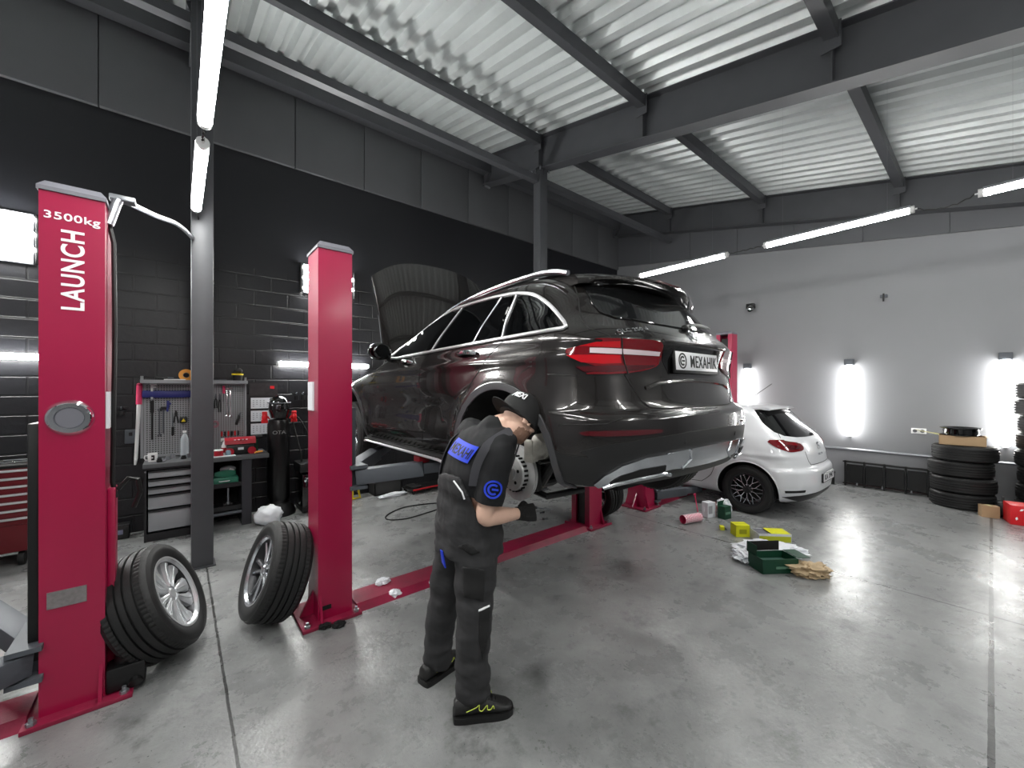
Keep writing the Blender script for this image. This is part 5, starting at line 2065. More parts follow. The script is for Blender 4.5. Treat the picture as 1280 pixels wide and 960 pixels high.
# ---- cap worn backwards
mb = MB()
rings = []
n = 40
for i in range(15):
    t = i/14
    el = -.52+(PI/2+.50)*t
    rings.append([HM @ Vector((.004+.122*math.cos(max(el,-.25))*math.cos(2*PI*j/n), .101*math.cos(max(el,-.25))*math.sin(2*PI*j/n), .026+.108*math.sin(el))) for j in range(n)])
inner = [[HM @ (HM.inverted() @ p*0.965) for p in r] for r in rings]
mb.loft(rings[:]+[], caps=True)
capo = mb.build('cap', M_capf, man)
mb = MB()
vs = []; fs = []
nu = 18
for off in (0, .004):
    for i in range(nu+1):
        a = PI-1.05+2.1*i/nu
        e = Vector((.004+.117*math.cos(a), .097*math.sin(a), -.018))
        u = 1-abs((i/nu)*2-1)**2.4
        o_ = e+Vector((math.cos(a)*.070*u-.004, math.sin(a)*.012*u, -.002+.016*(abs(e.y)/.09)**2*-1))
        vs += [HM @ (e+Vector((0, 0, off))), HM @ (o_+Vector((0, 0, off)))]
K = 2*(nu+1)
for i in range(nu):
    a = 2*i
    fs += [[a, a+1, a+3, a+2], [K+a, K+a+2, K+a+3, K+a+1], [a+1, K+a+1, K+a+3, a+3], [a, a+2, K+a+2, K+a]]
fs += [[0, K, K+1, 1], [2*nu, 2*nu+1, K+2*nu+1, K+2*nu]]
mb.add(vs, fs); mb.build('peak', M_capf, capo)
mb = MB(); mb.ell((.004, 0, .135), (.009, .009, .005), HM); mb.build('button', M_capf, capo)
# white lettering above the peak
def capdir(az, el):
    q = Vector((.004+.1245*math.cos(el)*math.cos(az), .1035*math.cos(el)*math.sin(az), .026+.1105*math.sin(el)))
    return HM @ q
mb = MB().text('MEXI', width=.075, height=.040, depth=.0015, bold=.03)
vs = []
for v in mb.v:
    vs.append(capdir(PI+.50+v.x/.105, .42+v.y/.1)+(capdir(PI+.50+v.x/.105, .42+v.y/.1)-headC).normalized()*v.z)
mb.v = vs
mb.build('cap_lettering', M_letters, capo, smooth=0)
# ---- gloves
for H_, c_ in ((HR, (58, 78, 48)), (HL, (30, 40, 25))):
    mb = MB(); hand(mb, H_, 1, .0065, c_)
    x0 = H_ @ Vector((-.035, 0, 0)); x1 = H_ @ Vector((.0, 0, 0))
    mb.tube([x0, x1], [.036, .034], n=16)
    g = mb.build('glove', M_glove, None, smooth=0)
    remesh(g, .004, 2, .4); g.parent = man
# tool in the right hand
g0 = HR @ Vector((.085, .045, -.040)); g1 = HR @ Vector((.085, -.05, -.040))
# ---- shoes
def shoe(a_, yaw, nm):
    Mx = T(a_.x-.055, a_.y, 0) @ RZ(yaw)
    mb = MB()
    prof = [(-.055, .030, .085), (-.045, .040, .10), (0, .045, .115), (.06, .046, .125), (.10, .047, .110), (.14, .050, .085), (.18, .050, .068), (.215, .044, .056), (.235, .030, .046), (.243, .014, .038)]
    rings = []
    for x, w_, h_ in prof:
        ring = []
        for k in range(20):
            a = 2*PI*k/20
            c_, s_ = math.cos(a), math.sin(a)
            yy = w_*math.copysign(abs(c_)**.75, c_)
            zz = .022+(h_-.022)*(.5+.5*math.copysign(abs(s_)**.8, s_))
            if s_ > 0:
                yy *= 1-.35*s_*(h_-.05)/.07
            ring.append(Mx @ Vector((x, yy, zz)))
        rings.append(ring)
    mb.loft(rings)
    up = mb.build(nm, M_shoe, man, smooth=60)
    mb = MB()
    out = []
    for x, w_, h_ in prof:
        out.append((x, w_+.010))
    poly = [(x-.006 if i == 0 else x+(.008 if i == len(out)-1 else 0), y) for i, (x, y) in enumerate(out)]
    poly = poly+[(x, -y) for x, y in reversed(poly)]
    poly = chaikin(poly, 2)
    mb.prism(poly, .030, Mx)
    mb.build('sole', M_sole, up)
    mb = MB()
    for k in range(5):
        x = .085+.018*k
        mb.tube([Mx @ Vector((x, -.026, .112-.010*k)), Mx @ Vector((x+.004, 0, .123-.011*k)), Mx @ Vector((x, .026, .112-.010*k))], .003, n=6)
    mb.build('laces', M_black, up)
    for s_ in (-1, 1):
        mb = MB()
        P = [(.005, .062), (.055, .078), (.07, .09), (.07, .066), (.085, .058), (.11, .082), (.112, .062), (.128, .06), (.14, .076), (.145, .062)]
        pts = [Mx @ Vector((x, s_*(.0515-.10*max(0, z-.07)), z)) for x, z in P]
        mb.tube(cat_rom(pts, 5), .0022, n=6)
        mb.build('side_stitching', M_lime, up)


shoe(ankR, R(-30), 'shoe')
shoe(ankL, R(12), 'shoe')
# blue cloth at the back pocket
mb = MB()
mb.loft([[S(R(176), .83, .03), S(R(183), .83, .034), S(R(183), .83, .040), S(R(176), .83, .036)], [S(R(174), .76, .02), S(R(184), .74, .026), S(R(184), .74, .034), S(R(174), .76, .03)]])
mb.build('pocket_rag', M_blue, ov)

# the tool he holds
t0 = MO+(HR @ Vector((.10, .03, -.028)))
d = (W(683, 636, 2.22)-t0).normalized()
tool = thing('pick_tool', 'slim dark hand tool held in the black-gloved hand', 'tool', t0)
MB().tube([d*-.08, d*-.07, d*.015, d*.03], [.008, .010, .010, .006], n=10).build('handle', M_black, tool)
MB().tube([d*.02, d*.11], .003, n=8).build('shaft', M_steel, tool)
# ================================================================ bench, tools and clutter
M_drawer = mat('light_grey_steel', (.56, .565, .58), .45, .1, noise=.05)
M_frame = mat('anthracite_steel', (.12, .12, .13), .45, .2)
M_bench = mat('grey_worktop', (.33, .335, .345), .5, .2, noise=.15)
M_peg = mat('pegboard_grey', (.58, .59, .60), .45, .3)
M_peghole = mat('peg_hole', (.02, .02, .02), .8)
M_bluep = mat('dark_blue_plastic', (.10, .12, .42), .45)
M_yellow = mat('yellow_plastic', (.88, .78, .12), .4)
M_yelgreen = mat('yellow_card', (.86, .86, .10), .5)
M_green = mat('green_card', (.03, .24, .16), .5)
M_greenp = mat('green_plastic', (.16, .44, .35), .4)
M_card = mat('brown_cardboard', (.66, .55, .42), .7, 0, noise=.1)
M_kraft = mat('kraft_paper', (.72, .63, .50), .75, 0, noise=.15, bump=.3, bscale=30)
M_bagw = mat('white_polythene', (.90, .91, .93), .35, 0, noise=.03)
M_clear = mat('clear_plastic', (.80, .83, .85), .15, 0, alpha=.55)
M_redcard = mat('red_card', (.80, .05, .10), .5)
M_pinkcard = mat('pink_card', (.85, .22, .40), .5)
M_orange = mat('orange_tape', (.92, .62, .22), .45)
BX, BY = -.285, 5.88        # cabinet front left corner

# ---- drawer cabinet
cab = thing('tool_cabinet', 'grey five-drawer steel tool cabinet left of the slim column', 'cabinet', (BX, BY, 0))
mb = MB()
Wc, Dc, Hc = .52, .50, .80
mb.box2((0, 0, .0), (.02, Dc, Hc)); mb.box2((Wc-.02, 0, 0), (Wc, Dc, Hc)); mb.box2((.02, Dc-.015, .0), (Wc-.02, Dc, Hc)); mb.box2((.02, .01, .0), (Wc-.02, Dc-.015, .085)); mb.box2((.02, .0, Hc-.02), (Wc-.02, Dc-.015, Hc))
mb.build('carcass', M_frame, cab)
zs_ = [.10, .342, .506, .592, .680, .775]
for a, b in zip(zs_, zs_[1:]):
    mb = MB(); mb.box2((.035, -.012, a+.012), (Wc-.03, .3, b-.022), bev=.004)
    d = mb.build('drawer', M_drawer, cab)
    mb = MB(); mb.box2((.035, -.026, b-.022), (Wc-.03, -.004, b-.004), bev=.004)
    mb.build('handle', M_frame, d)
MB().cyl((.012, -.004, .765), (.012, 0, .765), .009, n=12).build('lock', M_galv, cab)
# ---- worktop with its right-hand leg panel
wt = thing('workbench', 'long grey worktop running over the drawer cabinet to the black punch-bag stand', 'workbench', (BX, BY, 0))
MB().box2((-.01, -.02, .802), (1.17, .51, .852), bev=.005).build('worktop', M_bench, wt)
MB().box2((.885, .0, 0), (.985, .50, .80)).build('leg_panel', mat('leg_panel_grey', (.20, .20, .22), .45, .2), wt)
MB().box2((Wc+.02, .47, .0), (.88, .485, .78)).build('back_panel', M_dark, wt)
# ---- pegboard
pg = thing('pegboard', 'tall grey perforated tool board on the black wall above the workbench', 'pegboard', (-.31, 6.355, 1.0))
mb = MB(); mb.box2((0, 0, -.14), (.98, .02, .75)); mb.build('board', M_peg, pg)
mb = MB()
for i in range(38):
    for j in range(33):
        mb.box((.03+i*.0252, -.0004, -.10+j*.0252), (.011, .001, .011))
o = mb.build('holes', M_peghole, pg, smooth=0)
mb = MB(); mb.box2((-.02, -.20, .735), (1.0, .02, .76)); mb.box2((-.02, -.205, .735), (1.0, -.195, .775))
mb.build('shelf', M_drawer, pg)
for xx in (-.015, .995):
    MB().box2((xx-.012, -.02, -.14), (xx+.012, .025, .82)).build('upright', M_drawer, pg)
# blue bin rail
br = thing('tool_rail', 'dark blue plastic tool rail along the top of the pegboard', 'rail', (-.10, 6.33, 1.61))
MB().box2((-.22, -.05, -.045), (.23, .0, .04), bev=.012).build('rail', M_bluep, br)
for i in range(8):
    MB().box((-.19+i*.055, -.052, .0), (.012, .006, .05)).build('clip', M_bluep, br)

# ---- tools hung on the board
TY = 6.335


def hang(name, label, x, z, parts, grp='hand tools hung on the pegboard'):
    t = thing(name, label, 'tool', (x, TY, z), group=grp)
    for nm, mb, m_ in parts:
        mb.build(nm, m_, t)
    return t


def spanner(L, r=.012):
    mb = MB()
    mb.box((0, 0, 0), (.012, .006, L), bev=.002)
    for s_ in (1, -1):
        pts = [(.014*math.cos(a), 0, s_*(L/2+.012)+.014*math.sin(a)) for a in [s_*R(-240+q) for q in range(0, 320, 24)]]
        mb.tube([Vector(p) for p in pts], .0055, n=6)
    return mb


hang('breaker_bar', 'long black bar hung at the left edge of the pegboard', -.235, 1.31, [('shaft', MB().tube([(0, 0, -.24), (0, 0, .20)], .009, n=8), M_black), ('grip', MB().tube([(0, 0, .08), (0, 0, .22)], .017, n=10), M_rubber)])
hang('caliper', 'white steel caliper hung over the blue tool rail', -.235, 1.69, [('beam', MB().box((0, -.05, -.05), (.022, .008, .18), bev=.002), M_white), ('jaw', MB().box((.012, -.05, .03), (.06, .008, .022), bev=.002).box((.012, -.05, .0), (.05, .008, .016)), M_white)])
hang('spanner', 'thin grey spanner left of the blue clamp on the pegboard', -.17, 1.27, [('body', spanner(.28), M_steel)])
hang('ratchet', 'black-headed ratchet hung left of the blue clamp', -.135, 1.30, [('head', MB().box((0, 0, .14), (.05, .02, .035), bev=.008).box((-.025, 0, .125), (.02, .02, .03), bev=.005), M_black), ('shaft', MB().tube([(.0, 0, -.16), (0, 0, .13)], .007, n=8), M_steel)])
hang('clamp', 'blue spring clamp hung under the blue rail', -.094, 1.455, [('jaw', MB().box((0, 0, .03), (.025, .02, .09), bev=.006).box((.015, 0, .035), (.03, .02, .02), bev=.004), M_bluep), ('handle', MB().box((-.005, 0, -.03), (.02, .02, .06), bev=.006), M_bluep)])
hang('screwdriver', 'slim dark screwdriver in the middle of the left board', -.05, 1.22, [('handle', MB().tube([(0, 0, -.11), (0, 0, -.01)], .013, n=8), M_black), ('shaft', MB().tube([(0, 0, -.02), (0, 0, .15)], .004, n=6), M_steel)])
hang('tape_measure', 'black and yellow tape measure hung beside the slim column', .05, 1.29, [('case', MB().box((0, -.02, 0), (.075, .045, .075), bev=.018), M_black), ('badge', MB().prism([(-.022, -.02), (.022, -.02), (0, .02)], .003, T(0, -.0435, 0) @ RX(PI/2)), M_yellow)])
hang('pliers', 'black pliers hung left of the tape measure', -.02, 1.33, [('handle', MB().tube([(-.02, 0, -.07), (-.012, 0, .0), (.0, 0, .03)], .007, n=8).tube([(.02, 0, -.07), (.012, 0, .0), (0, 0, .03)], .007, n=8), M_rubber), ('jaw', MB().prism([(-.016, 0), (.016, 0), (.005, .05), (-.005, .05)], .012, T(0, .006, .03) @ RX(PI/2)), M_black)])
t = hang('plastic_bottle', 'clear empty bottle standing against the pegboard left of the slim column', .06, .857, [('bottle', MB().lathe([(0, 0), (.038, 0), (.04, .02), (.04, .20), (.03, .24), (.016, .26), (.016, .285), (0, .285)], 24), M_clear), ('bottle_cap', MB().cyl((0, 0, .285), (0, 0, .305), .018, n=16), M_white)], grp='things on the workbench')
t.location.y = 6.27
for x, L, c, lb in ((.485, .32, M_chrome, 'long bright spanner, left of the pair right of the slim column'), (.522, .34, M_chrome, 'long bright spanner, right of the pair right of the slim column')):
    hang('spanner', lb, x, 1.49, [('body', spanner(L), c)])
hang('screwdriver', 'pink-handled screwdriver hung from the shelf right of the slim column', .45, 1.66, [('handle', MB().tube([(0, -.02, -.05), (0, -.02, .05)], .015, n=8), M_pinkcard), ('shaft', MB().tube([(0, -.02, -.16), (0, -.02, -.04)], .005, n=6), M_steel)])
hang('cutter', 'black cutter hung slanting low on the right of the pegboard', .60, 1.26, [('handle', MB().box((0, 0, 0), (.03, .02, .13), RY(.3), bev=.006), M_black), ('blade', MB().box((0, 0, .08), (.018, .004, .05), RY(.3)), M_steel)])
hang('tape_roll', 'dull pink roll of tape hung right of the slim column', .36, 1.22, [('roll', MB().lathe([(.022, -.012), (.045, -.012), (.045, .012), (.022, .012)], 24, RX(PI/2), closed=True), mat('dull_pink', (.62, .42, .47), .6))])
for i, (x, z, h_) in enumerate(((.33, 1.50, .24), (.37, 1.52, .20), (.41, 1.50, .26))):
    hang('pliers', ['long-handled black pliers nearest the slim column', 'short black pliers, second from the slim column', 'long black pliers, third from the slim column'][i], x, z, [('handle', MB().tube([(-.012, 0, -h_/2), (-.010, 0, 0), (0, 0, .03)], .0065, n=8).tube([(.012, 0, -h_/2), (.010, 0, 0), (0, 0, .03)], .0065, n=8), M_rubber), ('jaw', MB().prism([(-.014, 0), (.014, 0), (.004, h_*.3), (-.004, h_*.3)], .010, T(0, .005, .03) @ RX(PI/2)), M_steel)])
for i in range(6):
    hang('screwdriver', ['first', 'second', 'third', 'fourth', 'fifth', 'sixth'][i]+' in the low row of small screwdrivers on the right of the pegboard', .43+i*.035, 1.06, [('handle', MB().tube([(0, 0, .0), (0, 0, .06)], .010, n=8), M_black if i % 2 else M_redcard), ('shaft', MB().tube([(0, 0, -.07), (0, 0, .0)], .004, n=6), M_steel)])

# ---- on the shelf above the board
t = thing('tub', 'black tub with a yellow lid band on the shelf above the pegboard', 'tub', (.59, 6.25, 1.76))
MB().lathe([(0, 0), (.05, 0), (.058, .09), (0, .09)], 28).build('body', M_black, t)
MB().lathe([(.058, .085), (.064, .087), (.064, .105), (.0, .107)], 28).build('lid', M_yellow, t)
mb = MB(); mb.ell((.01, 0, .14), (.045, .04, .04)); mb.build('cloth_pad', M_black, t)
t = thing('tape_roll', 'orange tape roll standing on the shelf beside the slim column', 'tape', (.075, 6.24, 1.835))
MB().lathe([(.032, -.02), (.072, -.02), (.072, .02), (.032, .02)], 32, RX(PI/2), closed=True).build('roll', M_orange, t)
MB().lathe([(.028, -.021), (.033, -.021), (.033, .021), (.028, .021)], 32, RX(PI/2), closed=True).build('core', M_card, t)
tag(MB().box((-.03, 6.24, 1.775), (.20, .06, .022), bev=.006).build('level_bar', M_white), 'white bar lying on the shelf above the pegboard', 'tool')
t = thing('drill', 'dark tool lying at the left end of the shelf above the pegboard', 'tool', (-.15, 6.24, 1.765))
mb = MB(); mb.box((0, 0, .03), (.12, .05, .05), bev=.015); mb.box((-.04, 0, .015), (.03, .04, .06), bev=.01); mb.build('body', M_black, t)
MB().cyl((.06, 0, .035), (.11, 0, .035), .014, .006, n=12).build('chuck', M_steel, t)
t = thing('pliers', 'grey pliers lying on the shelf right of the slim column', 'tool', (.42, 6.22, 1.765))
MB().tube([(-.08, .02, .01), (0, .0, .012), (.05, -.01, .012)], .008, n=8).tube([(-.08, -.03, .01), (0, 0, .012), (.05, .01, .012)], .008, n=8).build('body', M_steel, t)

# ---- on the worktop
t = thing('mug', 'white printed mug on the left end of the workbench', 'mug', (-.22, 6.05, .852))
MB().lathe([(0, 0), (.038, 0), (.042, .01), (.042, .095), (.038, .095), (.037, .012), (0, .012)], 28).build('body', M_white, t)
MB().tube([(-.04, 0, .075), (-.065, 0, .07), (-.07, 0, .045), (-.06, 0, .025), (-.04, 0, .02)], .006, n=8).build('handle', M_white, t)
mb = MB(); mb.prism([(-.015, .02), (.012, .02), (.012, .075), (-.015, .075), (-.015, .055), (.0, .055), (.0, .04), (-.015, .04)], .002, T(.005, -.044, 0) @ RX(PI/2)); mb.build('print', M_ink, t)
rnd = random.Random(4)
LB = ['small steel fitting right behind the white mug', 'bright steel ring next to the mug', 'small dark socket at the front of the bench', 'steel elbow in the middle of the left bench', 'dark bolt beside the slim column', 'steel coupling close to the slim column']
for i, (x, y) in enumerate(((-.15, 6.02), (-.09, 6.10), (-.16, 5.95), (-.05, 6.18), (.05, 6.05), (.10, 6.16))):
    t = thing('pipe_fitting', LB[i], 'fitting', (x, y, .852), rz=rnd.random()*3, group='metal fittings scattered on the bench')
    h_ = .02+.012*rnd.random()
    MB().lathe([(.012, 0), (.026, 0), (.026, h_), (.020, h_), (.020, h_*1.8), (.012, h_*1.8)], 16, closed=True).build('body', M_galv if i in (0, 1, 3, 5) else M_black, t)
    MB().cyl((.02, 0, h_*.5), (.05, 0, h_*.5), .009, n=10).build('spigot', M_galv, t)
t = thing('bench_machine', 'red-topped black machine on the right of the workbench', 'machine', (.60, 6.08, .852))
mb = MB(); mb.box((0, 0, .06), (.28, .18, .12), bev=.01); mb.build('base', M_black, t)
mb = MB(); mb.loft([[(x, -.085, .13), (x, .085, .13), (x, .075, .185), (x, .03, .21), (x, -.03, .21), (x, -.075, .185)] for x in (-.16, -.15, .15, .16)]); mb.build('cover', M_red, t)
for s_ in (-1, 1):
    MB().cyl((s_*.115, -.105, .045), (s_*.115, -.07, .045), .045, n=20).build('red_drum', M_red, t)
mb = MB(); mb.box((0, -.092, .075), (.06, .004, .03)); mb.build('label_plate', M_paper, t)
for xx in (-.06, -.02, .02, .06):
    mb = MB(); mb.ell((xx, -.09, .185), (.012, .006, .006)); mb.build('switch', M_letters, t)
t = thing('can', 'short red and white can right of the slim column on the bench', 'can', (.375, 5.98, .852))
MB().lathe([(0, 0), (.045, 0), (.045, .07), (0, .07)], 24).build('body', M_red, t); MB().lathe([(0, .07), (.046, .07), (.046, .082), (0, .084)], 24).build('lid', M_white, t)
t = thing('spray_bottle', 'white and red spray bottle before the pegboard, left of the red machine', 'bottle', (.445, 6.10, .852))
MB().lathe([(0, 0), (.034, 0), (.036, .02), (.036, .11), (.018, .15), (.014, .17), (0, .17)], 24).build('body', M_white, t)
MB().lathe([(.0365, .03), (.037, .03), (.037, .09), (.0365, .09)], 24, closed=True).build('label_band', M_red, t)
MB().box((-.012, 0, .19), (.055, .02, .03), bev=.006).box((-.035, 0, .18), (.01, .015, .03)).build('trigger', M_white, t)
tag(MB().lathe([(0, 0), (.028, 0), (.03, .05), (.02, .07), (0, .07)], 20, T(.47, 5.98, .852)).build('jar', mat('pale_blue', (.45, .55, .60), .3)), 'small pale blue jar in front of the white spray bottle', 'jar')
t = thing('sheet_tray', 'pale flat sheet lying on the front edge of the bench right of the slim column', 'tray', (.42, 5.94, .852))
MB().box((0, 0, .005), (.24, .09, .008), bev=.002).build('sheet', M_paper, t)
t = thing('pliers', 'yellow-handled pliers on the right end of the workbench', 'tool', (.80, 5.97, .852))
MB().tube([(-.06, .02, .015), (0, .0, .02), (.03, 0, .02)], .010, n=8).tube([(-.06, -.03, .015), (0, 0, .02), (.03, 0, .02)], .010, n=8).build('handle', M_orange, t)
MB().box((.05, 0, .02), (.05, .016, .012), bev=.003).build('jaw', M_steel, t)
t = thing('mallet', 'dark green mallet standing on the right of the bench before the calendar', 'tool', (.79, 6.15, .852))
MB().cyl((0, 0, 0), (0, 0, .17), .014, n=10).build('handle', M_green, t); MB().cyl((-.06, 0, .19), (.06, 0, .19), .028, n=16).build('head', M_rubber, t)

# ---- below the worktop
t = thing('tool_trolley', 'low dark trolley with two shelves under the workbench', 'trolley', (.45, 6.12, 0))
for z, m_ in ((.20, M_frame), (.48, M_frame)):
    mb = MB(); mb.box((0, 0, z), (.36, .34, .02)); mb.box((0, -.17, z+.02), (.36, .012, .05)); mb.build('shelf', m_ if z > .3 else M_frame, t)
for sx in (-1, 1):
    for sy in (-1, 1):
        MB().box((sx*.17, sy*.16, .28), (.02, .02, .46)).build('post', M_frame, t)
        MB().cyl((sx*.16-.012, sy*.15, .03), (sx*.16+.012, sy*.15, .03), .03, n=16).build('castor', M_rubber, t)
MB().tube([(-.18, -.19, .16), (.18, -.19, .16)], .02, n=10).build('push_bar', M_steel, t)
t = thing('tool_case', 'green plastic case on the trolley under the workbench', 'case', (.43, 6.06, .492))
mb = MB(); mb.box((0, 0, .05), (.29, .20, .10), bev=.014); mb.build('body', M_greenp, t)
mb = MB(); mb.tube([(-.05, -.11, .06), (-.04, -.125, .06), (.04, -.125, .06), (.05, -.11, .06)], .006, n=8); mb.build('handle', M_white, t)
t = thing('cordless_tool', 'green and white power tool lying on the green case under the bench', 'tool', (.46, 6.06, .592))
mb = MB(); mb.loft([[(x, -.03*k, .03-.03*k), (x, .03*k, .03-.03*k), (x, .03*k, .03+.04*k), (x, -.03*k, .03+.04*k)] for x, k in ((-.12, .6), (-.05, 1.0), (.04, 1.1), (.09, .7))]); mb.build('body', M_greenp, t)
MB().box((.02, 0, .075), (.05, .03, .05), RY(.4), bev=.01).build('grip', M_white, t)
tag(MB().ell((.48, 6.14, .665), (.085, .06, .045)).build('plastic_bag', M_clear), 'clear plastic bag behind the green tool under the bench', 'bag')
t = thing('hydraulic_jack', 'black trolley jack with a steel handle on the floor under the bench', 'jack', (.47, 5.99, .215))
mb = MB(); mb.box((0, .05, .03), (.10, .10, .05), bev=.01); mb.cyl((0, .05, .05), (0, .05, .13), .02, n=12); mb.build('body', M_black, t)
MB().tube([(0, .0, .05), (0, -.01, .24)], .010, n=10).build('handle', M_galv, t); MB().ell((0, -.005, .055), (.022, .022, .022)).build('joint', M_galv, t)

# ---- calendar
t = thing('wall_calendar', 'long wall calendar with a dark picture and three white month blocks', 'calendar', (.90, 6.385, 1.0))
MB().box((0, 0, .40), (.34, .008, .72)).build('backing', M_black, t)
M_pic = mat('calendar_picture', (.16, .14, .15), .4, noise=.9, nscale=24)
MB().box((0, -.006, .66), (.33, .006, .17)).build('picture', M_pic, t)
for z in (.475, .30, .125):
    b_ = MB().box((0, -.007, z), (.30, .006, .145)).build('month_block', M_paper, t)
    mb = MB()
    for r_ in range(4):
        for c_ in range(7):
            if (r_*7+c_) % 9 != 4:
                mb.box((-.12+c_*.04, -.0105, z+.035-r_*.026), (.014, .001, .010))
    mb.build('dates', mat('pale_ink', (.55, .56, .58), .6), b_, smooth=0)
MB().cyl((.09, -.012, .52), (.09, -.010, .52), .022, n=16).build('day_marker', M_ink, t)
MB().box((.10, -.010, .69), (.05, .003, .04)).build('picture_patch', M_redcard, t)

# ---- punch-bag stand with welding mask and gloves
t = thing('punch_bag_stand', 'black free-standing punch bag lettered OTA beside the workbench', 'punch bag', (1.03, 6.10, 0))
MB().lathe([(0, 0), (.20, 0), (.205, .03), (.18, .10), (.11, .16), (.10, .22), (0, .22)], 36).build('base', M_black, t)
MB().lathe([(0, .2), (.12, .2), (.13, .24), (.13, 1.20), (.115, 1.26), (0, 1.28)], 36).build('bag', mat('black_vinyl', (.03, .03, .033), .3), t)
MB().text('OTA', width=.15, height=.045, depth=.002, M=Matrix(((1, 0, 0, -.015), (0, 0, -1, -.137), (0, 1, 0, 1.10), (0, 0, 0, 1)))).build('lettering', mat('grey_print', (.5, .5, .5), .5), t, smooth=0)
t = thing('welding_mask', 'black welding mask resting on top of the punch bag', 'mask', (1.03, 6.08, 1.385))
mb = MB()
rings = []
for k in range(13):
    u = k/12
    z = -.10+.30*u
    s_ = (1-(max(0, u-.45)/.55)**2.2)**.5*(1-.22*max(0, .35-u)/.35)
    s_ = max(s_, .05)
    rings.append([(.125*s_*math.cos(a), -.02+.14*s_*math.sin(a), z) for a in [2*PI*j/28 for j in range(28)]])
mb.loft(rings); mb.build('shell', M_gloss, t)
MB().box((0, -.148, .045), (.12, .014, .06), bev=.006).build('visor', mat('visor_grey', (.28, .28, .29), .15, .2), t)
MB().tube([(.13*math.cos(a), -.02+.145*math.sin(a), .10) for a in [PI*2*j/28 for j in range(28)]], .007, n=6, closed=True).build('head_band', M_steel, t)
for s_, lb in ((-1, 'red work glove hanging left of the black welding mask'), (1, 'red work glove hanging right of the black welding mask')):
    g = thing('work_glove', lb, 'glove', (1.03+s_*.17, 6.03, 1.30), group='red gloves beside the welding mask')
    mb = MB(); mb.ell((0, 0, 0), (.035, .03, .05)); mb.box((0, 0, .05), (.06, .035, .05), bev=.012); mb.build('palm', M_redcard, g)
    for k in range(4):
        MB().tube([(-.026+k*.017, 0, -.03), (-.03+k*.02, -.005, -.075)], [.010, .008], n=8).build('finger', M_redcard, g)
    MB().tube([(-s_*.03, 0, .01), (-s_*.055, -.01, -.025)], [.011, .008], n=8).build('thumb', M_redcard, g)

# ---- welding set, hoses
t = thing('welding_machine', 'black welding set with a bright bar handle beside the second red post', 'welding machine', (1.50, 6.10, 0))
mb = MB(); mb.box((0, 0, .30), (.46, .42, .44), bev=.02); mb.build('case', M_gloss, t)
MB().box((0, .02, .60), (.50, .40, .12), bev=.015).build('top_case', M_black, t)
MB().tube([(-.20, -.225, .46), (-.19, -.25, .47), (.19, -.25, .50), (.20, -.225, .50)], .012, n=10).build('front_handle', M_chrome, t)
MB().tube([(-.2, -.21, .67), (.25, -.21, .69)], .008, n=8).build('top_trim', M_steel, t)
for sx in (-1, 1):
    MB().cyl((sx*.2-.02, -.16, .06), (sx*.2+.02, -.16, .06), .06, n=20).build('wheel', M_rubber, t)
MB().box((.05, -.213, .26), (.08, .004, .02)).build('maker_plate', M_steel, t)
mb = MB(); mb.ell((-.19, -.22, .45), (.02, .015, .035)); mb.ell((-.15, -.22, .43), (.014, .015, .03)); mb.build('hose_coupling', M_chrome, t)
MB().box2((-.23, -.22, .02), (.23, .21, .08)).build('base', M_black, t)
tag(MB().tube(cat_rom([(1.18, 6.20, 1.32), (1.30, 6.20, 1.25), (1.44, 6.18, .95), (1.50, 6.16, .67)], 8), .010, n=8).build('hose', M_cable), 'black hose arching down to the welding set, outer one', 'hose', 'hoses beside the punch bag')
tag(MB().tube(cat_rom([(1.18, 6.10, 1.30), (1.23, 6.06, 1.05), (1.28, 6.04, .82), (1.30, 6.05, .67)], 8), .012, n=8).build('hose', M_rubber), 'black hose hanging close beside the punch bag, inner one', 'hose', 'hoses beside the punch bag')


# ---- crumpled bags
def crumple(name, c, rad, m_, label, cat, seed, amp=.25, rot=0, zmin=0, freq=2.2):
    mb = MB()
    mb.ell((0, 0, 0), (1, 1, 1), None, 40, 26)
    off = Vector((seed*7.3, seed*3.1, seed*1.7))
    vs = []
    for v in mb.v:
        k = 1+amp*mnoise.noise(v*freq+off)+amp*.7*abs(mnoise.noise(v*freq*2.3+off))+amp*.35*mnoise.noise(v*freq*5+off)
        p = Vector((v.x*rad[0]*k, v.y*rad[1]*k, v.z*rad[2]*k))
        p = RZ(rot) @ p
        p.z = max(p.z+rad[2]*.85, zmin+.002*(1+mnoise.noise(v*6)))
        vs.append(p)
    mb.v = vs
    o = mb.build(name, m_, None, smooth=50, loc=c)
    return tag(o, label, cat)


crumple('plastic_bag', (.86, 5.74, 0), (.15, .11, .12), M_bagw, 'full white plastic bag on the floor against the bench leg', 'bag', 2, .18)
# ---- small things left of the cabinet
t = thing('parts_box', 'small black box with a pale label on the floor left of the cabinet', 'box', (-.50, 6.25, 0))
MB().box((0, 0, .07), (.16, .14, .14), bev=.008).build('body', M_black, t); MB().box((-.01, -.072, .08), (.08, .003, .05)).build('label_plate', mat('pale_label', (.45, .46, .55), .5), t); MB().box((0, 0, .15), (.17, .15, .02), bev=.006).build('lid', M_frame, t)
t = thing('torque_wrench', 'long pale lever with a red grip hung on the wall left of the pegboard', 'wrench', (-.362, 6.34, 1.25))
MB().tube([(-.02, 0, -.46), (-.012, 0, -.38), (.012, 0, .26)], [.010, .017, .019], n=12).build('shaft', M_white, t)
MB().tube([(.012, 0, .24), (.018, 0, .46)], .028, n=14).build('grip', M_pinkcard, t)
MB().ell((.018, 0, .47), (.028, .028, .02)).build('pommel', M_pink, t)
t = thing('switch_box', 'small grey electric box low on the black wall left of the pegboard', 'box', (-.42, 6.375, 1.12))
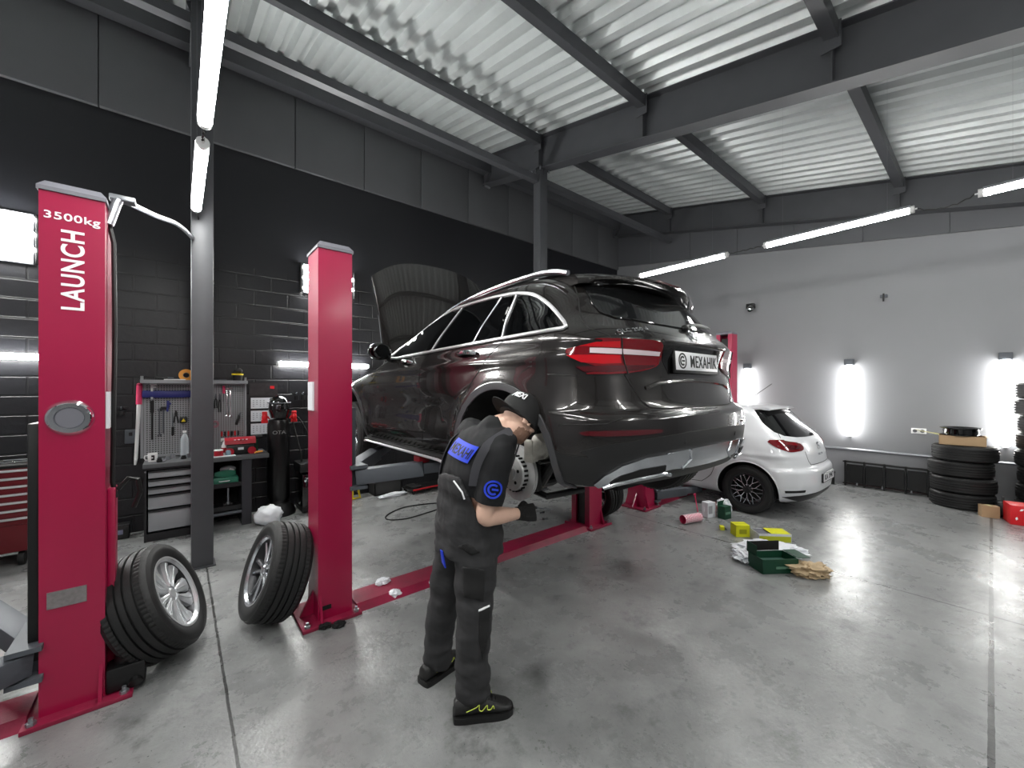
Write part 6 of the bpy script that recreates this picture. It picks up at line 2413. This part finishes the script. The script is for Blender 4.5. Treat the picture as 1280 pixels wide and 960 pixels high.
MB().box((0, 0, 0), (.10, .05, .16), bev=.006).build('case', M_steel, t); MB().box((0, -.03, .03), (.03, .012, .04), bev=.003).build('rocker', M_frame, t)
t = thing('hook_rail', 'black hook rail with odd fittings on the wall left of the pegboard', 'rail', (-.62, 6.37, 1.45))
MB().box((0, 0, 0), (.34, .02, .03)).build('rail', M_frame, t)
for i in range(4):
    m = MB(); m.tube([(-.13+i*.085, -.01, 0), (-.13+i*.085, -.06, -.01), (-.13+i*.085, -.07, .02)], .006, n=6); m.build('hook', M_steel, t)
    h_ = .05+.02*(i % 3)
    m = MB(); m.lathe([(.015, -h_), (.03, -h_), (.03, 0), (.018, .0)], 16, T(-.13+i*.085, -.05, -.03), closed=True); m.build('adapter', M_black if i % 2 else M_steel, t)
t = thing('hook_rail', 'black hook rail with fittings on the wall behind the punch bag', 'rail', (1.42, 6.37, 1.60))
MB().box((0, 0, 0), (.34, .02, .03)).build('rail', M_frame, t)
for i in range(4):
    m = MB(); m.tube([(-.13+i*.085, -.01, 0), (-.13+i*.085, -.06, -.01), (-.13+i*.085, -.07, .02)], .006, n=6); m.build('hook', M_steel, t)
    m = MB(); m.lathe([(.015, -.06), (.03, -.06), (.03, 0), (.018, .0)], 16, T(-.13+i*.085, -.05, -.03), closed=True); m.build('adapter', M_black, t)
# ---- red roller chest at the left edge
t = thing('tool_chest', 'red roller tool chest with bright drawer rails at the left edge', 'tool chest', (-1.48, 5.86, 0))
mb = MB(); mb.box2((-.40, 0, .14), (.40, .45, .93), bev=.01); mb.build('body', mat('dark_red_paint', (.42, .03, .09), .4), t)
for i in range(7):
    z = .40+i*.075
    d = MB().box2((-.385, -.012, z), (.385, .02, z+.068), bev=.003).build('drawer', mat('dark_red_paint', (.42, .03, .09), .4), t)
    MB().box2((-.385, -.030, z+.046), (.385, -.010, z+.066), bev=.004).build('handle', M_alu, d)
MB().box2((-.41, -.01, .93), (.41, .46, .96), bev=.006).build('top_tray', M_black, t)
for sx in (-.34, .34):
    for sy in (.06, .39):
        MB().cyl((sx-.02, sy, .065), (sx+.02, sy, .065), .065, n=20).build('castor', M_rubber, t)
LBL = ['steel spanner lying on the red chest, nearest its right end', 'white folded cloth on the red chest', 'steel bar lying along the red chest top']
tag(MB().box((-1.20, 5.98, .975), (.22, .03, .012), RZ(0), bev=.004).build('spanner', M_chrome), LBL[0], 'tool')
crumple('cloth', (-1.45, 6.02, .962), (.13, .08, .022), M_paper, LBL[1], 'cloth', 5, .2)
tag(MB().tube([(-1.30, 6.14, .975), (-1.12, 6.12, .975)], .010, n=8).build('extension_bar', M_chrome), LBL[2], 'tool')
t = thing('wheel_stand', 'dark tyred wheel on a black stand cut by the left edge of the photo', 'wheel stand', (-1.62, 5.00, 0))
MB().box((0, .06, .20), (.30, .26, .40), bev=.02).build('stand', M_black, t)
A = axle_matrix((.25, -1, 0)); ty = tyre_mesh(.33, .21, .21, 90); ty.v = [A @ v+Vector((0, -.1, .72)) for v in ty.v]
ty.build('tyre', M_rubber, t, smooth=28)
MB().cyl((0, -.14, .72), (.0, .1, .72), .20, n=32).build('rim', M_rimdark, t); MB().box((0, .08, .55), (.1, .1, .4)).build('spindle_arm', M_black, t)

# ---- under and behind the raised car, along the black wall
t = thing('work_light', 'yellow and black inspection lamp leaning on the wall beyond the second red post', 'lamp', (2.06, 6.16, 0))
d0, d1 = Vector((0, 0, .06)), Vector((.30, .14, .55))
d = (d1-d0).normalized()
MB().tube([d0+d*.05, d0+d*.42], .028, n=12).build('body', M_black, t)
for a in (.12, .34):
    MB().tube([d0+d*a, d0+d*(a+.05)], .031, n=12).build('band', M_yellow, t)
MB().tube([d0+d*.42, d0+d*.58], [.022, .018], n=10).build('lamp_head', M_black, t)
MB().tube([(-.05, -.02, .02), (-.05, -.02, .16), (.03, -.02, .16), (.06, -.02, .02)], .018, n=8, closed=True).build('foot_frame', M_yellow, t)
t = thing('crate', 'grey plastic crate by the black wall under the raised car', 'crate', (2.56, 6.25, 0))
mb = MB(); mb.box2((-.22, -.13, 0), (.22, .13, .02)); mb.box2((-.22, -.13, 0), (-.205, .13, .22)); mb.box2((.205, -.13, 0), (.22, .13, .22)); mb.box2((-.22, -.13, 0), (.22, -.115, .22)); mb.box2((-.22, .115, 0), (.22, .13, .22))
mb.build('shell', mat('crate_grey', (.22, .22, .22), .6), t); MB().box2((-.235, -.145, .20), (.235, -.13, .225)).build('rim', mat('crate_grey', (.2, .2, .2), .6), t)
crumple('rag', (2.55, 5.92, 0), (.22, .05, .035), M_paper, 'long crumpled white rag on the floor below the raised car', 'rag', 7, .3, rot=.1)
t = thing('creeper', 'low black mechanic creeper with red edge under the raised car', 'creeper', (3.10, 5.98, 0), rz=.12)
MB().box((0, 0, .075), (.62, .30, .03), bev=.012).build('board', M_black, t)
MB().box((0, -.155, .075), (.60, .012, .022), bev=.003).build('red_edge', M_redcard, t)
for sx in (-1, 1):
    for sy in (-1, 1):
        MB().cyl((sx*.27-.012, sy*.12, .03), (sx*.27+.012, sy*.12, .03), .03, n=14).build('castor', M_rubber, t)
MB().box((-.2, 0, .105), (.16, .24, .04), bev=.018).build('head_pad', M_rubber, t)
t = thing('floor_jack', 'round steel-hubbed castor of a floor jack under the raised car', 'jack', (3.55, 5.80, 0))
MB().lathe([(.03, -.02), (.075, -.02), (.08, 0), (.075, .02), (.03, .02)], 28, T(0, 0, .08) @ RX(PI/2), closed=True).build('wheel', M_rubber, t)
MB().lathe([(0, -.022), (.045, -.022), (.045, .022), (0, .022)], 24, T(0, 0, .08) @ RX(PI/2)).build('hub', M_galv, t)
MB().box2((-.02, .0, .05), (.5, .12, .17), bev=.02).build('frame', M_black, t)
tag(MB().tube(cat_rom([(3.1, 5.05, .008), (2.75, 5.22, .008), (2.42, 5.27, .008), (2.12, 5.10, .008), (2.05, 4.92, .008), (2.25, 4.80, .008), (2.62, 4.86, .008), (3.0, 4.95, .008)], 10), .008, n=8).build('cable', M_cable), 'black cable looped on the floor under the raised car', 'cable')
# red jack block and props on the lift arm
t = thing('support_block', 'bright red steel block on the lift arm under the dark car sill', 'block', (1.485, 2.90, 1.058))
MB().box((0, 0, .045), (.09, .10, .09), bev=.006).build('body', M_red, t); MB().box((0, 0, .092), (.07, .08, .006)).build('pad', M_rubber, t)
MB().tube([(.05, -.02, .03), (.16, -.05, .04)], .008, n=8).tube([(.05, -.01, .06), (.16, -.04, .075)], .008, n=8).build('bars', M_chrome, t)
# bits by the floor bar
for i, ((x, y), lb) in enumerate((((1.317, 3.27), 'pale crumbly lump on the floor bar by the second red post'), ((1.34, 3.09), 'pale crumbly lump on the floor before the floor bar'), ((1.70, 3.06), 'small pale crumb further along the floor bar'))):
    crumple('pale_lump', (x, y, .0 if i else .035), (.055, .04, .025), M_bagw, lb, 'debris', 11+i, .4)['group'] = 'pale lumps by the floor bar'
for i, (x, y) in enumerate(((.79, 2.99), (.87, 2.945))):
    crumple('dirt_clod', (x, y, 0), (.04, .03, .016), M_dark, ['black clod on the floor before the second red post, left one', 'black clod on the floor before the second red post, right one'][i], 'debris', 20+i, .5)['group'] = 'black clods before the red post'
for i, (x, y) in enumerate(((3.70, 3.85), (3.78, 4.05), (3.62, 3.62))):
    t = thing('wheel_bolt', ['loose wheel bolt on the floor beyond the floor bar, left one', 'loose wheel bolt on the floor beyond the floor bar, far one', 'loose wheel bolt lying nearest the red floor bar'][i], 'bolt', (x, y, .012), rz=i*1.3, group='loose bolts by the red post under the car')
    MB().cyl((0, 0, .004), (.05, 0, .004), .008, n=10).build('shank', M_steel, t); MB().cyl((.05, 0, .004), (.075, 0, .004), .014, n=6).build('head', M_black, t)

# ---- boxes and bags on the floor by the white car
t = thing('wrapping_tube', 'pink dotted cardboard tube lying nearest the white car', 'tube', (4.92, 2.40, .055), rz=R(-18))
mb = MB(); mb.lathe([(.045, -.14), (.052, -.14), (.052, .14), (.045, .14)], 28, RY(PI/2), closed=True); mb.build('tube', M_pinkcard, t)
mb = MB()
for i in range(9):
    for j in range(12):
        a = 2*PI*(j+.5*(i % 2))/12; x = -.125+i*.031
        mb.cyl((x, .0515*math.cos(a), .0515*math.sin(a)), (x, .0535*math.cos(a), .0535*math.sin(a)), .0115, n=8)
mb.build('dots', M_letters, t, smooth=0)
t = thing('carton', 'white and red carton standing on the floor by the white car wheel', 'carton', (5.33, 2.37, 0), rz=R(-20))
MB().box((0, 0, .095), (.13, .10, .19)).build('body', M_paper, t); MB().box((.066, 0, .095), (.003, .10, .19)).build('red_side', M_redcard, t); MB().box((-.02, -.051, .1), (.06, .002, .10)).build('print', mat('grey_print2', (.6, .6, .62), .6), t)
tag(MB().tube([(5.20, 2.44, .0), (5.17, 2.47, .26), (5.165, 2.475, .30)], [.007, .007, .018], n=8).build('brush', M_pinkcard), 'slim pink-topped brush standing against the white carton', 'brush')
t = thing('carton', 'dark green carton standing right beside the white car wheel', 'carton', (5.42, 2.21, 0), rz=R(-12))
MB().box((0, 0, .08), (.13, .10, .16)).build('body', M_green, t)
MB().box((0, .05, .18), (.13, .004, .06), RX(0)).build('lid_flap', M_green, t); MB().box((.0, -.051, .075), (.10, .002, .03)).build('print', mat('pale_green', (.35, .5, .42), .6), t)
crumple('plastic_bag', (5.55, 2.27, .02), (.10, .09, .10), M_bagw, 'white plastic bag stuffed behind the green carton by the wheel', 'bag', 31, .3)
t = thing('small_box', 'tiny yellow box lying open on the floor left of the yellow carton', 'box', (4.96, 2.05, 0), rz=.6)
MB().box((0, 0, .02), (.07, .045, .04)).build('body', M_yelgreen, t); MB().box((0, -.03, .03), (.06, .02, .003), RX(.5)).build('flap', M_dark, t)
t = thing('carton', 'bright yellow cube carton on the floor before the white car', 'carton', (4.93, 1.84, 0), rz=R(-42))
MB().box((0, 0, .065), (.15, .13, .13)).build('body', M_yelgreen, t); MB().box((0, 0, .1305), (.15, .006, .001)).build('tape_seam', mat('yellow_seam', (.7, .7, .1), .5), t); MB().box((0, -.066, .06), (.08, .002, .05)).build('print', mat('olive_print', (.62, .62, .08), .6), t)
t = thing('carton', 'open white and yellow carton behind the clear plastic bag', 'carton', (5.02, 1.56, 0), rz=R(-46))
mb = MB(); mb.box2((-.17, -.09, 0), (.17, .09, .006)); mb.box2((-.17, -.09, 0), (-.164, .09, .10)); mb.box2((.164, -.09, 0), (.17, .09, .10)); mb.box2((-.17, -.09, 0), (.17, -.084, .10)); mb.box2((-.17, .084, 0), (.17, .09, .10))
mb.build('body', M_paper, t); MB().box((0, -.0915, .045), (.32, .003, .06)).build('yellow_side', mat('olive_yellow', (.72, .74, .15), .5), t)
MB().box((.06, .0, .103), (.20, .17, .005)).build('lid_flap', M_yelgreen, t); MB().box((-.11, .0, .09), (.10, .15, .02)).build('foam_insert', M_cap, t)
t = thing('open_carton', 'dark green open carton with raised flaps beside the brown paper', 'carton', (4.24, 1.30, 0), rz=R(-36))
mb = MB()
for a, b in (((-.17, -.10, 0), (.17, .10, .006)), ((-.17, -.10, 0), (-.164, .10, .13)), ((.164, -.10, 0), (.17, .10, .13)), ((-.17, -.10, 0), (.17, -.094, .13)), ((-.17, .094, 0), (.17, .10, .13))):
    mb.box2(a, b)
mb.build('body', M_green, t)
MB().box((0, 0, .06), (.30, .16, .02)).build('tray_insert', mat('dull_green', (.16, .30, .26), .6), t)
MB().box((-.16, .06, .17), (.004, .13, .10), RY(.0)).build('flap', M_green, t)
MB().box((.23, 0, .135), (.12, .19, .004), None).build('flap', M_green, t)
MB().box((0, .135, .165), (.32, .004, .09), None).build('flap', mat('flap_inside', (.10, .09, .09), .6), t)
MB().box((.02, -.1015, .055), (.13, .002, .022)).build('print_strip', mat('pale_green', (.35, .5, .42), .6), t)
def sheet(name, c, sx, sy, amp, m_, label, cat, seed, rot):
    mb = MB(); n = 34
    vs = []; fs = []
    off = Vector((seed*3.7, seed*5.1, seed))
    for lay in (0, .004):
        for j in range(n+1):
            for i in range(n+1):
                u = i/n*2-1; v = j/n*2-1
                r_ = 1+.28*mnoise.noise(Vector((u*1.4, v*1.4, seed)))
                x = u*sx*r_; y = v*sy*r_
                q = Vector((x*9, y*9, 0))+off
                z = amp*(.55+abs(mnoise.noise(q))*1.3+.5*mnoise.noise(q*2.4))*(1-.75*max(abs(u), abs(v))**3)
                vs.append((x, y, max(z, .003)+lay))
    K = (n+1)**2
    for j in range(n):
        for i in range(n):
            a = j*(n+1)+i
            fs += [[a, a+n+1, a+n+2, a+1], [K+a, K+a+1, K+a+n+2, K+a+n+1]]
    mb.add(vs, fs)
    return tag(mb.build(name, m_, None, smooth=45, loc=c, rot=(0, 0, rot)), label, cat)


crumple('packing_paper', (4.36, 1.05, 0), (.145, .10, .055), M_kraft, 'crumpled brown packing paper right of the green open carton', 'paper', 3, .55, rot=R(-40), freq=2.6)
crumple('plastic_bag', (4.60, 1.42, 0), (.27, .15, .060), M_bagw, 'crumpled clear-white plastic bag behind the green open carton', 'bag', 41, .45, rot=R(-55), freq=3)
crumple('plastic_bag', (4.27, 1.56, 0), (.12, .09, .040), M_bagw, 'torn white plastic bag left of the green open carton', 'bag', 45, .5, rot=R(30), freq=3)

# ---- right-hand wall: rack, tyres, boxes
t = thing('panel_rack', 'long low black panel rack standing against the grey wall', 'rack', (XB-.12, 1.12, 0))
for i in range(5):
    MB().box2((-.03, -.50+i*.25-.012, 0), (.03, -.50+i*.25+.012, .43)).build('upright', M_black, t)
MB().box2((-.03, -.53, .40), (.03, .53, .425)).build('top_rail', M_black, t)
for i in range(4):
    MB().box2((.0, -.50+i*.25+.02, .06), (.02, -.50+i*.25+.23, .37)).build('panel', mat('rack_panel', (.05, .05, .052), .4), t)
MB().box2((-.03, -.53, .03), (.03, .53, .05)).build('bottom_rail', mat('rack_rail', (.10, .04, .05), .5), t)
for yy in (-.32, .02, .34):
    MB().cyl((-.05, yy, .03), (-.05, yy, .07), .012, n=8).build('bolt', M_galv, t)
t = thing('pipe_stub', 'short black pipe standing on the floor right of the white car', 'pipe', (8.80, 1.80, 0))
MB().lathe([(.035, 0), (.05, 0), (.05, .20), (.035, .20)], 20, closed=True).build('pipe', M_black, t); MB().lathe([(.03, .20), (.058, .20), (.058, .225), (.03, .225)], 20, closed=True).build('collar', M_black, t)
# stacked tyres
def flat_tyre(label, x, y, z, grp, Ro=.325, Wd=.205):
    mb = tyre_mesh(Ro, Wd, .20, 72)
    A_ = RY(-PI/2)
    mb.v = [A_ @ v for v in mb.v]
    o = mb.build('loose_tyre', M_rubber, None, smooth=28)
    o.location = (x, y, z+Wd*.535)
    return tag(o, label, 'tyre', grp)


SXx, SYy = 8.56, .27
pos = ['bottom tyre of the four-tyre stack against the grey wall', 'second tyre from the floor in the four-tyre stack', 'third tyre from the floor in the four-tyre stack', 'top tyre of the four-tyre stack, under the cardboard box']
proto = None
for i in range(4):
    if proto is None:
        proto = flat_tyre(pos[i], SXx, SYy, 0, 'tyres stacked against the grey wall')
    else:
        c = proto.copy(); COL.objects.link(c); c.location = (SXx+.01*(-1)**i, SYy+.008*i*(-1)**i, .110+.219*i); c['label'] = pos[i]; c.rotation_euler = (0, 0, i)
for i in range(8):
    c = proto.copy(); COL.objects.link(c); c.location = (8.55+.012*(i % 2), -.515-.012*(i % 3), .110+.219*i); c.rotation_euler = (0, 0, i*.7)
    c['group'] = 'tyres piled at the right edge'
    c['label'] = ['bottom', 'second', 'third', 'fourth', 'fifth', 'sixth', 'seventh', 'topmost'][i]+(' tyre of the tall pile cut by the right edge' if i in (0, 7) else ' tyre from the floor in the tall pile at the right edge')
t = thing('cardboard_box', 'flat brown cardboard box with open flaps on top of the tyre stack', 'box', (SXx-.02, SYy, .878), rz=R(4))
mb = MB()
for a, b in (((-.16, -.22, 0), (.16, .22, .006)), ((-.16, -.22, 0), (-.154, .22, .13)), ((.154, -.22, 0), (.16, .22, .13)), ((-.16, -.22, 0), (.16, -.214, .13)), ((-.16, .214, 0), (.16, .22, .13))):
    mb.box2(a, b)
mb.build('body', M_card, t)
mb = MB(); mb.loft([[(-.16, .22, .13), (.12, .22, .13), (.12, .42, .15), (-.16, .46, .19)], [(-.16, .22, .134), (.12, .22, .134), (.12, .42, .154), (-.16, .46, .194)]]); mb.build('flap', mat('pale_card', (.78, .76, .55), .7), t)
mb = MB(); mb.loft([[(-.14, -.22, .13), (.14, -.22, .13), (.14, -.42, .06), (-.14, -.42, .06)], [(-.14, -.22, .134), (.14, -.22, .134), (.14, -.42, .064), (-.14, -.42, .064)]]); mb.build('flap', M_card, t)
t = thing('bare_wheel', 'black bare wheel rim lying on the cardboard box on the tyre stack', 'wheel rim', (SXx-.01, SYy+.01, 1.011))
mb = MB(); mb.lathe([(.155, 0), (.20, .0), (.205, .012), (.18, .02), (.175, .085), (.205, .095), (.21, .11), (.195, .11), (.17, .09), (.165, .02)], 48, closed=True); mb.build('barrel', M_gloss, t)
MB().lathe([(0, .07), (.05, .07), (.16, .05), (.16, .04), (0, .055)], 40).build('disc', M_gloss, t)
t = thing('small_carton', 'small brown cardboard carton on the floor beside the tyre stack', 'carton', (8.12, .02, 0), rz=R(20))
MB().box((0, 0, .075), (.10, .16, .15)).build('body', M_card, t); MB().box((0, 0, .1505), (.10, .03, .001)).build('tape_strip', mat('pale_card', (.78, .76, .55), .7), t)
t = thing('tool_bag', 'black bag between the brown carton and the red gift box', 'bag', (8.30, -.10, 0))
MB().box((0, 0, .10), (.22, .14, .20), bev=.05).build('body', M_black, t); MB().tube([(-.06, 0, .19), (-.04, 0, .25), (.04, 0, .25), (.06, 0, .19)], .01, n=8).build('handle', M_black, t)
t = thing('gift_box', 'bright red box with white marks at the lower right edge', 'box', (8.03, -.27, 0), rz=R(12))
MB().box((0, 0, .12), (.26, .30, .24), bev=.004).build('body', M_redcard, t)
mb = MB()
for i, (yy, zz) in enumerate(((-.10, .19), (-.02, .13), (.06, .19), (.10, .08), (-.08, .06), (.02, .05))):
    mb.prism([(-.022, -.004), (0, -.012), (.022, .004), (0, .012)], .002, T(-.1305, yy, zz) @ RY(-PI/2) @ RZ(i*.8+.4))
mb.build('marks', M_letters, t, smooth=0)
for yy, zz in ():
    pass
# ================================================================ tidy the hierarchy: thing > part > sub-part
KEEP = {'panel_gap', 'tailgate_gap', 'tailgate_crease', 'arch_edge', 'bumper_slot', 'parking_sensor', 'plate_recess', 'tailgate_grip'}
for b_ in (body, hbody):
    for ch in list(b_.children):
        if ch.name.split('.')[0] not in KEEP:
            ch.parent = b_.parent


def depth(o):
    d = 0
    while o.parent:
        o = o.parent; d += 1
    return d


for o in sorted(list(bpy.data.objects), key=depth):
    while depth(o) > 2:
        o.parent = o.parent.parent
# ================================================================ camera, world, exposure
cam = bpy.data.cameras.new('camera')
co = bpy.data.objects.new('camera', cam)
COL.objects.link(co)
co.location = (0, 0, CAMH)
co.rotation_euler = (PI/2, 0, -(PI/2-ANG))
cam.sensor_fit = 'HORIZONTAL'
cam.sensor_width = 36
cam.lens = 36*FPX/1280
cam.shift_y = (CYP-480)/1280
cam.clip_start = .02
sc = bpy.context.scene
sc.camera = co
w = bpy.data.worlds.new('World'); sc.world = w
w.use_nodes = True
w.node_tree.nodes['Background'].inputs[0].default_value = (.6, .65, .75, 1)
w.node_tree.nodes['Background'].inputs[1].default_value = .02
sc.view_settings.view_transform = 'Standard'
sc.view_settings.look = 'None'
sc.view_settings.gamma = 1
sc.view_settings.use_curve_mapping = False
sc.view_settings.exposure = 1.55
